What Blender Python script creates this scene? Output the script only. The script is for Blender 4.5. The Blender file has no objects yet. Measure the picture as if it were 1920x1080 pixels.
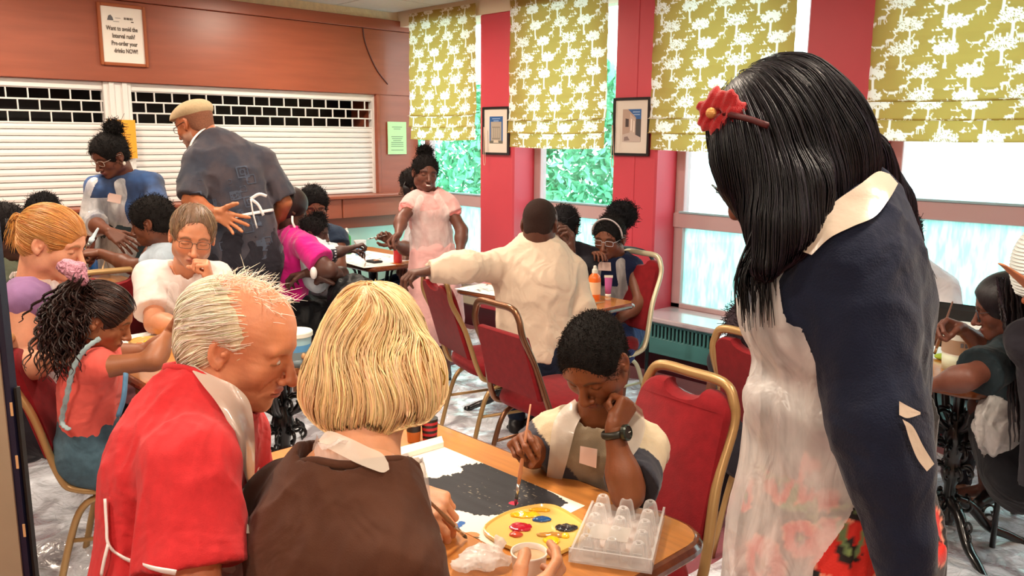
import bpy, math, random
import numpy as np
from mathutils import Vector, Matrix
random.seed(7)
SC = bpy.context.scene
COL = bpy.context.collection
PI = math.pi
# ---------------------------------------------------------------- camera
F_PX = 1558.0
_VL = np.array([1660.0, 270.0, -F_PX]); _VW = np.array([-1510.0, 295.0, -F_PX])
_vy = _VL / np.linalg.norm(_VL); _vx = -_VW / np.linalg.norm(_VW)
_vz = np.cross(_vx, _vy); _vz /= np.linalg.norm(_vz); _vx = np.cross(_vy, _vz)
RCAM = np.array([_vx, _vy, _vz])
CAM = np.array([0.0, 0.0, 1.6])
cd = bpy.data.cameras.new('camera'); cam = bpy.data.objects.new('camera', cd); COL.objects.link(cam)
cd.sensor_width = 36.0; cd.lens = 36.0 * F_PX / 1920.0; cd.clip_start = 0.05; cd.clip_end = 200
_m = Matrix([[*RCAM[0]], [*RCAM[1]], [*RCAM[2]]]).to_4x4(); _m.translation = Vector(CAM); cam.matrix_world = _m
SC.camera = cam
# ---------------------------------------------------------------- colour management, sky, lamps
SC.view_settings.view_transform = 'Standard'; SC.view_settings.look = 'None'
SC.view_settings.gamma = 1.0; SC.view_settings.use_curve_mapping = False
SC.view_settings.exposure = 0.42
wd = bpy.data.worlds.new('sky'); SC.world = wd; wd.use_nodes = True
wd.node_tree.nodes['Background'].inputs[0].default_value = (0.86, 0.95, 1.0, 1)
wd.node_tree.nodes['Background'].inputs[1].default_value = 5.0

def area(name, loc, rot, sx, sy, power, color, portal=False, shape='RECTANGLE', spread=180):
    l = bpy.data.lights.new(name, 'AREA'); l.shape = shape; l.size = sx; l.size_y = sy
    l.energy = power; l.color = color; l.spread = math.radians(spread)
    if portal: l.cycles.is_portal = True
    o = bpy.data.objects.new(name, l); o.location = loc; o.rotation_euler = rot; COL.objects.link(o); return o
LAMPS = [(-5.3, 1.2, 1), (-5.3, 3.3, 1), (-3.6, 0.4, 1), (-3.6, 2.4, 1), (-1.9, -0.5, 1), (-1.9, 1.3, 1), (-0.3, -1.2, 1), (-0.2, 1.6, 1), (0.9, 0.2, 1)]
for _i, (x, y, k) in enumerate(LAMPS):
    area('ceiling_lamp_light', (x, y, 2.63), (0, 0, 0), 0.30, 0.30, 27 * k, (1.0, 0.84, 0.67), shape='DISK')
for (x0, x1) in [(-6.2, -5.2), (-4.86, -3.82), (-3.45, -2.42), (-1.99, -1.0), (-0.6, 0.4)]:
    area('window_portal', ((x0 + x1) / 2, 4.95, 1.1), (math.radians(-90), 0, 0), x1 - x0, 1.3, 1, (1, 1, 1), portal=True)

# ---------------------------------------------------------------- helpers
def ray(px, py): return RCAM @ np.array([(px - 960) / F_PX, -(py - 540) / F_PX, -1.0])
def P(px, py, d): return CAM + d * ray(px, py)
def PZ(px, py, z): r = ray(px, py); return CAM + (z - CAM[2]) / r[2] * r
def PX(px, py, x): r = ray(px, py); return CAM + x / r[0] * r
def proj(p):
    c = (np.asarray(p) - CAM) @ RCAM; return np.stack([960 + F_PX * c[..., 0] / -c[..., 2], 540 - F_PX * c[..., 1] / -c[..., 2]], -1)
def PY(px, py, y): r = ray(px, py); return CAM + y / r[1] * r
CR = RCAM[:, 0].copy(); CR[2] = 0; CR /= np.linalg.norm(CR)
CF = -RCAM[:, 2].copy(); CF[2] = 0; CF /= np.linalg.norm(CF)
UP = np.array([0, 0, 1.0])
def D(yaw, pitch=0.0):
    a = math.radians(yaw); p = math.radians(pitch)
    h = -CF * math.cos(a) + CR * math.sin(a)
    return h * math.cos(p) + UP * math.sin(p)
def nz(v): v = np.asarray(v, float); return v / (np.linalg.norm(v) + 1e-12)
def rodr(v, k, a):
    v = np.asarray(v, float); k = nz(k); return v * math.cos(a) + np.cross(k, v) * math.sin(a) + k * (k @ v) * (1 - math.cos(a))
def lin(h):
    if isinstance(h, str):
        h = h.lstrip('#'); c = [int(h[i:i + 2], 16) / 255 for i in (0, 2, 4)]
        return tuple((v / 12.92 if v <= 0.04045 else ((v + 0.055) / 1.055) ** 2.4) for v in c)
    return tuple(h[:3])

# ---- materials
MATS = {}
def mat(name, color='808080', rough=0.6, metal=0.0, bump=0.0, bscale=80.0, var=0.0, vscale=6.0, attr=False, sub=0.0,
        spec=0.5, coat=0.0, sheen=0.0, stretch=(1, 1, 1), color2=None, alpha=1.0, trans=0.0, detail=3.0, foldb=0.0, fscale=7.0):
    if name in MATS: return MATS[name]
    m = bpy.data.materials.new(name); m.use_nodes = True; MATS[name] = m
    nt = m.node_tree; N = nt.nodes; L = nt.links; b = N['Principled BSDF']
    c = lin(color)
    b.inputs['Roughness'].default_value = rough; b.inputs['Metallic'].default_value = metal
    b.inputs['Specular IOR Level'].default_value = spec
    b.inputs['Coat Weight'].default_value = coat; b.inputs['Sheen Weight'].default_value = sheen
    b.inputs['Subsurface Weight'].default_value = sub
    if sub: b.inputs['Subsurface Radius'].default_value = (0.9, 0.35, 0.2); b.inputs['Subsurface Scale'].default_value = 0.012
    b.inputs['Transmission Weight'].default_value = trans
    b.inputs['Alpha'].default_value = alpha
    tc = N.new('ShaderNodeTexCoord'); mp = N.new('ShaderNodeMapping'); mp.inputs['Scale'].default_value = stretch
    L.new(tc.outputs['Object'], mp.inputs[0])
    src = None
    if attr:
        a = N.new('ShaderNodeAttribute'); a.attribute_name = 'Col'; src = a.outputs['Color']
    if var > 0 or color2:
        n = N.new('ShaderNodeTexNoise'); n.inputs['Scale'].default_value = vscale; n.inputs['Detail'].default_value = detail
        L.new(mp.outputs[0], n.inputs['Vector'])
        if color2:
            r = N.new('ShaderNodeValToRGB'); r.color_ramp.elements[0].position = 0.38; r.color_ramp.elements[1].position = 0.62
            r.color_ramp.elements[0].color = (*c, 1); r.color_ramp.elements[1].color = (*lin(color2), 1)
            L.new(n.outputs['Fac'], r.inputs[0]); L.new(r.outputs[0], b.inputs['Base Color'])
        else:
            mx = N.new('ShaderNodeMix'); mx.data_type = 'RGBA'; mx.blend_type = 'MULTIPLY'; mx.inputs[0].default_value = 1.0
            mr = N.new('ShaderNodeMapRange'); mr.inputs[1].default_value = 0.3; mr.inputs[2].default_value = 0.7
            mr.inputs[3].default_value = 1 - var; mr.inputs[4].default_value = 1 + var
            L.new(n.outputs['Fac'], mr.inputs[0]); L.new(mr.outputs[0], mx.inputs[7])
            if src: L.new(src, mx.inputs[6])
            else: mx.inputs[6].default_value = (*c, 1)
            L.new(mx.outputs[2], b.inputs['Base Color'])
    elif src: L.new(src, b.inputs['Base Color'])
    else: b.inputs['Base Color'].default_value = (*c, 1)
    if foldb > 0:
        n3 = N.new('ShaderNodeTexNoise'); n3.inputs['Scale'].default_value = fscale; n3.inputs['Detail'].default_value = 2; n3.inputs['Distortion'].default_value = 1.6
        L.new(mp.outputs[0], n3.inputs['Vector']); b3 = N.new('ShaderNodeBump'); b3.inputs['Strength'].default_value = foldb; b3.inputs['Distance'].default_value = 0.03
        L.new(n3.outputs['Fac'], b3.inputs['Height']); L.new(b3.outputs[0], b.inputs['Normal'])
    if bump > 0:
        n2 = N.new('ShaderNodeTexNoise'); n2.inputs['Scale'].default_value = bscale; n2.inputs['Detail'].default_value = 4
        L.new(mp.outputs[0], n2.inputs['Vector'])
        bp = N.new('ShaderNodeBump'); bp.inputs['Strength'].default_value = bump; bp.inputs['Distance'].default_value = 0.004
        L.new(n2.outputs['Fac'], bp.inputs['Height']); L.new(bp.outputs[0], b.inputs['Normal'])
        if foldb > 0: L.new(b3.outputs[0], bp.inputs['Normal'])
    return m

# ---- object helpers
def link(o, parent=None):
    COL.objects.link(o)
    if parent is not None:
        o.parent = parent; o.matrix_parent_inverse = parent.matrix_world.inverted()
    return o
def tag(o, label=None, cat=None, group=None, kind=None):
    if label: o['label'] = label
    if cat: o['category'] = cat
    if group: o['group'] = group
    if kind: o['kind'] = kind
    return o
def thing(name, label, cat, loc=(0, 0, 0), rz=0.0, group=None):
    o = bpy.data.objects.new(name, None); o.empty_display_size = 0.05
    o.matrix_world = Matrix.Translation(Vector([float(v) for v in loc])) @ Matrix.Rotation(rz, 4, 'Z')
    COL.objects.link(o); bpy.context.view_layer.update() if False else None
    return tag(o, label, cat, group)
def mkmesh(name, V, Fc, mats, parent=None, smooth=True, col=None, world=True, mi=None):
    me = bpy.data.meshes.new(name)
    V = np.asarray(V, dtype=np.float32).reshape(-1, 3)
    if isinstance(Fc, np.ndarray) and Fc.ndim == 2:
        n = len(Fc); k = Fc.shape[1]
        me.vertices.add(len(V)); me.vertices.foreach_set('co', V.ravel())
        me.loops.add(n * k); me.loops.foreach_set('vertex_index', Fc.astype(np.int32).ravel())
        me.polygons.add(n); me.polygons.foreach_set('loop_start', np.arange(0, n * k, k, dtype=np.int32))
        me.update(calc_edges=True)
    else:
        me.from_pydata(V.tolist(), [], [list(f) for f in Fc]); me.update()
    me.polygons.foreach_set('use_smooth', np.full(len(me.polygons), smooth, dtype=bool))
    if not isinstance(mats, (list, tuple)): mats = [mats]
    for m in mats: me.materials.append(m)
    if mi is not None: me.polygons.foreach_set('material_index', np.asarray(mi, dtype=np.int32))
    if col is not None:
        a = me.attributes.new('Col', 'FLOAT_COLOR', 'POINT')
        c = np.ones((len(V), 4), np.float32); c[:, :3] = col; a.data.foreach_set('color', c.ravel())
    o = bpy.data.objects.new(name, me)
    if parent is not None:
        COL.objects.link(o); o.parent = parent
        if world: o.matrix_parent_inverse = parent.matrix_world.inverted()
    else: COL.objects.link(o)
    return o
class MB:
    """collects simple shapes, builds ONE mesh object"""
    def __init__(s): s.v = []; s.f = []; s.m = []; s.cur = 0; s.n = 0
    def add(s, v, f):
        v = np.asarray(v, float).reshape(-1, 3)
        s.v.append(v); s.f += [[i + s.n for i in q] for q in f]; s.m += [s.cur] * len(f); s.n += len(v); return s
    def box(s, lo, hi, b=0.0, M=None):
        x0, y0, z0 = lo; x1, y1, z1 = hi
        if b <= 0:
            v = [(x, y, z) for x in (x0, x1) for y in (y0, y1) for z in (z0, z1)]
            f = [(0, 1, 3, 2), (4, 6, 7, 5), (0, 4, 5, 1), (2, 3, 7, 6), (0, 2, 6, 4), (1, 5, 7, 3)]
        else:
            v = []; f = []
            rings = [(z0, b), (z0 + b, 0), (z1 - b, 0), (z1, b)]
            for (z, i) in rings:
                xa, xb, ya, yb = x0 + i, x1 - i, y0 + i, y1 - i
                v += [(xa + b, ya, z), (xb - b, ya, z), (xb, ya + b, z), (xb, yb - b, z), (xb - b, yb, z), (xa + b, yb, z), (xa, yb - b, z), (xa, ya + b, z)]
            for r in range(3):
                for i in range(8):
                    j = (i + 1) % 8; f.append((r * 8 + i, r * 8 + j, r * 8 + 8 + j, r * 8 + 8 + i))
            f.append(tuple(range(7, -1, -1))); f.append(tuple(range(24, 32)))
        v = np.array(v, float)
        if M is not None: v = (np.array(M)[:3, :3] @ v.T).T + np.array(M)[:3, 3]
        return s.add(v, f)
    def tube(s, pts, r, n=8, closed=False, cap=True, flat=None):
        pts = np.asarray(pts, float); k = len(pts)
        rs = np.full(k, r) if np.isscalar(r) else np.asarray(r, float)
        T = np.zeros_like(pts)
        if closed: T = np.roll(pts, -1, 0) - np.roll(pts, 1, 0)
        else: T[1:-1] = pts[2:] - pts[:-2]; T[0] = pts[1] - pts[0]; T[-1] = pts[-1] - pts[-2]
        T /= np.linalg.norm(T, axis=1)[:, None] + 1e-12
        u = np.array([0, 0, 1.0]) if abs(T[0][2]) < 0.9 else np.array([1.0, 0, 0])
        V = []
        for i in range(k):
            u = u - T[i] * (u @ T[i]); u = nz(u); w = np.cross(T[i], u)
            for j in range(n):
                a = 2 * PI * j / n; V.append(pts[i] + rs[i] * (math.cos(a) * u + math.sin(a) * w * (flat or 1.0)))
        f = []
        for i in range(k if closed else k - 1):
            i2 = (i + 1) % k
            for j in range(n):
                j2 = (j + 1) % n; f.append((i * n + j, i * n + j2, i2 * n + j2, i2 * n + j))
        if cap and not closed: f.append(tuple(range(n - 1, -1, -1))); f.append(tuple((k - 1) * n + j for j in range(n)))
        return s.add(V, f)
    def lathe(s, prof, c=(0, 0, 0), n=24, axis=None, cap=True):
        V = []; c = np.array(c, float)
        ax = nz(axis) if axis is not None else np.array([0, 0, 1.0])
        u = nz(np.cross(ax, [0, 1, 0.01])) if abs(ax[1]) < 0.9 else np.array([1.0, 0, 0]); w = np.cross(ax, u)
        for (r, z) in prof:
            for j in range(n):
                a = 2 * PI * j / n; V.append(c + ax * z + r * (math.cos(a) * u + math.sin(a) * w))
        f = []
        for i in range(len(prof) - 1):
            for j in range(n):
                j2 = (j + 1) % n; f.append((i * n + j, i * n + j2, (i + 1) * n + j2, (i + 1) * n + j))
        if cap: f.append(tuple(range(n - 1, -1, -1))); f.append(tuple((len(prof) - 1) * n + j for j in range(n)))
        return s.add(V, f)
    def prism(s, poly, z0, z1, fn=None):
        n = len(poly); v = [(x, y, z0) for x, y in poly] + [(x, y, z1) for x, y in poly]
        if fn: v = [fn(*q) for q in v]
        f = [tuple(range(n - 1, -1, -1)), tuple(range(n, 2 * n))] + [(i, (i + 1) % n, n + (i + 1) % n, n + i) for i in range(n)]
        return s.add(v, f)
    def sheet(s, fn, nu, nv):
        V = [fn(i / nu, j / nv) for j in range(nv + 1) for i in range(nu + 1)]
        f = [(j * (nu + 1) + i, j * (nu + 1) + i + 1, (j + 1) * (nu + 1) + i + 1, (j + 1) * (nu + 1) + i) for j in range(nv) for i in range(nu)]
        return s.add(V, f)
    def quad(s, a, b, c, d): return s.add([a, b, c, d], [(0, 1, 2, 3)])
    def ell(s, c, r, n=12, m=8, M=None):
        V = []; f = []
        for i in range(m + 1):
            t = PI * i / m
            for j in range(n):
                a = 2 * PI * j / n; V.append((r[0] * math.sin(t) * math.cos(a), r[1] * math.sin(t) * math.sin(a), r[2] * math.cos(t)))
        V = np.array(V)
        if M is not None: V = V @ np.array(M).T
        for i in range(m):
            for j in range(n): f.append((i * n + j, (i + 1) * n + j, (i + 1) * n + (j + 1) % n, i * n + (j + 1) % n))
        return s.add(V + np.array(c), f)
    def build(s, name, mats, parent=None, smooth=False, world=False):
        o = mkmesh(name, np.concatenate(s.v), s.f, mats, parent, smooth, world=world, mi=s.m if isinstance(mats, (list, tuple)) else None)
        return o
def smoothpath(pts, n=6, closed=False):
    pts = np.asarray(pts, float); out = []; k = len(pts)
    rng = range(k) if closed else range(k - 1)
    for i in rng:
        p1 = pts[i]; p2 = pts[(i + 1) % k]
        p0 = pts[(i - 1) % k] if (closed or i > 0) else 2 * p1 - p2
        p3 = pts[(i + 2) % k] if (closed or i < k - 2) else 2 * p2 - p1
        for j in range(n):
            t = j / n
            out.append(0.5 * (2 * p1 + (p2 - p0) * t + (2 * p0 - 5 * p1 + 4 * p2 - p3) * t * t + (3 * p1 - p0 - 3 * p2 + p3) * t ** 3))
    if not closed: out.append(pts[-1])
    return np.array(out)
def autosmooth(o, ang=40):
    me = o.data; me.polygons.foreach_set('use_smooth', np.ones(len(me.polygons), bool))
    try: me.set_sharp_from_angle(angle=math.radians(ang))
    except Exception: pass
    return o
def copy_tree(o, M, label=None, parent=None):
    c = o.copy(); COL.objects.link(c)
    if parent is None: c.matrix_world = M
    else: c.parent = parent; c.matrix_parent_inverse = o.matrix_parent_inverse.copy()
    if label: c['label'] = label
    for ch in o.children: copy_tree(ch, None, None, c)
    return c
def TR(x, y, z, rz=0.0, s=1.0):
    return Matrix.Translation((x, y, z)) @ Matrix.Rotation(rz, 4, 'Z') @ Matrix.Scale(s, 4)
# ================================================================= ROOM
XW, YW, ZC = -6.3, 4.6, 2.68        # bar wall, window wall (column faces), ceiling
M_red = mat('red_wall_paint', 'd44856', 0.42, bump=0.05, bscale=40, var=0.03, vscale=3)
M_cream = mat('cream_textured_plaster', 'ecd9b4', 0.8, bump=0.9, bscale=45, var=0.08, vscale=25)
M_creamp = mat('cream_paint', 'efdfc2', 0.7, bump=0.05)
M_ceil = mat('ceiling_tile_grey', 'cfcfcb', 0.85, bump=0.3, bscale=120, var=0.04, vscale=40)
M_ceilgap = mat('ceiling_grid', '7d7d7a', 0.7)
M_mahog = mat('mahogany', '985038', 0.36, bump=0.03, bscale=20, var=0.10, vscale=4, stretch=(5, 0.5, 5), coat=0.0)
M_mahogd = mat('mahogany_groove', '4a1a0e', 0.5)
M_white = mat('white_gloss_paint', 'e9e6e2', 0.35)
M_shut = mat('shutter_lath', 'e8e6e3', 0.32, bump=0.06, bscale=8)
M_dark = mat('dark_bar_interior', '120d0c', 0.5)
M_carpet = mat('red_carpet', '84323f', 0.95, bump=0.5, bscale=400, var=0.15, vscale=90, sheen=0.3)
M_skirt = mat('maroon_skirting', '4c1420', 0.5, var=0.05)
M_teal = mat('teal_heater_paint', '4f8a88', 0.35, bump=0.05)
M_tealpanel = mat('teal_bar_panel', '3f6f66', 0.18, coat=0.5)
M_alu = mat('window_frame_pinkish', 'c9a8a8', 0.35, bump=0.03)
M_sill = mat('sill_gloss', 'd9c4c8', 0.12, coat=0.6)
M_black = mat('black_gap', '0b0b0c', 0.6)

def struct(o): o['kind'] = 'structure'; return o
def sbox(name, lo, hi, m, b=0.0): return struct(MB().box(lo, hi, b).build(name, m))
FX0, FX1, FY0 = -6.9, 2.6, -3.2
sbox('floor', (FX0, FY0, -0.1), (FX1, 5.0, 0.0), M_carpet)
# ceiling with grid tiles
ce = sbox('ceiling', (FX0, FY0, ZC + 0.012), (FX1, 5.0, ZC + 0.12), M_ceilgap)
ceil_tile = None
for i in range(16):
    for j in range(14):
        x = FX0 + 0.6 * i; y = 4.55 - 0.6 * j
        if x > FX1 - 0.3 or y < FY0 + 0.2: continue
        if ceil_tile is None:
            ceil_tile = MB().box((0.006, -0.594, 0), (0.594, -0.006, 0.014)).build('ceiling_tile', M_ceil, ce)
            ceil_tile.location = (x, y, ZC)
        else:
            c = ceil_tile.copy(); COL.objects.link(c); c.location = (x, y, ZC)
# other two walls (behind the photographer) and bar wall
sbox('wall_back', (FX0, FY0 - 0.15, 0), (FX1, FY0, ZC + 0.1), M_creamp)
sbox('wall_right', (FX1, FY0 - 0.15, 0), (FX1 + 0.15, 5.1, ZC + 0.1), M_creamp)
sbox('wall_left', (XW - 0.6, FY0, 0), (XW - 0.5, 5.1, ZC + 0.1), M_dark)
# fascia above the bar: cream band, mahogany top rail, panel
sbox('trim_1', (XW - 0.5, FY0, 2.60), (XW - 0.02, YW + 0.25, ZC + 0.02), M_cream)
sbox('trim_2', (XW - 0.5, FY0, 2.52), (XW + 0.012, YW + 0.18, 2.61), M_mahog, 0.004)
sbox('trim_3', (XW - 0.5, FY0, 1.962), (XW, YW + 0.18, 2.517), M_mahog, 0.003)
mb = MB()
arc = [(XW + 0.004, 4.37 + (0.40 * math.sin(a) - 0.02), 2.47 - (0.45 * (1 - math.cos(a)) + 0.0)) for a in np.linspace(0.0, 1.35, 14)]
arc = smoothpath([PX(680, 52, XW + .004), PX(684, 78, XW + .004), PX(695, 108, XW + .004), PX(709, 135, XW + .004), PX(727, 158, XW + .004)], 5)
mb.tube(arc, 0.006, 6); a = struct(mb.build('trim_4', M_mahogd)); tag(a)
# narrow mahogany pier at the corner + jamb
sbox('trim_5', (XW - 0.45, 4.36, 1.09), (XW - 0.01, YW + 0.2, 1.962), M_mahog, 0.002)
sbox('trim_6', (XW - 0.1, 4.335, 1.09), (XW + 0.005, 4.372, 1.962), M_mahog, 0.004)
# bar counter top, front band and front panels
sbox('trim_7', (XW - 0.45, FY0, 1.065), (XW + 0.16, YW + 0.2, 1.092), M_mahog, 0.006)
for k, (y0, y1) in enumerate([(-3.1, -1.0), (-0.99, 1.1), (1.11, 3.87), (3.88, YW + 0.19)]):
    sbox('trim_%d' % (8 + k), (XW - 0.1, y0, 0.90), (XW + 0.13, y1, 1.064), M_mahog, 0.004)
bf = sbox('wall_bar_front', (XW - 0.1, FY0, 0.0), (XW + 0.04, YW + 0.2, 0.90), M_mahog)
for k, (y0, y1) in enumerate([(-1.6, -0.6), (-0.5, 0.5), (0.6, 1.6), (1.7, 2.7), (2.8, 3.62), (3.78, 4.66)]):
    MB().box((XW + 0.03, y0, 0.12), (XW + 0.05, y1, 0.80), 0.004).build('panel', M_tealpanel if k < 4 else mat('teal_panel_window_sheen', 'a9d2c6', .2, coat=.5), bf)  # last two teal panels get a paler colour, painting in the window's reflection
# roller shutters: two bays, white post between, laths one by one, lattice of bars on top
def shutter(num, y0, y1):
    r = thing('roller_shutter', 'white slatted roller shutter %s' % num, 'shutter', (XW - 0.06, (y0 + y1) / 2, 1.092))
    h = 0.0445; zb = 1.094; n = 0
    base = None
    while zb + h * (n + 1) < 1.716:
        z = zb + h * n
        if base is None:
            prof = [(0, 0), (0.012, 0.004), (0.014, 0.02), (0.010, h - 0.006), (0.002, h - 0.002), (-0.006, h - 0.002), (-0.006, 0)]
            m = MB(); v = [(XW - 0.07 + a, y, b) for y in (y0, y1) for a, b in prof]; k = len(prof)
            m.add(v, [tuple(range(k - 1, -1, -1)), tuple(range(k, 2 * k))] + [(i, (i + 1) % k, k + (i + 1) % k, k + i) for i in range(k)])
            base = mkmesh('slat', np.concatenate(m.v), m.f, M_shut, r, False, world=True); o = base
        else:
            o = base.copy(); COL.objects.link(o)
        o.location = (0, 0, z); n += 1
    zt = zb + h * n
    # lattice: 3 rows of openings
    hh = (1.905 - zt) / 3
    for i in range(4):
        MB().box((XW - 0.068, y0, zt + i * hh - 0.006), (XW - 0.054, y1, zt + i * hh + 0.006), 0.002).build('lattice_rail', M_shut, r, world=True)
    pb = None
    for i in range(3):
        y = y0 + (0.04 if i % 2 == 0 else 0.105)
        while y < y1:
            if pb is None:
                pb = MB().box((-0.006, -0.004, 0.006), (0.006, 0.004, hh - 0.006)).build('lattice_bar', M_shut, r, world=True); o = pb
            else: o = pb.copy(); COL.objects.link(o)
            o.location = (XW - 0.061, y, zt + i * hh); y += 0.131
    MB().box((XW - 0.11, y0, 1.905), (XW - 0.045, y1, 1.962), 0.004).build('shutter_box', M_white, r, world=True)
    return r
r1 = shutter('left of the white post, cut by the photo edge', -1.6, 2.055); r1['label'] = 'white slatted roller shutter with lattice top, left of the white post'
r2 = shutter('b', 2.245, 4.33); r2['label'] = 'white slatted roller shutter with lattice top, right of the white post'
m = MB().box((XW - 0.10, 2.055, 1.092), (XW - 0.03, 2.245, 1.962), 0.004); m.box((XW - 0.032, 2.09, 1.094), (XW - 0.018, 2.125, 1.96), 0.002); m.box((XW - 0.032, 2.18, 1.094), (XW - 0.018, 2.215, 1.96), 0.002)
struct(m.build('trim_12', M_white))
sbox('trim_13', (XW - 0.1, 4.318, 1.092), (XW - 0.035, 4.336, 1.962), M_white)

# ---- window wall : columns, heads, sills, glazing
WY = 4.86
cols = [(-5.215, -4.81), (-3.80, -3.42), (-2.40, -1.975), (-0.98, -0.6), (0.42, 2.7)]
ZS = 0.42
wl = MB(); 
wl.box((XW - 0.3, YW + 0.02, 0), (FX1, 4.98, ZS - 0.03)); 
wl.box((XW - 0.3, YW + 0.0, 2.56), (FX1, 4.98, ZC + 0.02))
struct(wl.build('wall_windows', M_creamp))
for i, (x0, x1) in enumerate(cols):
    sbox('wall_column_%d' % (i + 1), (x0, YW, 0.0), (x1, 4.98, 2.565), M_red, 0.012)
    sbox('trim_%d' % (20 + i), (x0 - 0.002, YW - 0.003, 2.562), (x1 + 0.002, YW + 0.2, ZC + 0.01), M_creamp)
mb = MB().box((-3.62, YW - 0.0045, 0.3), (-3.60, YW + 0.01, 2.56), 0.003)
struct(mb.build('trim_30', M_red))
# sills, skirting
sbox('trim_31', (XW + 0.05, YW - 0.16, ZS - 0.035), (FX1, WY + 0.02, ZS), M_sill, 0.008)
sbox('baseboard_windows', (XW, YW - 0.02, 0), (FX1, YW + 0.03, 0.17), M_skirt, 0.004)
M_glass = bpy.data.materials.new('window_glass'); M_glass.use_nodes = True
nt = M_glass.node_tree; nt.nodes.clear()
o_ = nt.nodes.new('ShaderNodeOutputMaterial'); t_ = nt.nodes.new('ShaderNodeBsdfTransparent'); g_ = nt.nodes.new('ShaderNodeBsdfGlossy'); mx_ = nt.nodes.new('ShaderNodeMixShader')
t_.inputs[0].default_value = (0.86, 0.99, 0.97, 1); g_.inputs['Roughness'].default_value = 0.02; mx_.inputs[0].default_value = 0.06
nt.links.new(t_.outputs[0], mx_.inputs[1]); nt.links.new(g_.outputs[0], mx_.inputs[2]); nt.links.new(mx_.outputs[0], o_.inputs[0])
M_frost = bpy.data.materials.new('frosted_glass'); M_frost.use_nodes = True
nt = M_frost.node_tree; nt.nodes.clear()
o_ = nt.nodes.new('ShaderNodeOutputMaterial'); t_ = nt.nodes.new('ShaderNodeBsdfTranslucent'); g_ = nt.nodes.new('ShaderNodeBsdfGlossy'); mx_ = nt.nodes.new('ShaderNodeMixShader')
tr_ = nt.nodes.new('ShaderNodeBsdfTransparent'); mx2_ = nt.nodes.new('ShaderNodeMixShader')
wv = nt.nodes.new('ShaderNodeTexNoise'); wv.inputs['Scale'].default_value = 3; tc = nt.nodes.new('ShaderNodeTexCoord'); mp = nt.nodes.new('ShaderNodeMapping'); mp.inputs['Scale'].default_value = (16, 1, 3)
nt.links.new(tc.outputs['Object'], mp.inputs[0]); nt.links.new(mp.outputs[0], wv.inputs[0])
rp = nt.nodes.new('ShaderNodeValToRGB'); rp.color_ramp.elements[0].color = (0.46, 0.84, 0.76, 1); rp.color_ramp.elements[1].color = (0.72, 0.95, 0.90, 1); rp.color_ramp.elements[0].position = .35; rp.color_ramp.elements[1].position = .65
nt.links.new(wv.outputs['Fac'], rp.inputs[0]); nt.links.new(rp.outputs[0], t_.inputs[0])
tr_.inputs[0].default_value = (0.8, 1.0, 0.97, 1); mx2_.inputs[0].default_value = 0.25
g_.inputs['Roughness'].default_value = 0.1; mx_.inputs[0].default_value = 0.06
nt.links.new(t_.outputs[0], mx2_.inputs[1]); nt.links.new(tr_.outputs[0], mx2_.inputs[2])
nt.links.new(mx2_.outputs[0], mx_.inputs[1]); nt.links.new(g_.outputs[0], mx_.inputs[2]); nt.links.new(mx_.outputs[0], o_.inputs[0])
wins = [(-6.25, -5.215, 1.09), (-4.81, -3.80, 1.09), (-3.42, -2.40, 1.09), (-1.975, -0.98, 1.27), (-0.6, 0.42, 1.09)]
for i, (x0, x1, zt) in enumerate(wins):
    w = thing('window_%d' % (i + 1), None, None, ((x0 + x1) / 2, WY, ZS)); w['kind'] = 'structure'
    m = MB()
    m.box((x0, WY - 0.03, ZS), (x0 + 0.075, WY + 0.04, 2.58), 0.004); m.box((x1 - 0.05, WY - 0.03, ZS), (x1, WY + 0.04, 2.58), 0.004)
    m.box((x0, WY - 0.03, ZS), (x1, WY + 0.04, ZS + 0.035), 0.004)
    m.build('window_frame', M_alu, w, world=True)
    MB().box((x0, WY - 0.045, zt - 0.10), (x1, WY + 0.045, zt), 0.004).build('transom', M_alu, w, world=True)
    MB().box((x0 + 0.05, WY - 0.052, zt), (x1 - 0.04, WY - 0.02, zt + 0.014), 0.002).build('glazing_bead', mat('blue_grey_bead', '9fc0c8', 0.3), w, world=True)
    MB().box((x0 + 0.07, WY + 0.0, zt), (x1 - 0.045, WY + 0.006, 2.58)).build('pane', M_glass, w, world=True)
    MB().box((x0 + 0.07, WY + 0.0, ZS + 0.03), (x1 - 0.045, WY + 0.006, zt - 0.1)).build('frosted_pane', M_frost, w, world=True)
# convector heater under the sill
for hx0, hx1 in [(-3.75, -1.6)]:
    h = thing('convector_heater', 'teal metal convector heater with slotted grille under the window sill', 'heater', ((hx0 + hx1) / 2, YW - 0.06, 0.15))
    m = MB().box((hx0, YW - 0.12, 0.16), (hx1, YW - 0.0, 0.275), 0.005)
    m.box((hx0, YW - 0.12, 0.36), (hx1, YW, 0.385), 0.004)
    m.box((hx0, YW - 0.02, 0.27), (hx1, YW, 0.37))
    m.build('casing', M_teal, h, world=True)
    m = MB()
    n = int((hx1 - hx0) / 0.03)
    for k in range(n):
        x = hx0 + 0.03 * k; m.box((x, YW - 0.12, 0.272), (x + 0.014, YW - 0.112, 0.362))
    g = m.build('grille', M_teal, h, world=True); g['kind'] = 'stuff'
    MB().box((hx0, YW - 0.09, 0.272), (hx1, YW - 0.08, 0.362)).build('grille_back', M_black, h, world=True)

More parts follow.
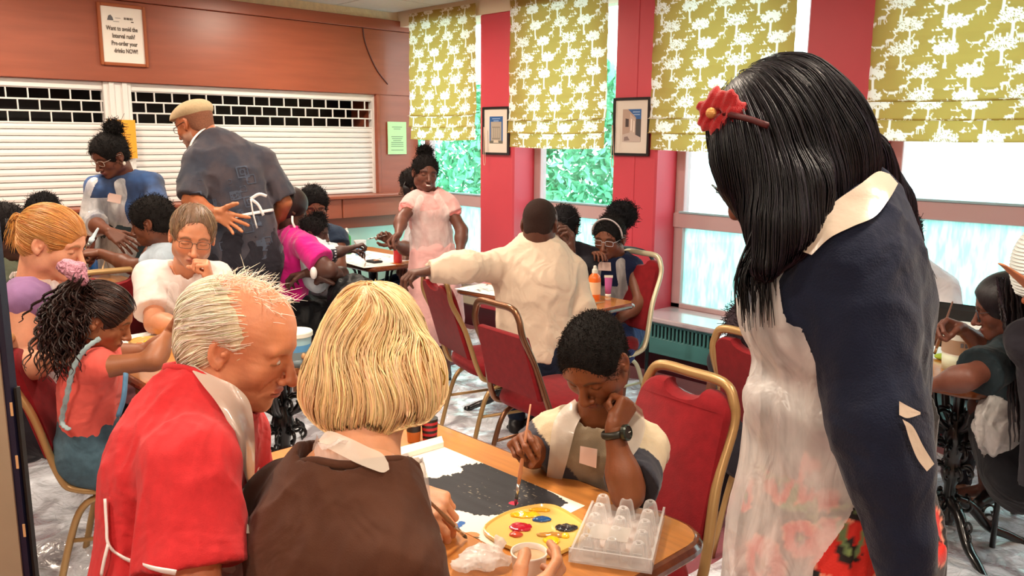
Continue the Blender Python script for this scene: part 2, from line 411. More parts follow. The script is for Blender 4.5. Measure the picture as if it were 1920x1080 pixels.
# ---- outside: ground, hedge, pale wall, parked car
sbox('ground_outside', (-30, 5.0, -0.4), (20, 40, -0.3), mat('pale_paving', 'cfd2cf', 0.9, var=0.05))
M_leaf = mat('hedge_leaf', '6fbf94', 0.5, var=0.3, vscale=9, sub=0.0)
nt = M_leaf.node_tree; 
def leafmass(name, label, cx, cy, cz, rx, ry, rz_, n, s):
    rng = np.random.default_rng(int(abs(cx * 10)) + n)
    u = rng.normal(size=(n, 3)); u /= np.linalg.norm(u, axis=1)[:, None]
    p = np.array([cx, cy, cz]) + u * np.array([rx, ry, rz_]) * (0.82 + 0.22 * rng.random((n, 1)))
    a = rng.normal(size=(n, 3)); a /= np.linalg.norm(a, axis=1)[:, None]
    b = np.cross(a, rng.normal(size=(n, 3))); b /= np.linalg.norm(b, axis=1)[:, None]
    L = s * (0.6 + 0.8 * rng.random((n, 1)))
    V = np.stack([p - a * L, p + b * L * 0.45, p + a * L, p - b * L * 0.45], 1).reshape(-1, 3)
    Fq = np.arange(4 * n).reshape(n, 4)
    o = mkmesh(name, V, Fq, M_leaf, None, False)
    return tag(o, label, 'hedge', kind='stuff')
leafmass('hedge', 'green leafy hedge outside the window nearest the bar', -12.6, 9.3, 1.2, 2.9, 0.8, 1.7, 9000, 0.10)
leafmass('hedge', 'green leafy hedge outside the second window from the bar', -7.15, 8.0, 1.25, .95, 0.6, 1.35, 5000, 0.08)
wo = sbox('wall_outside', (-5.2, 9.2, -0.3), (12, 9.4, 4.0), mat('white_render', 'f4f4f2', 0.8))
# parked white car seen through the right hand window
def car():
    r = thing('car', 'pale parked car outside the rightmost window', 'car', (-2.6, 7.2, -0.3))
    Mb = mat('car_paint', 'b9c6d4', 0.15, coat=0.8); Mw = mat('car_window', '5b7488', 0.08); Mt = mat('car_tyre', '1b1b1d', 0.8)
    prof = [(-2.1, 0.35), (-2.15, 0.75), (-1.9, 0.95), (-1.2, 1.02), (-0.5, 1.45), (0.9, 1.48), (1.6, 1.1), (2.05, 1.0), (2.15, 0.6), (2.1, 0.35)]
    m = MB(); m.prism(prof, -0.85, 0.85, lambda x, y, z: (x * 1.0 - 2.6, z + 7.2, y - 0.3)); o = m.build('body_shell', Mb, r, world=True)
    win = [(-1.0, 1.04), (-0.45, 1.38), (0.2, 1.41), (0.2, 1.04)]; win2 = [(0.28, 1.04), (0.28, 1.41), (0.88, 1.4), (1.35, 1.06)]
    for w_ in (win, win2): MB().prism(w_, -0.862, 0.862, lambda x, y, z: (x - 2.6, z + 7.2, y - 0.3)).build('side_window', Mw, r, world=True)
    for x in (-1.35, 1.35):
        for y in (-0.8, 0.8):
            MB().lathe([(0.05, -0.1), (0.3, -0.1), (0.33, -0.06), (0.33, 0.06), (0.3, 0.1), (0.05, 0.1)], (x - 2.6, y + 7.2, 0.03), 20, (0, 1, 0)).build('wheel', Mt, r, world=True)
car()

# ---- roman blinds with a printed wood scene
def cloth_translucent(name, col, w=0.5):
    m = bpy.data.materials.new(name); m.use_nodes = True; nt = m.node_tree; b = nt.nodes['Principled BSDF']; o = nt.nodes['Material Output']
    b.inputs['Base Color'].default_value = (*lin(col), 1); b.inputs['Roughness'].default_value = 0.85
    t = nt.nodes.new('ShaderNodeBsdfTranslucent'); t.inputs[0].default_value = (*lin(col), 1); x = nt.nodes.new('ShaderNodeMixShader'); x.inputs[0].default_value = w
    nt.links.new(b.outputs[0], x.inputs[1]); nt.links.new(t.outputs[0], x.inputs[2]); nt.links.new(x.outputs[0], o.inputs[0])
    at = nt.nodes.new('ShaderNodeAttribute'); at.attribute_name = 'Col'; nt.links.new(at.outputs['Color'], b.inputs['Base Color']); nt.links.new(at.outputs['Color'], t.inputs[0])
    n = nt.nodes.new('ShaderNodeTexNoise'); n.inputs['Scale'].default_value = 500; bp = nt.nodes.new('ShaderNodeBump'); bp.inputs['Strength'].default_value = 0.15; bp.inputs['Distance'].default_value = 0.002
    nt.links.new(n.outputs['Fac'], bp.inputs['Height']); nt.links.new(bp.outputs[0], b.inputs['Normal'])
    return m
M_blind = cloth_translucent('blind_olive_cloth', 'cfb358', 0.55)
def motif_deer():
    return [[(0, .30), (.10, .33), (.30, .34), (.40, .40), (.46, .58), (.52, .66), (.62, .64), (.64, .68), (.54, .74), (.46, .72), (.36, .52), (.12, .52), (-.02, .46), (-.08, .36)],
            [(0, .34), (.05, .34), (.03, .02), (-.01, .02)], [(.08, .34), (.13, .34), (.15, .02), (.11, .02)], [(.30, .36), (.35, .36), (.40, .02), (.36, .02)], [(.36, .4), (.40, .44), (.52, .14), (.48, .12)],
            [(.46, .72), (.38, .92), (.43, .94), (.52, .74)], [(.40, .80), (.30, .96), (.34, .99), (.46, .84)]]
def motif_fox():
    return [[(0, .2), (.2, .26), (.4, .24), (.52, .34), (.62, .30), (.56, .16), (.42, .10), (.15, .10)], [(-.30, .40), (-.22, .30), (0, .2), (.05, .12), (-.12, .16), (-.28, .28)],
            [(.08, .12), (.12, .12), (.02, -.08), (-.02, -.08)], [(.40, .12), (.45, .12), (.52, -.06), (.48, -.06)]]
def motif_bird():
    return [[(-.2, .0), (0, .06), (.2, .02), (.26, .05), (.18, -.04), (0, -.07)], [(0, .05), (-.10, .22), (-.02, .20), (.08, .05)], [(-.2, .0), (-.34, .06), (-.34, -.05)]]
def motif_tree(kind, rng):
    out = [[(-.07, 0), (.08, 0), (.05, .3), (.045, .62), (-.045, .62), (-.045, .3)], [(-.16, 0), (.18, 0), (.05, .06), (-.05, .06)]]
    nb = 9
    for i in range(nb):
        a = -1.25 + 2.5 * i / (nb - 1); L = .42 + .1 * (i % 2)
        x, y = math.sin(a) * L, .58 + math.cos(a) * L * .85
        px_, py_ = -math.cos(a) * .014, math.sin(a) * .022
        out.append([(0 + px_, .52 + py_), (0 - px_, .52 - py_), (x - px_ * .6, y - py_ * .6), (x + px_ * .6, y + py_ * .6)])
        for t in (.55, .8, 1.0):
            for sgn in (-1, 1):
                if kind == 0:
                    cx, cy = x * t + sgn * .05 * math.cos(a), .52 + (y - .52) * t - sgn * .05 * math.sin(a); r = .055
                    out.append([(cx + r * math.cos(q), cy + r * math.sin(q)) for q in np.linspace(0, 2 * PI, 6)[:-1]])
                else:
                    cx, cy = x * t, .52 + (y - .52) * t; b_ = a + sgn * .9; dx, dy = math.sin(b_), math.cos(b_)
                    out.append([(cx, cy), (cx + dx * .07 - dy * .04, cy + dy * .07 + dx * .04), (cx + dx * .14, cy + dy * .14), (cx + dx * .07 + dy * .04, cy + dy * .07 - dx * .04)])
    return out
def blind(label, x0, x1, z1, yb=YW - 0.035):
    W_ = x1 - x0
    r = thing('roman_blind', label, 'blind', ((x0 + x1) / 2, yb, z1), group=None)
    # profile by arc length: hanging sheet, then two forward loops and a last fall
    zf = z1 + 0.205
    prof = []
    z = ZC - 0.03
    while z > zf + 0.02: prof.append((0.006 * math.sin((z - zf) * 2 * PI / 0.26) ** 8, z)); z -= 0.02
    prof += [(0.0, zf + .01), (-0.012, zf), (-0.030, zf - 0.004)]
    vis = len(prof)
    prof2 = [(-0.004, zf + 0.004), (-0.006, zf - .02), (-0.010, zf - 0.09), (-0.022, zf - 0.098)]
    prof3 = [(0.010, zf - 0.09), (0.008, zf - .12), (0.006, z1 + 0.01), (0.0, z1)]
    def surf(pr, side):
        pr = np.array(pr); s = np.concatenate([[0], np.cumsum(np.linalg.norm(np.diff(pr, axis=0), axis=1))])
        inset = {0: 0, 1: 0.004, 2: 0.014}[side]
        def f(u, t):
            yy = np.interp(t, s, pr[:, 0]); zz = np.interp(t, s, pr[:, 1])
            sag = -0.010 * math.sin(PI * min(max(u, 0), 1)) * (1 if zz < zf + .3 else 0)
            return (x0 + inset + (W_ - 2 * inset) * u, yb + yy + 0.004 * math.sin(u * 9 + zz * 3), zz + sag)
        return f, s
    rz_ = 0.002; s_tot = 2.6; gw = int(W_ / rz_) + 2; gh = int(s_tot / rz_)
    IM = np.zeros((gh, gw), bool); rng = random.Random(3)
    def put(polys, cx, cy, sc, fl=1):
        for pl in polys:
            q = np.array([((cx + fl * a * sc), cy - b * sc) for a, b in pl]) / rz_
            a0 = np.maximum(np.floor(q.min(0)).astype(int), 0); a1 = np.minimum(np.ceil(q.max(0)).astype(int) + 1, [gw, gh])
            if (a1 <= a0).any(): continue
            xx, yy = np.meshgrid(np.arange(a0[0], a1[0]) + .01, np.arange(a0[1], a1[1]) + .01); r = np.zeros(xx.shape, bool); n = len(q)
            for u in range(n):
                (x1, y1), (x2, y2) = q[u], q[(u + 1) % n]; r ^= ((y1 > yy) != (y2 > yy)) & (xx < (x2 - x1) * (yy - y1) / (y2 - y1 + 1e-9) + x1)
            IM[a0[1]:a1[1], a0[0]:a1[0]] |= r
    row = 0; cy = .10
    while cy < s_tot:
        x = 0.13 * (row % 3) - 0.2; q = row
        while x < W_ + 0.2:
            kx = q % 4
            if kx == 0: put(motif_tree(0, rng), x, cy, 0.135); put(motif_fox(), x + .085, cy + .012, 0.085); x += 0.165
            elif kx == 1: put(motif_deer(), x - .02, cy, 0.085, 1); put(motif_bird(), x + .02, cy - .08, 0.09); x += 0.095
            elif kx == 2: put(motif_tree(1, rng), x, cy - .005, 0.13); put(motif_deer(), x + .05, cy + .01, 0.07, -1); x += 0.14
            else: put(motif_bird(), x - .02, cy - .02, 0.10, -1); put(motif_bird(), x, cy - .07, 0.085); put(motif_bird(), x + .03, cy - .035, 0.09); x += 0.08
            q += 1
        cy += 0.118; row += 1
    off = 0.0
    for k, pr in enumerate((prof, prof2, prof3)):
        pr = np.array(pr); s = np.concatenate([[0], np.cumsum(np.linalg.norm(np.diff(pr, axis=0), axis=1))]); ins = (0, .004, .014)[k]
        nu = int(W_ / .0045); nv = max(int(s[-1] / .0045), 4)
        U, T = np.meshgrid(np.linspace(0, 1, nu + 1), np.linspace(0, s[-1], nv + 1))
        YY = np.interp(T, s, pr[:, 0]); ZZ = np.interp(T, s, pr[:, 1]); sag = -.010 * np.sin(PI * U) * (ZZ < zf + .3)
        V = np.stack([x0 + ins + (W_ - 2 * ins) * U, yb + YY + .004 * np.sin(U * 9 + ZZ * 3) + .0025 * np.sin(U * 31 + ZZ * 11), ZZ + sag], -1).reshape(-1, 3)
        iu = np.clip((U * W_ / rz_).astype(int), 0, gw - 1); iv = np.clip(((T + off) / rz_).astype(int), 0, gh - 1); pm = IM[iv, iu].reshape(-1)
        C = np.where(pm[:, None], np.array(lin('fffaea'), dtype=float), np.array(lin('b89c50'), dtype=float))
        ii = np.arange((nu + 1) * (nv + 1)).reshape(nv + 1, nu + 1); Fq = np.stack([ii[:-1, :-1], ii[1:, :-1], ii[1:, 1:], ii[:-1, 1:]], -1).reshape(-1, 4)
        mkmesh('fabric' if k == 0 else 'fold', V, Fq, M_blind, r, True, C, world=True); off += s[-1] + .05
    # pull cord on the right
    return r
blind('olive roman blind with cream woodland print, half in the room corner', -6.12, -5.225, 1.575)
blind('olive roman blind with cream woodland print, between the two framed pictures', -4.83, -3.845, 1.525)
blind('olive roman blind with cream woodland print, right of the larger framed picture', -3.46, -2.455, 1.525)
blind('olive roman blind with cream woodland print, far right and rolled highest', -2.01, -0.95, 1.60)
for (px, y0, y1) in ((1147, 262, 312), (907, 262, 308)):
    a = PY(px, y0, YW - .05); b = PY(px, y1, YW - .05)
    m = MB(); m.tube(smoothpath([a + [0, 0, .1], a, (a + b) / 2 + [-.004, 0, 0], b, b + [0.018, 0, 0.01], (a + b) / 2 + [.016, 0, 0], a + [.004, 0, .1]], 4), 0.0022, 5)
    tag(m.build('blind_cord', mat('cord_pink', 'e9c6b0', 0.6)), 'thin looped blind pull cord hanging left of the %s framed picture' % ('larger' if px > 1000 else 'smaller'), 'cord')
# ================================================================= FURNITURE
M_gold = mat('champagne_metal', 'b3905f', 0.34, metal=0.45, spec=0.5)
M_pale = mat('pale_metal', 'd9cfae', 0.35, metal=0.35)
M_bronze = mat('bronze_metal', '8a6248', 0.28, metal=0.8)
M_uph = mat('red_upholstery', '80151c', 0.9, bump=0.25, bscale=260, var=0.12, vscale=35, sheen=0.08, spec=.2)
M_iron = mat('black_cast_iron', '0d0f10', 0.28, bump=0.15, bscale=60, coat=0.4)
M_tab = mat('varnished_table_top', 'c8823f', 0.3, bump=0.03, bscale=25, var=0.14, vscale=5, stretch=(1.2, 12, 12), coat=0.7)
M_tabe = mat('dark_varnished_edge', '6e3a1e', 0.22, var=0.2, vscale=6, stretch=(2, 10, 10), coat=0.6)

def rrect(w, h, r, n=5, cut=None):
    pts = []
    for cx, cy, a0 in ((w / 2 - r, h - r, 0), (-w / 2 + r, h - r, PI / 2)):
        if cx < 0 and cut:
            cw, chh = cut
            pts += [(cw * math.cos(t), h - chh * math.sin(t)) for t in np.linspace(0, PI, 9)]
        for k in range(n + 1):
            a = a0 + PI / 2 * k / n; pts.append((cx + r * math.cos(a), cy + r * math.sin(a)))
    pts += [(-w / 2, 0.0), (w / 2, 0.0)]
    return pts
def banquet_chair(label, x, y, rz, frame=None, gap=0.0, cut=(0.085, 0.035), wt=0.36, lean=0.14, group='red banquet chairs', hh=0.93):
    frame = frame or M_gold
    r = thing('banquet_chair', label, 'chair', (x, y, 0), rz, group)
    wb = 0.41; zs = 0.44; zt = hh; r_ = 0.0125
    # outline of the back frame: seat rail, bend, post, rounded arch
    L = [(wb / 2, .21, zs - .01), (wb / 2, 0.0, zs - .02), (wb / 2, -.15, zs - .005), (wb / 2, -.20, zs + .05), (wt / 2 + .01, -.20 - lean * .45, zs + .25), (wt / 2, -.20 - lean * .9, zt - .11), (wt / 2 - .012, -.20 - lean * .97, zt - .045), (wt / 2 - .05, -.20 - lean, zt - .004), (0, -.20 - lean, zt)]
    R_ = [(-a, b, c) for a, b, c in L[:-1]][::-1]
    MB().tube(smoothpath(L + R_, 5), r_, 8, flat=1.25).build('back_frame', frame, r, smooth=True)
    # upholstered back: prism following the lean, rounded top, handle cut
    H = zt - 0.03 - gap - (zs + 0.10)
    c_ = None if gap > 0 else cut
    poly = rrect(wt - 0.022, H, 0.06 if gap == 0 else 0.012, 5, c_)
    def bend(px_, pz, t):
        zz = zs + 0.10 + pz; k = min(max((zz - zs) / (zt - zs), 0), 1)
        w = 1 + (wb / wt - 1) * (1 - k) * 0.8
        bulge = 0.012 * (1 - (px_ / (wt / 2)) ** 2) * (t)
        return (px_ * w, -.20 - lean * min(1, k * 1.05) + 0.004 + t * 0.022 + bulge, zz)
    m = MB(); n = len(poly)
    rings = [(0.97, -0.75), (1.0, -0.4), (1.0, 0.4), (0.96, 0.85)]
    V = []
    for s_, t in rings:
        for (a, b) in poly: V.append(bend(a * s_, H / 2 + (b - H / 2) * (s_ if s_ < 1 else 1), t))
    Fq = [(i * n + j, i * n + (j + 1) % n, (i + 1) * n + (j + 1) % n, (i + 1) * n + j) for i in range(3) for j in range(n)]
    Fq += [tuple(range(n - 1, -1, -1)), tuple(range(3 * n, 4 * n))]
    m.add(V, Fq); autosmooth(m.build('backrest', M_uph, r, smooth=True), 50)
    # seat cushion
    m = MB(); V = []; Fq = []
    nn = 28; layers = [(0.90, zs), (0.985, zs + .008), (1.0, zs + .03), (0.97, zs + .055), (0.85, zs + .07), (0.5, zs + .078)]
    for s_, z in layers:
        for k in range(nn):
            a = 2 * PI * k / nn; ca, sa = math.cos(a), math.sin(a); q = 5.0
            rr = (abs(ca) ** q + abs(sa) ** q) ** (-1 / q)
            V.append((0.215 * s_ * rr * ca, 0.02 + 0.22 * s_ * rr * sa, z))
    for i in range(len(layers) - 1):
        for k in range(nn): Fq.append((i * nn + k, i * nn + (k + 1) % nn, (i + 1) * nn + (k + 1) % nn, (i + 1) * nn + k))
    Fq += [tuple(range(nn - 1, -1, -1)), tuple(range((len(layers) - 1) * nn, len(layers) * nn))]
    m.add(V, Fq); m.build('seat', M_uph, r, smooth=True)
    # legs: inverted U on each side, cut into front and rear leg
    for s_ in (1, -1):
        xx = s_ * (wb / 2 - 0.012)
        MB().tube(smoothpath([(xx, .03, zs - .035), (xx, -.06, zs - .037), (xx, -.14, zs - .075), (xx + s_ * .004, -.19, zs - .2), (xx + s_ * .01, -.25, 0.0)], 5), r_ * .95, 8).build('leg', frame, r, smooth=True)
        MB().tube(smoothpath([(xx, .03, zs - .035), (xx, .10, zs - .037), (xx, .17, zs - .075), (xx + s_ * .004, .205, zs - .2), (xx + s_ * .01, .235, 0.0)], 5), r_ * .95, 8).build('leg', frame, r, smooth=True)
        MB().tube([(xx + s_ * .003, -.182, zs - .19), (xx + s_ * .003, .20, zs - .19)], .008, 6).build('stretcher', frame, r, smooth=True)
    MB().tube([(-wb / 2 + .01, .19, zs - .13), (wb / 2 - .01, .19, zs - .13)], .008, 6).build('stretcher', frame, r, smooth=True)
    return r
def seat_at(label, px, py, z, dx, dy, *a, **k):
    d = nz([dx, dy, 0]); t = PZ(px, py, z); o = t + d * (.20 + k.get('lean', .14)); k['hh'] = z
    return banquet_chair(label, o[0], o[1], face(dx, dy), *a, **k)
def face(dx, dy): return math.atan2(-dx, dy)     # rotation so that local +Y looks along (dx, dy)
seat_at('red banquet chair nearest the camera, handle slot showing, the boy sits on it', 1296, 698, .95, -.10, -1, wt=.33, lean=.16, cut=(.07, .032))
seat_at('red banquet chair with gold frame, behind the nearest one and left of the standing woman', 1412, 628, .94, .15, 1, wt=.36)
seat_at('red banquet chair with gold frame under the white shirted man\'s outstretched cuff', 815, 518, .93, .3, 1, wt=.36)
seat_at('red chair with bronze frame open above its back pad, white shirted man on it', 930, 570, .93, .10, 1, M_bronze, gap=.085, wt=.32, lean=.13)
seat_at('red banquet chair with pale frame, behind the girl with the round hair puff', 1203, 474, .95, -.15, -1, M_pale, wt=.34)
fr_ = CR * .97 + CF * .25
seat_at('red banquet chair with gold frame, the curly haired girl sits on it', 34, 625, .93, fr_[0], fr_[1], wt=.36)
seat_at('red banquet chair with gold frame behind the bespectacled man in the white T-shirt', 212, 508, .93, -1, .1, wt=.36)
banquet_chair('red banquet chair with gold frame, the blonde ponytail woman sits on it', -3.10, .36, face(.45, .9), wt=.36, hh=.88)
# dark arched metal chair back by the middle table
def metal_chair(name, label, x, y, rz):
    r = thing(name, label, 'chair', (x, y, 0), rz)
    Mm = mat('dark_steel', '2c3a3c', 0.4, metal=0.6)
    MB().tube(smoothpath([(.2, -.2, 0), (.2, -.2, .45), (.2, -.24, .75), (.17, -.25, .86), (.08, -.25, .90), (-.08, -.25, .90), (-.17, -.25, .86), (-.2, -.24, .75), (-.2, -.2, .45), (-.2, -.2, 0)], 4), .012, 8).build('back_frame', Mm, r, smooth=True)
    MB().box((-.2, -.2, .43), (.2, .2, .47), .012).build('seat', mat('black_vinyl', '17181a', .5), r)
    for s_ in (-1, 1): MB().tube([(s_ * .18, .18, .43), (s_ * .2, .2, 0)], .011, 8).build('leg', Mm, r, smooth=True)
    return r
metal_chair('metal_chair', 'dark metal chair with arched bare frame beyond the middle table', -3.30, 3.95, face(0, -1))
def black_chair(x, y, rz):
    r = thing('padded_chair', 'black padded chair by the rightmost window behind the white bucket', 'chair', (x, y, 0), rz)
    Mk = mat('black_vinyl', '17181a', .5)
    MB().box((-.21, -.03, .66), (.21, .03, .90), .02).build('backrest', Mk, r)
    MB().box((-.2, -.02, .43), (.2, .40, .49), .02).build('seat', Mk, r)
    for s_ in (-1, 1):
        MB().tube([(s_ * .19, -.03, 0), (s_ * .19, -.03, .8)], .011, 8).build('leg', M_iron, r, smooth=True)
        MB().tube([(s_ * .19, .37, .43), (s_ * .19, .39, 0)], .011, 8).build('leg', M_iron, r, smooth=True)
black_chair(-1.12, 3.86, face(0.1, -1))

# ---- cast iron pub tables
def scroll(c, d, s, up=1, n=14):
    """a leaf scroll curling outwards in the vertical plane through direction d"""
    pts = []; rad = []
    for i in range(n):
        t = i / (n - 1); a = t * 4.2
        r_ = s * (1 - 0.62 * t)
        pts.append(np.array(c) + np.array(d) * (s * 0.9 - r_ * math.cos(a) * .9 + 0 * t) + UP * up * (s * .25 + r_ * math.sin(a) + s * .25 * t)); rad.append(s * .20 * (1 - .45 * t))
    rad[-1] = s * .26
    return pts, rad
def iron_pedestal(parent, x, y, h, detail=True):
    m = MB(); c = np.array([x, y, 0.0])
    prof = [(.030, .10), (.034, .13), (.024, .16), (.022, .26), (.034, .29), (.04, .31), (.03, .34), (.026, .37), (.040, .43), (.046, .46), (.034, .50), (.022, .53), (.020, .62), (.030, .65), (.022, .68), (.018, h - .02)]
    m.lathe(prof, c, 12)
    for k in range(4):
        a = PI / 4 + k * PI / 2 + 0.0; d = np.array([math.cos(a), math.sin(a), 0])
        # feet
        path = smoothpath([c + d * .02 + UP * .20, c + d * .09 + UP * .17, c + d * .17 + UP * .085, c + d * .25 + UP * .05, c + d * .31 + UP * .022], 4)
        m.tube(path, np.linspace(.024, .016, len(path)), 8); m.ell(c + d * .315 + UP * .02, (.024, .024, .02), 8, 6)
        # upper brackets, double curve
        for off, w in ((0, .013), (.028, .009)):
            path = smoothpath([c + d * (.03) + UP * .49, c + d * (.07 + off) + UP * (.53), c + d * (.095 + off) + UP * (.60), c + d * (.11 + off) + UP * (h - .05 - off * .6), c + d * (.17 + off) + UP * (h - .012)], 4)
            m.tube(path, w, 7)
        if detail:
            for z, s_, u_ in ((.22, .045, -1), (.30, .040, 1), (.385, .050, 1), (.46, .036, -1), (.52, .042, 1)):
                for da in (0, PI / 4):
                    dd = np.array([math.cos(a + da), math.sin(a + da), 0])
                    p_, r_ = scroll(c + dd * .022 + UP * z, dd, s_, u_); m.tube(p_, r_, 6)
            for z in (.10, .14):
                p_, r_ = scroll(c + d * .14 + UP * z, d, .032, 1); m.tube(p_, r_, 6)
    o = m.build('pedestal', M_iron, parent, smooth=True, world=True); return o
def pub_table(label, x0, x1, y0, y1, h=0.75, peds=None, detail=True, cr=0.07):
    cx, cy = (x0 + x1) / 2, (y0 + y1) / 2
    r = thing('pub_table', label, 'table', (cx, cy, 0), 0, 'cast iron pub tables')
    def outline(ins):
        pts = []
        for (ax, ay, a0) in ((x1 - cr, y1 - cr, 0), (x0 + cr, y1 - cr, PI / 2), (x0 + cr, y0 + cr, PI), (x1 - cr, y0 + cr, 1.5 * PI)):
            for k in range(6):
                a = a0 + PI / 2 * k / 5; pts.append((ax + (cr - ins) * math.cos(a), ay + (cr - ins) * math.sin(a)))
        return pts
    def ringmesh(layers, cap):
        V = []; Fq = []; n = 24
        for ins, z in layers:
            V += [(a, b, z) for a, b in outline(ins)]
        for i in range(len(layers) - 1):
            for j in range(n): Fq.append((i * n + j, i * n + (j + 1) % n, (i + 1) * n + (j + 1) % n, (i + 1) * n + j))
        Fq += [tuple(range(n - 1, -1, -1)), tuple(range((len(layers) - 1) * n, len(layers) * n))]
        return V, Fq
    V, Fq = ringmesh([(.02, h - .032), (.006, h - .030), (0, h - .022), (.001, h - .012), (.009, h - .003), (.018, h - .0012)], True)
    autosmooth(MB().add(V, Fq).build('table_edge', M_tabe, r, smooth=True, world=True), 35)
    V, Fq = ringmesh([(.019, h - .010), (.019, h)], True)
    MB().add(V, Fq).build('table_top', M_tab, r, world=True)
    for (px_, py_) in (peds or [(cx, cy)]): iron_pedestal(r, px_, py_, h - .03, detail)
    return r
T1 = (-2.02, -0.905, 0.84, 1.505)
pub_table('varnished pub table nearest the camera, with the egg tray and black painting', *T1, peds=[(-1.72, 1.17), (-1.2, 1.17)], cr=.10)
T2 = (-3.64, -2.68, 0.98, 1.66)
pub_table('pub table on cast iron scroll legs beyond the man in red', *T2, peds=[(-3.40, 1.34), (-2.96, 1.55)])
T3 = (-5.62, -4.95, 0.75, 1.75)
pub_table('pub table at the back left with the blue paint bottle', *T3, peds=[(-5.3, 1.3)], detail=False)
T4 = (-5.45, -4.50, 3.03, 3.66)
pub_table('pub table at the back with red and green paint bottles', *T4, peds=[(-4.95, 3.35)])
T5 = (-3.62, -2.64, 2.98, 3.46)
pub_table('pub table in the middle with the orange paint bottle', *T5, peds=[(-3.35, 3.28), (-2.95, 3.25)])
T6 = (-1.97, -0.86, 3.04, 3.66)
pub_table('pub table on the right with the white bucket, by the rightmost window', *T6, peds=[(-1.04, 3.40)])

# ---- plastic sheeting on the carpet
M_poly = bpy.data.materials.new('clear_polythene'); M_poly.use_nodes = True
nt = M_poly.node_tree; nt.nodes.clear(); N = nt.nodes; L_ = nt.links
o_ = N.new('ShaderNodeOutputMaterial'); t_ = N.new('ShaderNodeBsdfTransparent'); b_ = N.new('ShaderNodeBsdfPrincipled'); x_ = N.new('ShaderNodeMixShader')
b_.inputs['Base Color'].default_value = (0.88, 0.92, 1.0, 1); b_.inputs['Roughness'].default_value = 0.16; b_.inputs['Specular IOR Level'].default_value = 0.9
b_.inputs['Coat Weight'].default_value = 0.6; b_.inputs['Coat Roughness'].default_value = 0.08
tc = N.new('ShaderNodeTexCoord'); n_ = N.new('ShaderNodeTexNoise'); n_.inputs['Scale'].default_value = 5; n_.inputs['Detail'].default_value = 5; n_.inputs['Distortion'].default_value = 1.2
r_ = N.new('ShaderNodeMapRange'); r_.inputs[1].default_value = .40; r_.inputs[2].default_value = .54; r_.inputs[3].default_value = .42; r_.inputs[4].default_value = .95
L_.new(tc.outputs['Object'], n_.inputs[0]); L_.new(n_.outputs['Fac'], r_.inputs[0]); L_.new(r_.outputs[0], x_.inputs[0])
n2 = N.new('ShaderNodeTexNoise'); n2.inputs['Scale'].default_value = 14; n2.inputs['Detail'].default_value = 3; n2.inputs['Distortion'].default_value = 2.0
bp = N.new('ShaderNodeBump'); bp.inputs['Strength'].default_value = .8; bp.inputs['Distance'].default_value = .02; L_.new(tc.outputs['Object'], n2.inputs[0]); L_.new(n2.outputs['Fac'], bp.inputs['Height']); L_.new(bp.outputs[0], b_.inputs['Normal'])
L_.new(t_.outputs[0], x_.inputs[1]); L_.new(b_.outputs[0], x_.inputs[2]); L_.new(x_.outputs[0], o_.inputs[0])
def wavn(p, f, seed):
    rng = np.random.default_rng(seed); out = 0
    p = np.asarray(p)
    for i in range(5):
        d = rng.normal(size=3); d /= np.linalg.norm(d); e = rng.normal(size=3); e /= np.linalg.norm(e)
        out = out + np.sin(f * (p @ d) * (0.7 + .15 * i) + rng.random() * 6 + 1.6 * np.sin(f * .55 * (p @ e) + rng.random() * 6))
    return out / 5
def sheet_on_floor(label, x0, x1, y0, y1, seed, amp=0.028, res=0.028):
    nx = int((x1 - x0) / res); ny = int((y1 - y0) / res)
    X, Y = np.meshgrid(np.linspace(x0, x1, nx), np.linspace(y0, y1, ny))
    p = np.stack([X, Y, 0 * X], -1)
    k = wavn(p, 9, seed); k2 = wavn(p, 26, seed + 1)
    Z = 0.006 + amp * (1 - np.abs(k)) ** 3 * 1.4 + 0.016 * (1 - np.abs(k2)) ** 4
    X = X + .05 * wavn(p, 5, seed + 2) * 1.0; Y = Y + .05 * wavn(p, 5, seed + 3)
    V = np.stack([X, Y, Z], -1).reshape(-1, 3)
    i = np.arange(nx * ny).reshape(ny, nx); Fq = np.stack([i[:-1, :-1], i[:-1, 1:], i[1:, 1:], i[1:, :-1]], -1).reshape(-1, 4)
    o = mkmesh('plastic_sheet', V, Fq, M_poly, None, True)
    return tag(o, label, 'plastic sheet')
sheet_on_floor('crumpled clear plastic floor sheet under the middle chairs', -4.35, -2.05, 1.80, 4.30, 3)
sheet_on_floor('crumpled clear plastic floor sheet under the left tables', -4.4, -2.1, -0.4, 1.70, 8)
sheet_on_floor('crumpled clear plastic floor sheet under the right table', -1.55, 0.3, 1.6, 4.35, 14, .04)
sheet_on_floor('crumpled clear plastic floor sheet at the back table', -6.0, -4.5, 1.9, 4.4, 21)

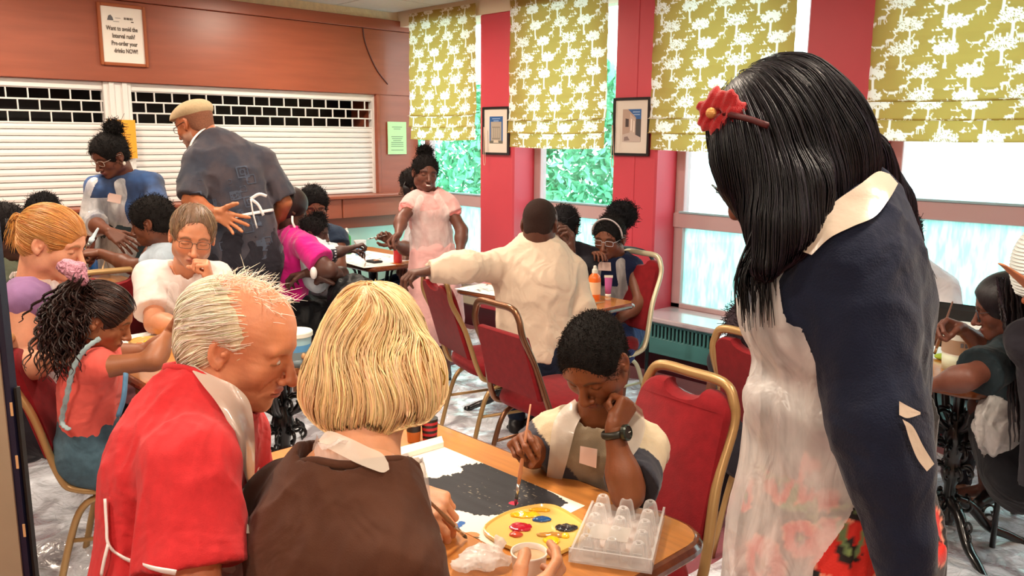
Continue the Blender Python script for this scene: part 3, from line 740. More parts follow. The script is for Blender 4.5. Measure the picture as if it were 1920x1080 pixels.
# ---- things on the walls
def frame_on_x(name, label, cat, a, b, x, fw, mf, mback):      # flat frame on the bar wall (plane x)
    y0, y1 = sorted((a[1], b[1])); z0, z1 = sorted((a[2], b[2]))
    r = thing(name, label, cat, (x, (y0 + y1) / 2, z0))
    for (lo, hi) in (((x, y0, z0), (x + .018, y0 + fw, z1)), ((x, y1 - fw, z0), (x + .018, y1, z1)), ((x, y0 + fw, z0), (x + .018, y1 - fw, z0 + fw)), ((x, y0 + fw, z1 - fw), (x + .018, y1 - fw, z1))):
        MB().box(lo, hi, .004).build('frame_rail', mf, r, world=True)
    MB().box((x, y0 + fw, z0 + fw), (x + .006, y1 - fw, z1 - fw)).build('backing', mback, r, world=True)
    return r, (y0, y1, z0, z1)
M_paper = mat('white_paper', 'f3ece2', 0.7)
M_ink = mat('black_ink', '1a1a1c', 0.7)
def text(body, size, loc, rot, m, name='lettering', parent=None, align='CENTER', bold=False, ext=0.0006, sx=1.0):
    c = bpy.data.curves.new(name, 'FONT'); c.body = body; c.size = size; c.align_x = align; c.align_y = 'CENTER'; c.extrude = ext; c.resolution_u = 2
    if bold: c.offset = size * 0.018
    o = bpy.data.objects.new(name, c); COL.objects.link(o); o.matrix_world = Matrix.Translation(loc) @ rot @ Matrix.Diagonal((sx, 1, 1, 1))
    me = o.to_mesh().copy(); mw = o.matrix_world.copy(); bpy.data.objects.remove(o)
    me.transform(mw); me.materials.clear(); me.materials.append(m)
    o = bpy.data.objects.new(name, me); COL.objects.link(o)
    if parent: o.parent = parent; o.matrix_parent_inverse = parent.matrix_world.inverted()
    return o
ROTX = Matrix.Rotation(PI / 2, 4, 'Z') @ Matrix.Rotation(PI / 2, 4, 'X')     # text facing +X
ROTY = Matrix.Rotation(PI / 2, 4, 'X')                                         # text facing -Y
r, (y0, y1, z0, z1) = frame_on_x('framed_notice', 'wooden framed white notice about the interval rush, high on the bar fascia', 'notice', PX(179, 3, XW), PX(278, 127, XW), XW + .004, .022, mat('frame_wood', 'a2552c', .35), M_paper)
cy = (y0 + y1) / 2; hz = z1 - z0
for k, s_ in enumerate(['Want to avoid the', 'Interval rush?', 'Pre-order your', 'drinks NOW!']):
    text(s_, .043, (XW + .012, cy + (-.004, .004, .006, .014)[k], z1 - .168 - .050 * k), ROTX, mat('notice_ink', '5a5048', .7), parent=r, bold=True, sx=.66)
m = MB()
for k_, w_ in enumerate([.007, .006, .008, .006, .007, .005]): m.box((XW + .0105, cy + .014 + .0105 * k_, z1 - .104), (XW + .0115, cy + .014 + .0105 * k_ + w_, z1 - .088))
m.box((XW + .0105, cy + .060, z1 - .120), (XW + .0115, cy + .078, z1 - .113)); m.build('printed_heading', mat('notice_ink', '5a5048', .7), r, world=True)
m = MB(); m.prism([(-.03, 0), (-.02, .03), (-.005, .038), (.008, .02), (.012, 0)], 0, .001, lambda a, b, c: (XW + .011 + c, cy - .07 + a, z1 - .115 + b)); m.box((XW + .0105, cy - .06, z1 - .122), (XW + .0115, cy - .02, z1 - .119)); m.box((XW + .0105, cy - .045, z1 - .098), (XW + .0115, cy - .01, z1 - .095)); m.build('printed_logo', mat('grey_ink', '6c6c70', .7), r, world=True)
def notice(label, a, b, x, col, lines, seed, inkc='7a5a28'):
    y0, y1 = sorted((a[1], b[1])); z0, z1 = sorted((a[2], b[2]))
    r = thing('paper_notice', label, 'notice', (x, (y0 + y1) / 2, z0))
    MB().box((x, y0, z0), (x + .0012, y1, z1)).build('paper', mat('paper_' + col, col, .65), r, world=True)
    rng = random.Random(seed); m = MB(); cy = (y0 + y1) / 2
    for k in range(lines):
        z = z1 - .03 - k * (z1 - z0 - .05) / lines; w = (y1 - y0) * (.18 + .18 * rng.random())
        if rng.random() < .75: m.box((x + .001, cy - w, z - .0025), (x + .0018, cy + w, z + .0025))
    m.build('printed_lines', mat('ink_' + inkc, inkc, .7), r, world=True)
notice('orange paper notice on the white post between the shutters', PX(201, 224, XW + .01), PX(259, 297, XW + .01), XW + .002, 'f2a72e', 12, 4)
notice('pale green paper notice on the mahogany pier in the corner', PX(726, 228, XW), PX(762, 289, XW), XW + .003, 'b9d8a0', 14, 6, '5d7a58')
def picture(label, tl, br, facade):
    x0, x1 = tl[0], br[0]; z1, z0 = tl[2], br[2]; y = YW - .026
    r = thing('framed_picture', label, 'picture', ((x0 + x1) / 2, YW, z0)); fw = .018; Mf = mat('black_frame', '141214', .3)
    for lo, hi in (((x0, y, z0), (x0 + fw, YW - .002, z1)), ((x1 - fw, y, z0), (x1, YW - .002, z1)), ((x0 + fw, y, z0), (x1 - fw, YW - .002, z0 + fw)), ((x0 + fw, y, z1 - fw), (x1 - fw, YW - .002, z1))):
        MB().box(lo, hi, .003).build('frame_rail', Mf, r, world=True)
    MB().box((x0 + fw, YW - .014, z0 + fw), (x1 - fw, YW - .004, z1 - fw)).build('mount', mat('cream_mount', 'e6d9cc', .7), r, world=True)
    w = x1 - x0; h = z1 - z0
    a0, a1 = x0 + w * .26, x1 - w * .24; c0, c1 = z0 + h * .24, z1 - h * .20; yy = YW - .0148
    MB().box((a0, yy, c0), (a1, YW - .013, c1)).build('photo_sky', mat('photo_blue', '2f62a0', .4), r, world=True)
    Wd = a1 - a0; Hd = c1 - c0
    def fl(x_, z_): return (a0 + Wd * x_, c0 + Hd * z_)
    def flat(poly, name, col, k):
        V = [(fl(px_, pz)[0], yy - .0004 * k, fl(px_, pz)[1]) for px_, pz in poly]
        V2 = [(a_, yy + .0004, c_) for a_, b_, c_ in V]; n = len(V)
        MB().add(V + V2, [tuple(range(n)), tuple(range(2 * n - 1, n - 1, -1))] + [(i, n + i, n + (i + 1) % n, (i + 1) % n) for i in range(n)]).build(name, mat('photo_' + col, col, .5), r, world=True)
    if facade:
        flat([(0, 0), (0, 1), (.28, 1), (.72, .75), (.72, .1), (.72, 0)], 'photo_building', 'b89c8c', 1); flat([(.40, .1), (.40, .86), (.70, .70), (.70, .1)], 'photo_facade', 'cdb6a8', 2)
        flat([(.16, .46), (.16, .72), (.34, .70), (.34, .46)], 'photo_opening', '4a3a38', 2); flat([(.72, .05), (.72, .7), (1, .7), (1, .05)], 'photo_trees', '4a4648', 1)
        flat([(.45, .35), (.45, .72), (.52, .69), (.52, .35)], 'photo_column', 'efe0d4', 3); flat([(.60, .3), (.60, .66), (.66, .63), (.66, .3)], 'photo_column', 'efe0d4', 3)
        flat([(0, 0), (0, .22), (.5, .30), (.72, .22), (1, .14), (1, 0)], 'photo_forecourt', 'c9b6ac', 4)
        flat([(.1, .03), (.12, .15), (.3, .17), (.42, .05)], 'photo_people', '8f7a76', 5)
    else:
        flat([(.1, .08), (.1, .80), (.9, .80), (.9, .08)], 'photo_facade', 'b3a696', 1); flat([(.2, .15), (.2, .62), (.8, .62), (.8, .15)], 'photo_wall', '8f8578', 2)
        for q in range(4): flat([(.24 + q * .15, .2), (.24 + q * .15, .58), (.30 + q * .15, .58), (.30 + q * .15, .2)], 'photo_column', 'cfc3b0', 3)
        flat([(0, 0), (0, .1), (1, .1), (1, 0)], 'photo_ground', '6b6a60', 3); flat([(.3, .02), (.34, .12), (.66, .12), (.7, .02)], 'photo_people', 'd8c8b4', 4)
    for k, (q0, q1) in enumerate([(.55, .93), (.58, .93)] if facade else [(.2, .8), (.3, .7)]):
        V = [(fl(q0, .93 - .08 * k)[0], yy - .0003, fl(q0, .93 - .08 * k)[1]), (fl(q1, .9)[0], yy - .0003, fl(q1, .93 - .08 * k)[1]), (fl(q1, .9)[0], yy - .0003, fl(q1, .90 - .08 * k)[1]), (fl(q0, .9)[0], yy - .0003, fl(q0, .90 - .08 * k)[1])]
        MB().add(V, [(0, 1, 2, 3)]).build('photo_caption', mat('photo_cap', '9db8dc', .5), r, world=True)
picture('smaller black framed photo of a pale building on the first red column', PY(908, 201, YW), PY(957, 291, YW), False)
picture('larger black framed photo of a theatre facade under blue sky on the second red column', PY(1154, 184, YW), PY(1219, 293, YW), True)

# ---- navy edged display board close on the left
def display_board():
    a = PZ(62, 1079, .62); x, y = a[0], a[1]
    ax = CR; 
    r = thing('display_board', 'navy edged display board with pale hardboard panel, cut by the left photo edge', 'display board', (x, y, 0))
    Mn = mat('navy_paint', '10142e', .4, bump=.1, bscale=60, var=.2); Mh = mat('hardboard', '9a8c74', .6, bump=.1, bscale=30, var=.08)
    u = -CR; v = CF
    def bx(u0, u1, v0, v1, z0, z1):
        return [np.array([x, y, 0]) + u * uu + v * vv + UP * zz for uu in (u0, u1) for vv in (v0, v1) for zz in (z0, z1)]
    f = [(0, 1, 3, 2), (4, 6, 7, 5), (0, 4, 5, 1), (2, 3, 7, 6), (0, 2, 6, 4), (1, 5, 7, 3)]
    MB().add(bx(0.0, .020, -.012, .012, 0, 1.55), f).build('edge_strip', Mn, r, world=True)
    MB().add(bx(-.008, -.002, -.004, .010, .3, 1.06), f).build('hinge_strip', mat('black_strip', '15130f', .5), r, world=True)
    MB().add(bx(.020, .42, -.010, .010, .95, 1.55), f).build('upper_panel', Mn, r, world=True)
    MB().add(bx(.014, .42, -.016, -.008, .1, 1.16), f).build('lower_panel', Mh, r, world=True)
    for zz in (.72, .88, 1.0): MB().add(bx(-.001, .004, -.0135, -.0115, zz, zz + .03), f).build('paint_chip', mat('bare_wood_chip', 'c8a070', .6), r, world=True)
display_board()
# ================================================================= FIGURES (signed distance fields turned into meshes)
f32 = np.float32
class Sdf:
    def __init__(s): s.ops = []; s.disp = None
    def cone(s, a, b, ra, rb=None, k=0.02, flat=None, sub=False):
        """tapered capsule; flat=(axis, factor) squashes it along an axis"""
        rb = ra if rb is None else rb
        s.ops.append(['c', np.asarray(a, float), np.asarray(b, float), ra, rb, k, flat, sub]); return s
    def path(s, pts, rad, k=0.02, flat=None):
        for i in range(len(pts) - 1): s.cone(pts[i], pts[i + 1], rad[i], rad[i + 1], k, flat)
        return s
    def ell(s, c, r, k=0.02, R=None, sub=False):
        s.ops.append(['e', np.asarray(c, float), np.asarray(r, float), np.eye(3) if R is None else np.asarray(R, float), k, sub]); return s
    def cut(s, p, n, c=None, rad=None):
        """remove everything on the side n points to, optionally only within rad of c"""
        s.ops.append(['p', np.asarray(p, float), nz(n), None if c is None else np.asarray(c, float), rad]); return s
    def group(s, sub, k=0.03):
        s.ops.append(['g', sub, 0, 0, k, False]); return s
    @staticmethod
    def _prim(o, x, y, z):
        if o[0] == 'g':
            F = np.full(np.broadcast(x, y, z).shape, 0.5)
            for q in o[1].ops:
                if q[0] == 'p': F = Sdf._cutv(F, q, x, y, z)
                else: F = Sdf._comb(F, Sdf._prim(q, x, y, z), q[5] if q[0] == 'c' else q[4], q[7] if q[0] == 'c' else q[5])
            return F
        if o[0] == 'c':
            _, a, b, ra, rb, k, flat, sub = o
            ba = b - a; L2 = float(ba @ ba) + 1e-12
            px, py, pz = x - a[0], y - a[1], z - a[2]
            t = np.clip((px * ba[0] + py * ba[1] + pz * ba[2]) / L2, 0, 1)
            qx, qy, qz = px - t * ba[0], py - t * ba[1], pz - t * ba[2]
            if flat is not None:
                n, f = flat; dn = (qx * n[0] + qy * n[1] + qz * n[2]) * (1 / f - 1)
                qx = qx + n[0] * dn; qy = qy + n[1] * dn; qz = qz + n[2] * dn
                return (np.sqrt(qx * qx + qy * qy + qz * qz) - (ra + (rb - ra) * t)) * (0.5 + 0.5 * min(f, 1))
            return np.sqrt(qx * qx + qy * qy + qz * qz) - (ra + (rb - ra) * t)
        if o[0] == 'e':
            _, c, r, R, k, sub = o
            px, py, pz = x - c[0], y - c[1], z - c[2]
            u = (px * R[0][0] + py * R[1][0] + pz * R[2][0]) / r[0]; v = (px * R[0][1] + py * R[1][1] + pz * R[2][1]) / r[1]; w = (px * R[0][2] + py * R[1][2] + pz * R[2][2]) / r[2]
            k0 = np.sqrt(u * u + v * v + w * w); k1 = np.sqrt((u / r[0]) ** 2 + (v / r[1]) ** 2 + (w / r[2]) ** 2) + 1e-9
            return k0 * (k0 - 1) / k1
    @staticmethod
    def _box(o):
        if o[0] == 'g':
            a, b = o[1].bounds(); return a - o[4], b + o[4]
        if o[0] == 'c':
            r = max(o[3], o[4]) * (max(1, o[6][1]) if o[6] is not None else 1) + o[5]
            return np.minimum(o[1], o[2]) - r, np.maximum(o[1], o[2]) + r
        r = float(max(o[2])) + o[4]; return o[1] - r, o[1] + r
    def bounds(s):
        lo = np.full(3, 1e9); hi = -lo
        for o in s.ops:
            if o[0] == 'p' or (o[0] == 'c' and o[7]) or (o[0] == 'e' and o[5]): continue
            a, b = s._box(o); lo = np.minimum(lo, a); hi = np.maximum(hi, b)
        return lo, hi
    @staticmethod
    def _comb(F, d, k, sub):
        if sub:
            if k <= 0: return np.maximum(F, -d)
            h = np.maximum(k - np.abs(F + d), 0) / k; return np.maximum(F, -d) + h * h * k * .25
        if k <= 0: return np.minimum(F, d)
        h = np.maximum(k - np.abs(F - d), 0) / k; return np.minimum(F, d) - h * h * k * .25
    def val(s, p):
        p = np.asarray(p, float); x, y, z = p[..., 0], p[..., 1], p[..., 2]; F = np.full(x.shape, 0.5)
        for o in s.ops:
            if o[0] == 'p': F = s._cutv(F, o, x, y, z)
            else: F = s._comb(F, s._prim(o, x, y, z), o[5] if o[0] == 'c' else o[4], o[7] if o[0] == 'c' else o[5])
        if s.disp is not None: F = F + s.disp(p)
        return F
    @staticmethod
    def _cutv(F, o, x, y, z):
        d = (x - o[1][0]) * o[2][0] + (y - o[1][1]) * o[2][1] + (z - o[1][2]) * o[2][2]
        if o[3] is not None:
            q = np.sqrt((x - o[3][0]) ** 2 + (y - o[3][1]) ** 2 + (z - o[3][2]) ** 2) - o[4]; d = np.minimum(d, -q)
        return np.maximum(F, d)
    def grad(s, p, e=0.003):
        g = np.stack([s.val(p + np.eye(3)[i] * e) - s.val(p - np.eye(3)[i] * e) for i in range(3)], -1)
        return g / (np.linalg.norm(g, axis=-1, keepdims=True) + 1e-12)
    def mesh(s, h, iso=0.0, clip=None):
        lo, hi = s.bounds(); mg = iso + 3 * h + 0.008; lo = lo - mg; hi = hi + mg
        if clip is not None: lo = np.maximum(lo, clip[0]); hi = np.minimum(hi, clip[1])
        n = np.ceil((hi - lo) / h).astype(int) + 1
        ax = [(lo[i] + h * np.arange(n[i])).astype(f32) for i in range(3)]
        F = np.full(n, 0.05, f32)
        for o in s.ops:
            if o[0] == 'p':
                F = s._cutv(F, o, ax[0][:, None, None], ax[1][None, :, None], ax[2][None, None, :]).astype(f32); continue
            a, b = s._box(o); a = a - mg; b = b + mg
            i0 = np.clip(np.floor((a - lo) / h).astype(int), 0, n); i1 = np.clip(np.ceil((b - lo) / h).astype(int) + 1, 0, n)
            if np.any(i1 <= i0): continue
            sl = tuple(slice(i0[i], i1[i]) for i in range(3))
            d = s._prim(o, ax[0][sl[0]][:, None, None], ax[1][sl[1]][None, :, None], ax[2][sl[2]][None, None, :])
            F[sl] = s._comb(F[sl], d.astype(f32), o[5] if o[0] == 'c' else o[4], o[7] if o[0] == 'c' else o[5])
        if s.disp is not None:
            idx = np.nonzero(np.abs(F - iso) < 3 * h + 0.012)
            p = np.stack([ax[i][idx[i]] for i in range(3)], -1); F[idx] += s.disp(p).astype(f32)
        F -= f32(iso)
        F[0] = F[-1] = 1; F[:, 0] = F[:, -1] = 1; F[:, :, 0] = F[:, :, -1] = 1
        return snets(F, lo, h)
def snets(F, lo, h):
    S = F < 0
    c = np.zeros(tuple(np.array(F.shape) - 1), np.int8)
    for i in (0, 1):
        for j in (0, 1):
            for k in (0, 1): c += S[i:F.shape[0] - 1 + i, j:F.shape[1] - 1 + j, k:F.shape[2] - 1 + k]
    act = (c > 0) & (c < 8); I = np.nonzero(act); n = len(I[0])
    if n == 0: return np.zeros((0, 3), f32), np.zeros((0, 4), int)
    idx = np.full(c.shape, -1, np.int32); idx[I] = np.arange(n)
    acc = np.zeros((n, 3), f32); cnt = np.zeros(n, f32)
    I = [q.astype(np.int32) for q in I]
    for a in range(3):
        for u in (0, 1):
            for v in (0, 1):
                o = [0, 0, 0]; b1, b2 = [q for q in range(3) if q != a]; o[b1] = u; o[b2] = v
                o2 = list(o); o2[a] = 1
                f0 = F[I[0] + o[0], I[1] + o[1], I[2] + o[2]]; f1 = F[I[0] + o2[0], I[1] + o2[1], I[2] + o2[2]]
                m = (f0 < 0) != (f1 < 0); t = np.where(m, f0 / (f0 - f1 + 1e-12), 0)
                q = np.zeros((n, 3), f32); q[:, b1] = u; q[:, b2] = v; q[:, a] = t
                acc += q * m[:, None]; cnt += m
    V = (np.stack(I, -1) + acc / cnt[:, None]) * h + lo
    quads = []
    for a in range(3):
        b1, b2 = [q for q in range(3) if q != a]
        sl0 = [slice(None)] * 3; sl1 = [slice(None)] * 3
        sl0[a] = slice(0, -1); sl1[a] = slice(1, None)
        ch = S[tuple(sl0)] != S[tuple(sl1)]
        E = np.nonzero(ch); s0 = S[tuple(sl0)][E]
        E = [e.astype(np.int32) for e in E]
        ok = (E[b1] > 0) & (E[b2] > 0) & (E[b1] < F.shape[b1] - 1) & (E[b2] < F.shape[b2] - 1)
        E = [e[ok] for e in E]; s0 = s0[ok]
        def g(d1, d2):
            q = [E[0], E[1], E[2]]; q[b1] = E[b1] - d1; q[b2] = E[b2] - d2; return idx[q[0], q[1], q[2]]
        Q = np.stack([g(1, 1), g(0, 1), g(0, 0), g(1, 0)], -1)
        flip = s0 if a != 1 else ~s0
        Q[~flip] = Q[~flip][:, ::-1]; quads.append(Q)
    return V.astype(np.float64), np.concatenate(quads)
def merge(parts):
    V = []; Fq = []; C = []; n = 0
    for v, f, c in parts:
        V.append(v); Fq.append(f + n); n += len(v)
        C.append(np.broadcast_to(np.asarray(c, f32), (len(v), 3)))
    return np.concatenate(V), np.concatenate(Fq), np.concatenate(C)
def wav(p, f, seed):
    return wavn(p, f, seed)
def folds(f, amp, seed, dir_=None, stretch=0.35):
    """soft ridged cloth folds, drawn out along dir_"""
    def g(p):
        q = np.asarray(p, float)
        if dir_ is not None: q = q - np.outer(q @ dir_, dir_) * (1 - stretch) if q.ndim == 2 else q
        a = wavn(q, f * 1.35, seed); b = wavn(q, f * 3.1, seed + 1)
        return -amp * 1.3 * ((1 - np.abs(a)) ** 3 - .35) - amp * .55 * ((1 - np.abs(b)) ** 4 - .25)
    return g

# ---------------- materials for figures
def skin_mat(): return mat('skin', '000000', 0.48, bump=0.12, bscale=220, var=0.10, vscale=22, attr=True, sub=0.12, spec=0.45)
def hair_mat(): return mat('hair', '000000', 0.42, bump=0.35, bscale=160, var=0.12, vscale=50, attr=True, spec=0.4, stretch=(1, 1, .25))
def cloth_mat(name, col, rough=0.85, var=0.08, vscale=14, bump=0.25, bscale=420, sheen=0.08, color2=None, **k):
    return mat('cloth_' + name, col, rough, spec=.2, foldb=k.pop('foldb', .45), fscale=k.pop('fscale', 7.0), bump=bump, bscale=bscale, var=var, vscale=vscale, sheen=sheen, color2=color2, **k)
M_apron = bpy.data.materials.new('apron_polythene'); M_apron.use_nodes = True
nt = M_apron.node_tree; nt.nodes.clear(); N = nt.nodes; L_ = nt.links
o_ = N.new('ShaderNodeOutputMaterial'); t_ = N.new('ShaderNodeBsdfTransparent'); b_ = N.new('ShaderNodeBsdfPrincipled'); x_ = N.new('ShaderNodeMixShader'); tl_ = N.new('ShaderNodeBsdfTranslucent'); x2 = N.new('ShaderNodeMixShader')
b_.inputs['Base Color'].default_value = (0.96, 0.93, 0.90, 1); b_.inputs['Roughness'].default_value = 0.28; b_.inputs['Specular IOR Level'].default_value = 0.8
tl_.inputs[0].default_value = (0.93, 0.91, 0.89, 1); x2.inputs[0].default_value = 0.35
tc = N.new('ShaderNodeTexCoord'); mp = N.new('ShaderNodeMapping'); mp.inputs['Scale'].default_value = (1, 1, .45); n_ = N.new('ShaderNodeTexNoise'); n_.inputs['Scale'].default_value = 11; n_.inputs['Detail'].default_value = 4; n_.inputs['Distortion'].default_value = 1.5
r_ = N.new('ShaderNodeMapRange'); r_.inputs[1].default_value = .35; r_.inputs[2].default_value = .65; r_.inputs[3].default_value = .45; r_.inputs[4].default_value = .86
L_.new(tc.outputs['Object'], mp.inputs[0]); L_.new(mp.outputs[0], n_.inputs[0]); L_.new(n_.outputs['Fac'], r_.inputs[0]); L_.new(r_.outputs[0], x_.inputs[0])
n2 = N.new('ShaderNodeTexNoise'); n2.inputs['Scale'].default_value = 22; n2.inputs['Distortion'].default_value = 2.0; bp = N.new('ShaderNodeBump'); bp.inputs['Strength'].default_value = .7; bp.inputs['Distance'].default_value = .006
L_.new(mp.outputs[0], n2.inputs[0]); L_.new(n2.outputs['Fac'], bp.inputs['Height']); L_.new(bp.outputs[0], b_.inputs['Normal'])
L_.new(b_.outputs[0], x2.inputs[1]); L_.new(tl_.outputs[0], x2.inputs[2]); L_.new(t_.outputs[0], x_.inputs[1]); L_.new(x2.outputs[0], x_.inputs[2]); L_.new(x_.outputs[0], o_.inputs[0])
M_lens = mat('spectacle_lens', 'dfe8ea', 0.03, trans=1.0, alpha=0.25)

# ---------------- heads
class Head:
    """local frame: x right, y forward (face), z up, origin between the ears"""
    def __init__(s, c, yaw, pitch, roll=0.0, scale=1.0, fwd=None):
        f = D(yaw, pitch) if fwd is None else nz(fwd)
        r = nz(np.cross(f, UP)); u = np.cross(r, f)
        if roll: r, u = rodr(r, f, math.radians(roll)), rodr(u, f, math.radians(roll))
        s.R = np.stack([r, f, u], 1); s.c = np.asarray(c, float); s.s = scale
    def w(s, p): return s.c + (np.asarray(p, float) * s.s) @ s.R.T
    def l(s, p): return ((np.asarray(p, float) - s.c) @ s.R) / s.s
def head_sdf(o, neckl=None, neckr=.052):
    """o: shape options; returns Sdf in local head units"""
    S = Sdf(); jw = o.get('jaw', 1.0); fat = o.get('fat', 0.0); ch = o.get('child', 0)
    S.ell((0, -.014, .036), (.073, .094, .080), 0)
    S.ell((0, .012, .030), (.070, .078, .074), .03)
    S.ell((0, .026, -.034), (.055 * jw + fat, .062, .072), .035)
    S.ell((0, .050, -.082 + ch * .008), (.030 * jw + fat, .030, .026), .03)          # jaw front
    S.ell((0, .074, -.098 + ch * .010), (.016, .013, .012), .022)              # chin
    for sx in (-1, 1):
        S.ell((sx * .050 * jw, .004, -.058), (.018 + fat, .030, .028), .03)             # jaw angle
        S.ell((sx * .040, .058, -.026), (.020 + fat * .6, .020, .022), .022)              # cheek
        S.cone((sx * .012, .086, .024), (sx * .046, .072, .022), .0085, .008, .014)   # brow
        S.ell((sx * .032, .094, .003), (.017, .014, .0115), .010, sub=True)       # socket
        S.ell((sx * .032, .0735, .001), (.0140, .0140, .0125), .004)              # lid over eye
    nl = o.get('nose', 1.0); nw = o.get('nosew', 1.0)
    S.cone((0, .086, .012), (0, .102 + .008 * nl, -.030), .0075, .0095 * nw, .009)
    S.ell((0, .104 + .009 * nl, -.036), (.0105 * nw, .0105, .0095), .008)
    for sx in (-1, 1):
        S.ell((sx * .0115 * nw, .098, -.0395), (.0075 * nw, .009, .0068), .006)
        S.ell((sx * .006 * nw, .105, -.0465), (.0032, .004, .003), .003, sub=True)
    lp = o.get('lips', 1.0)
    S.ell((0, .083, -.064), (.024, .012, .014), .012)
    S.ell((0, .0935, -.0605), (.0215, .0075, .0042 * lp), .004)
    S.ell((0, .0920, -.0695), (.0185, .0075, .0052 * lp), .004)
    S.ell((0, .101, -.0648), (.021, .006, .0011), .002, sub=True)
    if o.get('smile'):
        for sx in (-1, 1): S.cone((sx * .030, .082, -.044), (sx * .036, .074, -.066), .004, .003, .006, sub=True)
    for sx in (-1, 1):                                                         # ears
        n = nz((sx * 1.0, .25, .05)); Re = np.stack([n, nz(np.cross([0, 0, 1], n)) * -1, [0, 0, 1.0]], 1)
        S.ell((sx * .078, -.006, .000), (.0075, .0185, .030), .004, R=Re)
        S.ell((sx * .0835, -.002, .002), (.006, .0105, .018), .003, R=Re, sub=True)
        S.ell((sx * .079, -.002, -.024), (.006, .009, .010), .004)
        S.ell((sx * .0815, .004, -.002), (.004, .0045, .006), .003)
    if neckl is not None:
        S.cone((0, -.022, -.045), neckl, neckr * .98, neckr * 1.08, .030)
        S.cone((0, -.040, -.020), np.asarray(neckl) + [0, -.01, 0], neckr * .86, neckr, .03)
    if o.get('wrinkle'): S.disp = lambda p: .0006 * wavn(p * [1, 1, 3.0], 130, 5)
    return S
def head_col(V, skin, lip, brow, o):
    C = np.tile(np.array(skin, f32), (len(V), 1)); x, y, z = V[:, 0], V[:, 1], V[:, 2]
    def bl(m, c): 
        m = np.clip(m, 0, 1)[:, None]; C[:] = C * (1 - m) + np.array(c, f32) * m
    ch = np.array(skin) * np.array(o.get('flush', (1.05, .88, .84)))
    d = np.exp(-(((np.abs(x) - .042) / .018) ** 2 + ((z + .03) / .022) ** 2)) * (y > .03); bl(d * .7, ch)
    bl(np.exp(-((x / .012) ** 2 + ((z + .036) / .012) ** 2)) * (y > .09) * .6, ch)
    bl(np.exp(-(((np.abs(x) - .079) / .01) ** 2 + (z / .04) ** 2)) * .5, ch)
    lipm = ((x / .0225) ** 4 + ((z + .065) / .0098) ** 2 < 1) & (y > .082); bl(lipm * .85, lip)
    bl(((np.abs(z + .0650) < .0014) & (np.abs(x) < .023) & (y > .08)) * .75, np.array(lip) * .35)
    ax = np.abs(x); bz = .025 - 2.2 * (ax - .028) ** 2 * 10
    bl(np.exp(-((z - bz) / (.0036 if o.get('browthin') else .0048)) ** 4) * (ax > .012) * (ax < .050) * (y > .058) * o.get('browk', .85), brow)
    ez = -.0035 - .0 * ax + 6 * (ax - .032) ** 2
    bl(np.exp(-((z - ez) / .0017) ** 2) * (ax > .018) * (ax < .047) * (y > .068) * .9, np.array(brow) * .5)
    bl(np.exp(-((ax - .032) / .018) ** 2 - ((z + .006) / .010) ** 2) * (y > .065) * .18, np.array(skin) * .6)
    if o.get('stubble'):
        q = np.clip((-.035 - z) / .02, 0, 1) * (y > -.02) * (1 - lipm); bl(q * .35 * (V[:, 2] > -.125), o['stubble'])
    if o.get('scalp') is not None:
        fz = face_zone(V); bl((fz < 0) * (z > -.07) * 0 + 0, o['scalp'])
    return C
def face_zone(p):
    """negative = belongs to the face and neck, positive = hair"""
    x, y, z = p[..., 0], p[..., 1], p[..., 2]
    line = np.where(y > -.01, .058 + 0 * z, .058)
    return z
def hair_cap(o):
    o = dict(o); o['front'] = o.get('front', .062) + .008
    """solid hair on the skull in head units. o: t thickness, front hairline z, side, nape"""
    S = Sdf(); t = o.get('t', .010)
    S.ell((0, -.014, .036), (.073 + t, .094 + t, .080 + t * o.get('top', 1.2)), 0)
    S.ell((0, .010, .030), (.070 + t * .8, .078 + t * .8, .074 + t), .02)
    S.ell((0, -.040, -.025), (.060 + t, .052 + t, .050), .025)
    fr = o.get('front', .062); 
    S.ell((0, .115, fr - .085), (.066, .075, .085), .012, sub=True)       # face opening
    S.ell((0, .105, fr - .12), (.090, .068, .10), .012, sub=True)
    if not o.get('overear'):
        for sx in (-1, 1): S.ell((sx * .088, .002, -.012), (.026, .030, .036), .010, sub=True)
    S.cut((0, -.05, o.get('nape', -.062)), nz((0, .45, -1)))
    if o.get('rough'): S.disp = lambda p: o['rough'] * wavn(p, 190, 3) + o['rough'] * wavn(p, 420, 4)
    return S
def strands(lines, rad, m=3, taper=True):
    """many thin tapered tubes in one vertex array; lines (n, k, 3)"""
    lines = np.asarray(lines, float); n, k, _ = lines.shape
    T = np.gradient(lines, axis=1); T /= np.linalg.norm(T, axis=2, keepdims=True) + 1e-9
    ref = np.where(np.abs(T[:, :, 2:3]) < .9, np.array([0, 0, 1.0]), np.array([1.0, 0, 0]))
    u = np.cross(T, ref); u /= np.linalg.norm(u, axis=2, keepdims=True) + 1e-9; w = np.cross(T, u)
    rr = np.asarray(rad, float).reshape(-1, 1) * (np.sin(np.linspace(.35, PI - .12, k)) ** .6 if taper else np.ones(k))[None, :]
    V = np.stack([lines + rr[..., None] * (math.cos(2 * PI * j / m) * u + math.sin(2 * PI * j / m) * w) for j in range(m)], 2)
    base = np.arange(n)[:, None, None] * (k * m) + np.arange(k - 1)[None, :, None] * m
    Q = [np.stack([base[..., 0] + j, base[..., 0] + (j + 1) % m, base[..., 0] + m + (j + 1) % m, base[..., 0] + m + j], -1).reshape(-1, 4) for j in range(m)]
    return V.reshape(-1, 3), np.concatenate(Q), k * m
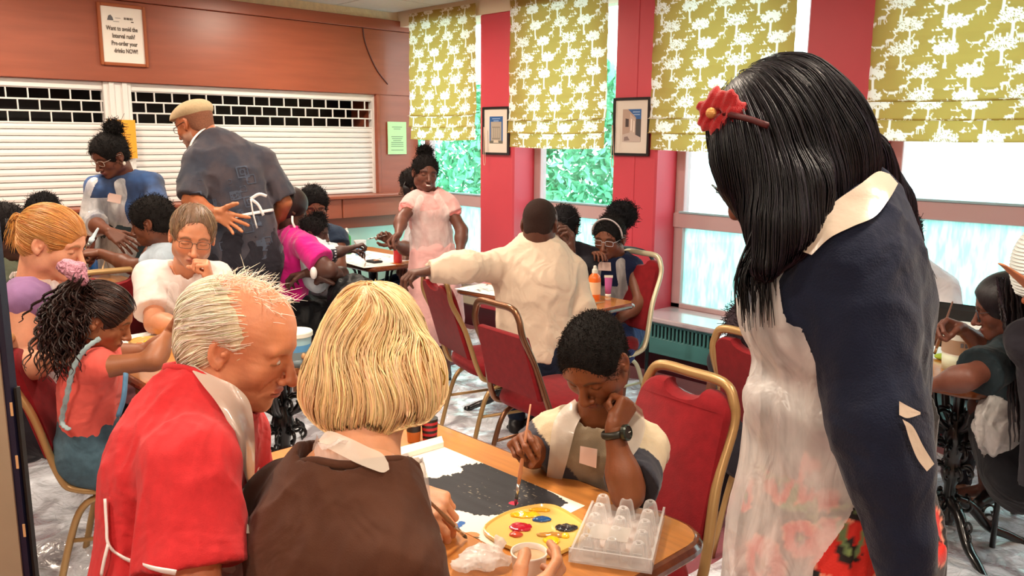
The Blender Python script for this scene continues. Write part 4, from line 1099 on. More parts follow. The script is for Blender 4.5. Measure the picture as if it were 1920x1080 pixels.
def flow(S, seeds, dirfn, steps, step, lift, wig=0.0, seed=0, iso=0.0):
    rng = np.random.default_rng(seed); p = seeds.copy(); out = []; n = len(p)
    lf = lift * (0.3 + rng.random((n, 1)) * 1.0); ph = rng.random((n, 3)) * 6; d0 = None
    for i in range(steps):
        g = S.grad(p); d = S.val(p) - iso
        p = p - g * (d[:, None] - lf)
        out.append(p.copy())
        dr = dirfn(p, i / steps); dr = dr - g * np.sum(dr * g, 1, keepdims=True) * .85
        dr = dr + wig * np.sin(ph + i * .7)
        dr /= np.linalg.norm(dr, axis=1, keepdims=True) + 1e-9
        d0 = dr if d0 is None else .6 * d0 + .4 * dr
        p = p + d0 * step
    return np.stack(out, 1)
def surf_seeds(V, n, seed, keep=None):
    rng = np.random.default_rng(seed)
    if keep is not None: V = V[keep(V)]
    return V[rng.integers(0, len(V), n)]

# ---------------- hands
def hand_sdf(w, hd, pn, side, curl=(.5, .5, .55, .6), thumb=(.35, .3), spread=.12, s=1.0, arm=None, ra=.026, tup=0.0):
    """w wrist, hd direction to the knuckles, pn direction the palm faces, side +1 right hand / -1 left"""
    S = Sdf(); hd = nz(hd); pn = nz(np.asarray(pn) - hd * (np.asarray(pn) @ hd)); lat = np.cross(hd, pn) * side
    w = np.asarray(w, float)
    if arm is not None: S.cone(w - nz(np.asarray(w) - arm) * .07 * s, w, ra * s * 1.12, ra * s * .98, 0, (pn, .86))
    off = [.029, .0095, -.0105, -.028]; kn = []
    for i, o in enumerate(off):
        k_ = w + (hd * (.088 - .004 * abs(i - 1) - (.004 if i == 3 else 0)) + lat * o) * s; kn.append(k_)
        S.cone(w + (hd * .012 + lat * o * .55) * s, k_, .0155 * s, .0115 * s, .012 * s)
    S.ell(w + (hd * .030 + lat * .020 + pn * .010) * s, np.array([.016, .022, .016]) * s, .012 * s)
    S.ell(w + (hd * .035 - lat * .018 + pn * .006) * s, np.array([.013, .020, .013]) * s, .012 * s)
    lens = [(.043, .026, .021), (.047, .030, .022), (.043, .028, .022), (.034, .021, .019)]
    tips = []
    for i in range(4):
        c = curl[i]; d = nz(hd + lat * spread * (1.3, .45, -.45, -1.4)[i]); p = kn[i]; r = (.0098, .0100, .0095, .0084)[i] * s
        ax = np.cross(d, pn)
        for j in range(3):
            a = c * (1.25, 1.35, .9)[j]; d = rodr(d, ax, a)
            q = p + d * lens[i][j] * s; r2 = r * .90; S.cone(p, q, r, r2, .0035 * s); S.ell(p, (r * 1.05,) * 3, .002 * s); p = q; r = r2
        tips.append(p)
    tb = w + (hd * .028 + lat * .024 + pn * .006) * s
    d = nz(hd * .62 + lat * (.75 - thumb[0] * .55) + pn * (.25 + thumb[0] * .6)); ax = np.cross(d, nz(-lat + pn * .55 + hd * .25))
    p = tb
    for j, (L, r1, r2) in enumerate(((.040, .0150, .0118), (.034, .0118, .0105), (.027, .0105, .0085))):
        if j: d = rodr(d, ax, thumb[1] * (0.6, 1.0, 1.1)[j])
        q = p + d * L * s; S.cone(p, q, r1 * s, r2 * s, .006 * s); p = q
    S.tips = tips; S.thumb = p; return S
# ---------------- figure
class Fig:
    def __init__(s, label, near=1.0, skin='c98a68', group=None, **k):
        s.k = k; s.near = near; s.skin = lin(skin); s.label = label; s.group = group
        s.lip = lin(k.get('lip', 'a85a50')); s.brow = lin(k.get('brow', '3a2a20')); s.parts = []
        s.pel = np.asarray(k['pel'], float); s.neck = np.asarray(k['neck'], float)
        s.yaw = k['yaw']; s.sc = k.get('sc', 1.0)
        s.up = nz(s.neck - s.pel); f = D(s.yaw); s.f = nz(f - s.up * (f @ s.up)); s.r = np.cross(s.f, s.up)   # r = figure's right
        if abs(k.get('twist', 0)) > 0: pass
        s.W = k.get('w', 1.0)                                                       # girth
        sw = k.get('sw', .175) * s.sc
        s.sh = {+1: s.neck + s.r * sw - s.up * .045 * s.sc, -1: s.neck - s.r * sw - s.up * .045 * s.sc}
        for sd, key in ((1, 'rsh'), (-1, 'lsh')):
            if key in k: s.sh[sd] = np.asarray(k[key], float)
        s.hip = {+1: s.pel + s.r * .09 * s.sc, -1: s.pel - s.r * .09 * s.sc}
        s.arms = {}
        for sd, key in ((1, 'ra'), (-1, 'la')):
            if key in k: s.arms[sd] = [np.asarray(q, float) for q in k[key]]
        for sd in (1, -1):
            if sd not in s.arms and k.get('pose') in ('sit', 'stand'):
                e_ = s.sh[sd] - s.up * .25 * s.sc + s.f * .04 + s.r * sd * .03; s.arms[sd] = [e_, e_ + s.f * .21 * s.sc - s.r * sd * .05]
        s.legs = {}
        for sd, key in ((1, 'rl'), (-1, 'll')):
            if key in k: s.legs[sd] = [np.asarray(q, float) for q in k[key]]
            elif k.get('pose') == 'sit':
                h = s.hip[sd]; fh = nz([s.f[0], s.f[1], 0]); kn = h + fh * .42 * s.sc + np.cross(fh, UP) * sd * .04; kn[2] = max(.47 * s.sc, .1)
                an = kn + fh * .02; an[2] = .08; s.legs[sd] = [kn, an]
            elif k.get('pose') == 'stand':
                h = s.hip[sd]; fh = nz([s.f[0], s.f[1], 0]); kn = h + fh * .03; kn = kn * [1, 1, 0] + UP * h[2] * .52; an = h * [1, 1, 0] - fh * .02 + UP * .08; s.legs[sd] = [kn, an]
        s.H = Head(k['head'], k.get('hyaw', s.yaw), k.get('hpitch', 0), k.get('hroll', 0), k.get('hs', 1.0))
        base = s.pel * [1, 1, 0] if k.get('pose') != 'lap' else s.pel
        s.root = thing('person', label, 'person', base, 0, group)
    def torso(s, S, t=0.0, k=.05, low=True, chest=True):
        W = s.W * s.sc; n = s.f; up = s.up; L = np.linalg.norm(s.neck - s.pel); q = s.sc
        pel = s.pel; belly = s.k.get('belly', 0.0)
        wa = pel + up * L * .36 - n * s.k.get('arch', .0); ch = pel + up * L * .70 - n * (s.k.get('hunch', .0)); uc = pel + up * L * .86 - n * s.k.get('hunch', 0.0) * .8
        hipw, waw, chw = s.k.get('tw', (.155, .138, .158))
        dp = s.k.get('dp', .70)
        S.cone(pel, wa, hipw * W + t, waw * W + t, k, (n, dp + .03)); S.cone(wa, ch, waw * W + t, chw * W + t, k, (n, dp))
        S.cone(ch, uc, chw * W + t, .125 * W + t, k, (n, dp - .05))
        S.cone(s.sh[1] - s.r * .03 * q - up * .01, s.sh[-1] + s.r * .03 * q - up * .01, .052 * q + t, .052 * q + t, k * 1.2)
        for sd in (1, -1): S.cone(s.neck - up * .01, s.sh[sd] + up * .012, .048 * q + t, .045 * q + t, k)
        if belly: S.ell(pel + up * L * .28 + n * .06, (.13 * W + t, .10 * W + belly + t, .13 * W + t), .06, R=np.stack([s.r, n, up], 1))
        b = s.k.get('bust', 0)
        if b:
            for sd in (1, -1): S.ell(ch + n * (.075 * W) + s.r * sd * .072 * W - up * .02, (.062 * b * W + t, .058 * b * W + t, .062 * b * W + t), .05, R=np.stack([s.r, n, up], 1))
        return S
    def arm(s, S, sd, t=0.0, frac=1.0, k=.03, flare=0.0, thick=1.0, ft=1.0):
        """upper arm (frac<=1) and forearm (frac up to 2)"""
        if sd not in s.arms: return S
        a = s.arms[sd]; sh = s.sh[sd]; el, wr = a[0], a[1]; q = s.sc * thick
        e = sh + (el - sh) * min(frac, 1.0); f_ = min(frac, 1.0)
        S.cone(sh, e, .052 * q + t, (.052 - .011 * f_) * q + t + flare, k)
        if frac > 1:
            e2 = el + (wr - el) * (frac - 1); g = frac - 1; q2 = q * (.5 + .5 * ft); q3 = q * ft
            S.cone(el, el + (wr - el) * min(.3, g), .042 * q + t, .043 * q2 + t, k); S.cone(el + (wr - el) * min(.3, g), e2, .043 * q2 + t, (.043 - .017 * g) * q3 + t + flare, k)
        return S
    def leg(s, S, sd, t=0.0, frac=2.0, k=.04, thick=1.0):
        if sd not in s.legs: return S
        kn, an = s.legs[sd]; h = s.hip[sd]; q = s.sc * thick
        f1 = min(frac, 1.0); e = h + (kn - h) * f1; S.cone(h, e, .085 * q + t, (.085 - .028 * f1) * q + t, k)
        if frac > 1:
            g = frac - 1; c = kn + (an - kn) * min(.3, g); e2 = kn + (an - kn) * g
            S.cone(kn, c, .056 * q + t, .056 * q + t, k); S.cone(c, e2, .056 * q + t, (.056 - .020 * g) * q + t, k)
        return S
    def finish_body(s, hres=.0032, bres=.009, handres=.0032, headopt=None, legs=True, hands=None, torso=True, handcol=None):
        parts = []
        S = Sdf()
        if torso: s.torso(S, -.012 * s.sc)
        for sd in s.arms: s.arm(S, sd, 0, 2.0)
        if legs:
            for sd in s.legs:
                s.leg(S, sd); kn, an = s.legs[sd]; ff = nz([s.f[0], s.f[1], 0])
                S.cone(an, an + ff * .13 * s.sc - UP * .035, .033 * s.sc, .022 * s.sc, .02); S.ell(an - ff * .02 - UP * .03, (.03 * s.sc,) * 3, .02)
        if S.ops: v, f = S.mesh(bres); parts.append((v, f, s.skin))
        ho = dict(headopt or {}); nl = s.H.l(s.neck)
        HS = head_sdf(ho, nl, ho.get('neckr', .052)); v, f = HS.mesh(hres / s.H.s * 1.0)
        c = head_col(v, s.skin, s.lip, s.brow, ho); parts.append((s.H.w(v), f, c)); s.HS = HS
        s.hands = {}
        for sd, kw in {**{a_: {} for a_ in s.arms}, **(hands or {})}.items():
            el, wr = s.arms[sd][0], s.arms[sd][1]
            kw = dict(kw); hd = kw.pop('hd', wr - el); pn = kw.pop('pn', UP * -1)
            hs = kw.pop('s', s.sc)
            S2 = hand_sdf(wr, hd, pn, sd, s=hs, arm=el, ra=.0265 * s.sc / hs, **kw); v, f = S2.mesh(handres)
            col = np.tile(np.array(s.skin, f32), (len(v), 1))
            if handcol is not None:
                hn = nz(hd); pnn = nz(np.asarray(pn) - hn * (np.asarray(pn) @ hn)); q = (v - wr) @ pnn; a_ = np.clip(q / .010, 0, 1)[:, None]; col = col * (1 - a_) + np.array(lin(handcol)) * a_
            parts.append((v, f, col)); s.hands[sd] = S2
        V, Fq, C = merge(parts)
        s.body = mkmesh('body', V, Fq, skin_mat(), s.root, True, C)
        return s.body
    def part(s, name, S, h, material, iso=0.0, mask=None, col=None, clip=None):
        V, Fq = S.mesh(h, iso, clip)
        if mask is not None:
            keep = mask(V)
            if keep.dtype == bool: Fq = Fq[keep[Fq].all(1)]
            else:                                             # slide the rim vertices on to the zero line of the mask
                g = keep; ins = g > 0; Fq = Fq[ins[Fq].any(1)]
                acc = np.zeros_like(V); cn = np.zeros(len(V))
                for i in range(4):
                    for a, b in ((Fq[:, i], Fq[:, (i + 1) % 4]), (Fq[:, (i + 1) % 4], Fq[:, i])):
                        m = (~ins[a]) & ins[b]; a2 = a[m]; b2 = b[m]; t = (g[a2] / (g[a2] - g[b2]))[:, None]
                        np.add.at(acc, a2, V[a2] + (V[b2] - V[a2]) * t); np.add.at(cn, a2, 1)
                lone = (~ins) & (cn == 0); mv = cn > 0; V = V.copy(); V[mv] = acc[mv] / cn[mv][:, None]
                Fq = Fq[~lone[Fq].any(1)]
            used = np.zeros(len(V), bool); used[Fq.ravel()] = True; new = np.cumsum(used) - 1; V = V[used]; Fq = new[Fq]
        if len(V) == 0: return None
        C = None
        if col is not None: C = col(V) if callable(col) else np.tile(np.array(col, f32), (len(V), 1))
        return mkmesh(name, V, Fq, material, s.root, True, C)
    def fuzz(s, V, Nn, color, n=None, L=.009, r=.0011, seed=5):
        rng = np.random.default_rng(seed); n = n or int(1100 * min(len(V) / 2500, 1.6)); i = rng.integers(0, len(V), n); Nn = Nn[i] / (np.linalg.norm(Nn[i], axis=1, keepdims=True) + 1e-9)
        d = Nn + rng.normal(size=(n, 3)) * .8; e = np.cross(d, rng.normal(size=(n, 3))); l_ = L * rng.uniform(.5, 1.3, (n, 1))
        ln = np.stack([V[i] - Nn * .002, V[i] + d * l_ * .45, V[i] + d * l_ * .75 + e * l_ * .35], 1); VV, Q, per = strands(ln, np.full(n, r), 3, False)
        return mkmesh('hair', VV, Q, mat('short_hair', '000000', .85, attr=True), s.root, True, vary(n, color, .35, seed, 0, per))
    def ribbon(s, name, A, B, m, S=None, off=.006, nu=7, k=6, wave=.002, thick=.0):
        """film strip laid on the figure between two edge lines given as seen in the photograph"""
        A = smoothpath([(*q, 0) for q in A], k)[:, :2]; B = smoothpath([(*q, 0) for q in B], k)[:, :2]; n = min(len(A), len(B)); V = []
        for i in range(n):
            for j in range(nu):
                q = A[i] + (B[i] - A[i]) * j / (nu - 1); V.append(s.surf(q[0], q[1], S, off))
        V = np.array(V).reshape(n, nu, 3)
        dep = (V - CAM) @ -RCAM[:, 2]; good = dep > .65; dep2 = np.where(good, dep, np.median(dep[good])); V = CAM + (V - CAM) * (dep2 / dep)[..., None]; dep = dep2; med = np.median(dep, axis=1, keepdims=True); sm_ = np.clip(dep, med - .03, med + .03)
        for _ in range(2): sm_[1:-1] = (sm_[:-2] + sm_[1:-1] * 2 + sm_[2:]) / 4
        V = CAM + (V - CAM) * (sm_ / dep)[..., None]; V = V.reshape(-1, 3); V += nz(CAM - V.mean(0)) * (wave * wavn(V, 90, 3))[:, None]
        ii = np.arange(n * nu).reshape(n, nu); Fq = np.stack([ii[:-1, :-1], ii[:-1, 1:], ii[1:, 1:], ii[1:, :-1]], -1).reshape(-1, 4)
        return mkmesh(name, V, Fq, m, s.root, True)
    def tl(s, V):          # torso frame coordinates: right, front, up from the pelvis
        d = V - s.pel; return d @ s.r, d @ s.f, d @ s.up
    def hairmesh(s, name, V, Fq, C, matte=False): return mkmesh(name, V, Fq, mat('short_hair', '000000', .85, bump=.9, bscale=700, var=.3, vscale=300, attr=True, spec=.25) if matte else hair_mat(), s.root, True, C)
    def cap(s, o, color, h=.0035, name='hair', matte=False, fuzz=True):
        S = hair_cap(o); V, Fq = S.mesh(h)
        C = np.tile(np.array(lin(color), f32), (len(V), 1)); s.hairmesh(name, s.H.w(V), Fq, C, matte); s.HC = S
        if matte and fuzz: s.fuzz(s.H.w(V), s.H.w(V + .001 * S.grad(V)) - s.H.w(V), color)
        return S
    def shirt(s, name, m, h=.008, t=.012, sleeve=.55, k=.04, flare=.012, neckr=.066, hem=None, legs=0, fold=(38, .004, 1), apron=None, neckdrop=0.0, thick=1.0, cuffs=None, ft=1.0):
        S = Sdf(); G0 = Sdf(); s.torso(G0, t)
        if hem is not None: G0.cut(s.pel + s.up * hem, -s.up)
        S.group(G0, .001)
        if legs:
            for sd in s.legs: s.leg(S, sd, t, legs)
        for sd in (1, -1):                                   # sleeves with straight ends
            if sd in s.arms and sleeve > 0:
                G = Sdf(); s.arm(G, sd, t * .9, sleeve, .035, flare, thick, ft)
                sh = s.sh[sd]; el, wr = s.arms[sd]
                if sleeve <= 1: e = sh + (el - sh) * sleeve; d = nz(el - sh); e = e + d * .010; G.cut(e, d)
                else: e = el + (wr - el) * (sleeve - 1); d = nz(wr - el); e = e + d * .006; G.cut(e, d, e, .11)
                S.group(G, k * .6)
        S.cone(s.neck - s.up * (.02 + neckdrop), s.neck + s.up * .14 + (s.H.c - s.neck) * .3, neckr * s.sc, neckr * s.sc * 1.25, .01, None, True)
        if fold: S.disp = folds(fold[0], fold[1], fold[2], s.up, .5)
        s.SH = S
        return s.part(name, S, h, m)
    def trousers(s, name, m, h=.010, t=.010, frac=1.93, fold=(34, .004, 5), top=.16):
        S = Sdf(); L = np.linalg.norm(s.neck - s.pel); W = s.W * s.sc
        hipw = s.k.get('tw', (.155, .138, .158))[0]
        S.cone(s.pel - s.up * .02, s.pel + s.up * top * s.sc, hipw * W + t, hipw * .95 * W + t, .04, (s.f, s.k.get('dp', .70) + .05))
        for sd in s.legs: s.leg(S, sd, t, frac)
        S.disp = folds(*fold); return s.part(name, S, h, m)
    def shoes(s, m):
        for sd in s.legs:
            kn, an = s.legs[sd]; ff = nz([s.f[0], s.f[1], 0]); a = an * [1, 1, 0] + UP * .04
            S = Sdf(); S.cone(a - ff * .03, a + ff * .14 * s.sc, .042 * s.sc, .036 * s.sc, .02); S.cone(a, an + UP * .02, .04 * s.sc, .042 * s.sc, .02); S.cut(UP * .004, -UP)
            s.part('shoe', S, .009, m)
    def apron(s, S, w=.13, top=.78, bottom=-.10, wide=.22, off=.010, h=.008, strap=True, sw=.022, front=0.0, cf=(42, .005, 9), ties=True, side=.0, name='apron'):
        L = np.linalg.norm(s.neck - s.pel); S2 = Sdf(); S2.ops = list(S.ops); S2.disp = folds(cf[0], cf[1], cf[2], s.up, .3)
        nk = s.neck + s.up * .01
        def mask(V):
            a, b, c = s.tl(V); wl = np.where(c < L * .30, wide, w + (wide - w) * np.clip((L * .5 - c) / (L * .2), 0, 1) * .8)
            m = np.minimum(np.minimum(b - front, wl - np.abs(a - side)), np.minimum(L * top - c, c - bottom))
            if strap:
                for sd in (1, -1):
                    p0 = s.pel + s.up * L * (top - .01) + s.r * (side + sd * (w - .025)); p1 = s.neck + s.r * sd * .062 * s.sc - s.f * .0; p2 = s.neck - s.f * .07 * s.sc + s.up * .01
                    for (q0, q1) in ((p0, p1), (p1, p2)):
                        ba = q1 - q0; ax = s.f if q1 is p1 else None
                        d = V - q0
                        if ax is not None: d = d - np.outer(d @ ax, ax); ba = ba - ax * (ba @ ax)
                        t = np.clip(d @ ba / (ba @ ba), 0, 1); dist = np.linalg.norm(d - np.outer(t, ba), axis=1)
                        m = np.maximum(m, np.minimum(sw - dist, (b + .02) if ax is not None else (c - L * .8)))
            return m
        return s.part(name, S2, h, M_apron, iso=off, mask=mask)
    def tie(s, S, z=.35, off=.012, r=.006, back=True, m=None, name='apron_tie'):
        """waist ribbon round the figure at height z (fraction), by casting onto the field"""
        L = np.linalg.norm(s.neck - s.pel); c = s.pel + s.up * L * z; pts = []
        for a in np.linspace(-1.25, 1.25, 22):
            d = -s.f * math.cos(a) + s.r * math.sin(a); t = np.linspace(.02, .35, 120); p = c + np.outer(t, d); v = S.val(p); i = np.argmax(v > off); pts.append(p[i])
        MB().tube(pts, r, 6, flat=.35).build(name, m or M_tie, s.root, smooth=True, world=True); return pts[11]
    def surf(s, px, py, S=None, off=.004):
        S = S or s.SH; d = ray(px, py); t = np.linspace(.6, 7, 6400); v = S.val(CAM + np.outer(t, d)); i = int(np.argmax(v < off)); return CAM + d * t[i]
    def glasses(s, color='1a1a1a', w=.022, hh=.017, r=.0012, y=.096, lens=True, z=.0, shape=4):
        m = mat('spectacle_frame_' + color, color, .3); mb = MB(); H = s.H
        for sx in (-1, 1):
            ring = [H.w((sx * .031 + w * math.copysign(abs(math.cos(a)) ** (2 / shape), math.cos(a)), y - .10 * max(0, abs(sx * .031 + w * math.cos(a)) - .03), z + hh * math.copysign(abs(math.sin(a)) ** (2 / shape), math.sin(a)))) for a in np.linspace(0, 2 * PI, 21)[:-1]]
            mb.tube(ring, r, 5, closed=True)
            mb.tube([H.w(p) for p in smoothpath([(sx * .052, y - .006, z + .006), (sx * .068, y - .04, z + .008), (sx * .080, 0.0, z + .012), (sx * .082, -.02, z - .004)], 3)], r, 5)
        mb.tube([H.w(p) for p in smoothpath([(-.0095, y, z + .004), (0, y + .003, z + .008), (.0095, y, z + .004)], 3)], r, 5)
        mb.build('glasses', m, s.root, smooth=True, world=True)
    def eyes(s, iris='3a2a1a', look=(0, -.1)):
        """open eyes: white ball, iris, lids left by the face"""
        for sx in (-1, 1):
            c = s.H.w((sx * .031, .0785, .0012)); R = s.H.R; mb = MB(); sc = s.H.s
            mb.ell(c, (.0108 * sc, .0108 * sc, .0062 * sc), 14, 10, R); mb.build('eye', mat('eye_white', 'd8cfc8', .2), s.root, smooth=True, world=True)
            d = s.H.R @ nz((look[0], 1, look[1])); mb = MB(); p = c + d * .0080 * sc; mb.ell(p, (.0045 * sc, .0032 * sc, .0042 * sc), 10, 6, R); mb.build('iris', mat('iris_' + iris, iris, .1), s.root, smooth=True, world=True)
    def badge(s, lx, lz, w, h, off=.03, tilt=0.0, depth=None):
        L = np.linalg.norm(s.neck - s.pel); c0 = s.pel + s.up * L * lz + s.r * lx; t = np.linspace(0, .4, 200); v = s.SH.val(c0 + np.outer(t, s.f)); i = np.argmax(v > .016); c = c0 + s.f * t[i]
        g = s.SH.grad(c[None])[0]; g = nz(g + s.f); rr = nz(np.cross(g, s.up)) ; uu = np.cross(rr, g)
        rr, uu = rodr(rr, g, tilt), rodr(uu, g, tilt)
        V = [c + rr * a * w / 2 + uu * b * h / 2 + g * e for e in (0, .0012) for a, b in ((-1, -1), (1, -1), (1, 1), (-1, 1))]
        MB().add(V, [(3, 2, 1, 0), (4, 5, 6, 7), (0, 1, 5, 4), (1, 2, 6, 5), (2, 3, 7, 6), (3, 0, 4, 7)]).build('name_badge', mat('badge_paper', 'f0d2c6', .5), s.root, world=True)
M_tie = mat('apron_tie_white', 'e9e6e4', .45)
def brush(label, tip, end, cat='paintbrush', hcol='c98a5a', tcol='3a2418', r=.0042, ferr=True):
    tip = np.asarray(tip, float); end = np.asarray(end, float); d = nz(end - tip); L = np.linalg.norm(end - tip)
    o = thing('paintbrush', label, cat, tip, 0, 'paintbrushes')
    MB().lathe([(r * .9, .055), (r * 1.25, .085), (r * .9, L * .5), (r * .45, L)], tip, 10, d).build('handle', mat('brush_handle_' + hcol, hcol, .35), o, smooth=True, world=True)
    MB().lathe([(r * .95, .018), (r * .95, .056)], tip, 10, d).build('ferrule', mat('brush_ferrule', 'c8c4bc', .25, metal=.9), o, smooth=True, world=True)
    MB().lathe([(.0006, 0), (r * .9, .008), (r * .95, .019)], tip, 10, d).build('bristles', mat('bristle_' + tcol, tcol, .8), o, smooth=True, world=True)
    return o
# ================================================================= NEAR FIGURES
def sm(*c): return lin(*c)
def below(neck, yaw, back=.10, drop=.50): return neck - UP * drop - D(yaw) * back
def vary(n, base, amt, seed, k, m):
    rng = np.random.default_rng(seed); b = np.array(lin(base)); c = b * (1 + amt * rng.normal(size=(n, 1))) * (1 + .06 * rng.normal(size=(n, 3))); return np.repeat(np.clip(c, .002, 1), m, 0)
def add_strands(fig, lines, rad, base, amt, seed, name='hair', m=3):
    V, Q, per = strands(lines, rad, m); C = vary(len(lines), base, amt, seed, 0, per)
    return fig.hairmesh(name, V, Q, C)

# ---- boy painting at the near table
nk = P(1122, 792, 2.12)
boy = Fig('young boy in a grey and cream shirt painting with his cheek propped on his fist', skin='7a4527', lip='7c4034', brow='1a100c', yaw=-8,
    neck=nk, pel=below(nk, -8, .12, .40), head=P(1116, 676, 1.98), hyaw=-30, hpitch=-38, hroll=4, hs=.93, pose='sit', sc=.80, sw=.165, w=.92, tw=(.15, .145, .155),
    rsh=P(1034, 822, 2.14), lsh=P(1208, 845, 2.08),
    la=[PZ(1176, 925, .80), P(1150, 804, 1.90)], ra=[P(1000, 850, 2.14), P(988, 836, 2.00)])
boy.finish_body(hres=.0026, bres=.007, handres=.0022, headopt=dict(child=1, nose=.75, nosew=1.25, lips=1.3, browk=.7, flush=(1.0, .9, .85)),
    hands={-1: dict(hd=P(1192, 728, 1.95) - P(1150, 804, 1.90), pn=D(180) * .6 - CR * .5, curl=(1.0, 1.05, 1.1, 1.15), thumb=(.9, .6), s=.86),
            1: dict(hd=P(962, 815, 1.90) - P(988, 836, 2.00), pn=-UP * .8 + CR * .5, curl=(.75, .8, .95, 1.1), thumb=(1.1, .5), s=.84)})
def boycol(V):
    a, b, c = boy.tl(V); C = np.tile(np.array(lin('8f8068'), f32), (len(V), 1))
    C[(np.abs(a) > .100)] = lin('d9c7a6')
    for sd in (1, -1):
        sh, e = boy.sh[sd], boy.arms[sd][0]; t = ((V - sh) @ (e - sh)) / ((e - sh) @ (e - sh)); m = (t > (.50 if sd < 0 else .15)) & (np.linalg.norm(V - e, axis=1) < .16); C[m] = lin('33343f')
    return C
M_attr = mat('woven_cloth_colours', '000000', .85, bump=.25, bscale=400, var=.1, vscale=30, attr=True, sheen=.2)
S = Sdf(); 
boy.shirt('shirt', M_attr, h=.0055, t=.014, sleeve=.78, flare=.018, neckr=.075, fold=(48, .0045, 3), neckdrop=.0)


def recol(o, fn):
    V = np.zeros(len(o.data.vertices) * 3, f32); o.data.vertices.foreach_get('co', V); V = V.reshape(-1, 3)
    a = o.data.attributes.new('Col', 'FLOAT_COLOR', 'POINT'); c = np.ones((len(V), 4), f32); c[:, :3] = fn(V.astype(float)); a.data.foreach_set('color', c.ravel())
def last(fig, name):
    return [c for c in bpy.data.objects if c.parent == fig.root and c.name.split('.')[0] == name][-1]
recol(last(boy, 'shirt'), boycol)
boy.trousers('trousers', cloth_mat('boy_trousers', '2a2c38'))
# soft collar
c0 = boy.neck; mb = MB()
for sd in (-1, 1):
    pts = [c0 - boy.f * .055 + UP * .012, c0 + boy.r * sd * .05 + UP * .010, c0 + boy.r * sd * .045 + boy.f * .045 - UP * .01, c0 + boy.f * .082 - UP * .035]
    mb.tube(smoothpath(pts, 4), [.016] * 9 + [.014, .012, .008, .004][:4], 6, flat=.45)
mb.build('collar', cloth_mat('boy_collar', '2c2c34'), boy.root, smooth=True, world=True)
boy.apron(boy.SH, w=.10, top=.50, bottom=-.05, wide=.15, off=.009, h=.005, strap=False, cf=(60, .004, 4))
M_film = mat('apron_film_folded', 'd6cabc', .32, bump=.3, bscale=60, spec=.8, coat=.5, alpha=.72)
boy.ribbon('apron_neck_strap', [(1078, 748), (1052, 768), (1036, 800), (1030, 850), (1024, 900)], [(1094, 775), (1080, 800), (1072, 830), (1062, 870), (1052, 905)], M_film, off=.010)
boy.ribbon('apron_neck_strap', [(1178, 745), (1178, 780), (1166, 815), (1158, 860), (1152, 900)], [(1204, 768), (1210, 800), (1200, 835), (1178, 868), (1168, 905)], M_film, off=.010)
boy.cap(dict(t=.0045, front=.064, nape=-.05, top=1.0), '15110f', h=.0026, matte=True, fuzz=False)
_v, _f = boy.HC.mesh(.0026); boy.fuzz(boy.H.w(_v), boy.H.w(_v + .001 * boy.HC.grad(_v)) - boy.H.w(_v), '1b1512', 7000, .0042, .0006, 9)
# watch on the wrist
def watch(fig, sd, frac, r, strap='23241c', facec='3a4038', dirn=None, big=.018):
    el, wr = fig.arms[sd]; ax = nz(wr - el); c = el + (wr - el) * frac; u = nz(np.cross(ax, UP)); w_ = np.cross(ax, u)
    ring = [c + r * (math.cos(a) * u + math.sin(a) * w_) for a in np.linspace(0, 2 * PI, 20)[:-1]]
    o = MB().tube(ring, .0085 * fig.sc / .8, 8, closed=True, flat=.6).build('watch_strap', mat('strap_' + strap, strap, .4), fig.root, smooth=True, world=True)
    d = nz(dirn if dirn is not None else CAM - c); d = nz(d - ax * (d @ ax)); cc = c + d * (r + .004)
    MB().lathe([(big * .6, -.003), (big, -.002), (big, .006), (big * .8, .009), (big * .78, .007), (0.0001, .007)], cc, 20, d).build('watch_case', mat('watch_' + facec, facec, .25, metal=.6), fig.root, smooth=False, world=True)
    MB().tube([cc + d * .0085, cc + d * .0085 + u * big * .5], .0008, 4).build('watch_hand', mat('watch_hand', 'e8e8e0', .4), fig.root, world=True)
watch(boy, -1, .93, .0265, dirn=CR * .75 - CF * .6 + UP * .1, big=.019)
boy.ribbon('name_badge', [(1088, 836), (1086, 868)], [(1120, 842), (1118, 878)], mat('badge_paper', 'f0d2c6', .5), off=.018, wave=0)

# ---- man in the red T-shirt
mr = Fig('white-haired man in a red T-shirt, smiling in profile beside the blonde woman', skin='cf8a66', lip='b5624f', brow='b08a68', yaw=95, neck=P(395, 740, 1.55), pel=P(290, 1210, 1.52),
    head=P(450, 641, 1.54), hyaw=86, hpitch=-20, hs=1.02, pose='sit', w=.93, sw=.17, rsh=P(356, 880, 1.36), lsh=P(430, 815, 1.74), hunch=.03, tw=(.165, .16, .160),
    ra=[P(362, 1165, 1.29), P(560, 1175, 1.25)], la=[P(450, 1060, 1.82), P(600, 1060, 1.75)])
mr.finish_body(hres=.0024, bres=.007, headopt=dict(smile=1, fat=.006, nose=1.05, nosew=1.05, wrinkle=1, lips=.75, browk=.35, neckr=.060, flush=(1.03, .80, .74)), hands={1: {}, -1: {}})
mr.eyes('4a3a2c', look=(-.25, -.12))
M_rtee = cloth_mat('red_marl_tee', 'c02c30', .9, var=.07, vscale=60, bump=.2, bscale=500)
mr.shirt('tshirt', M_rtee, h=.0055, t=.014, sleeve=.62, flare=.020, k=.03, neckr=.080, neckdrop=.010, fold=(26, .006, 11), thick=1.22)
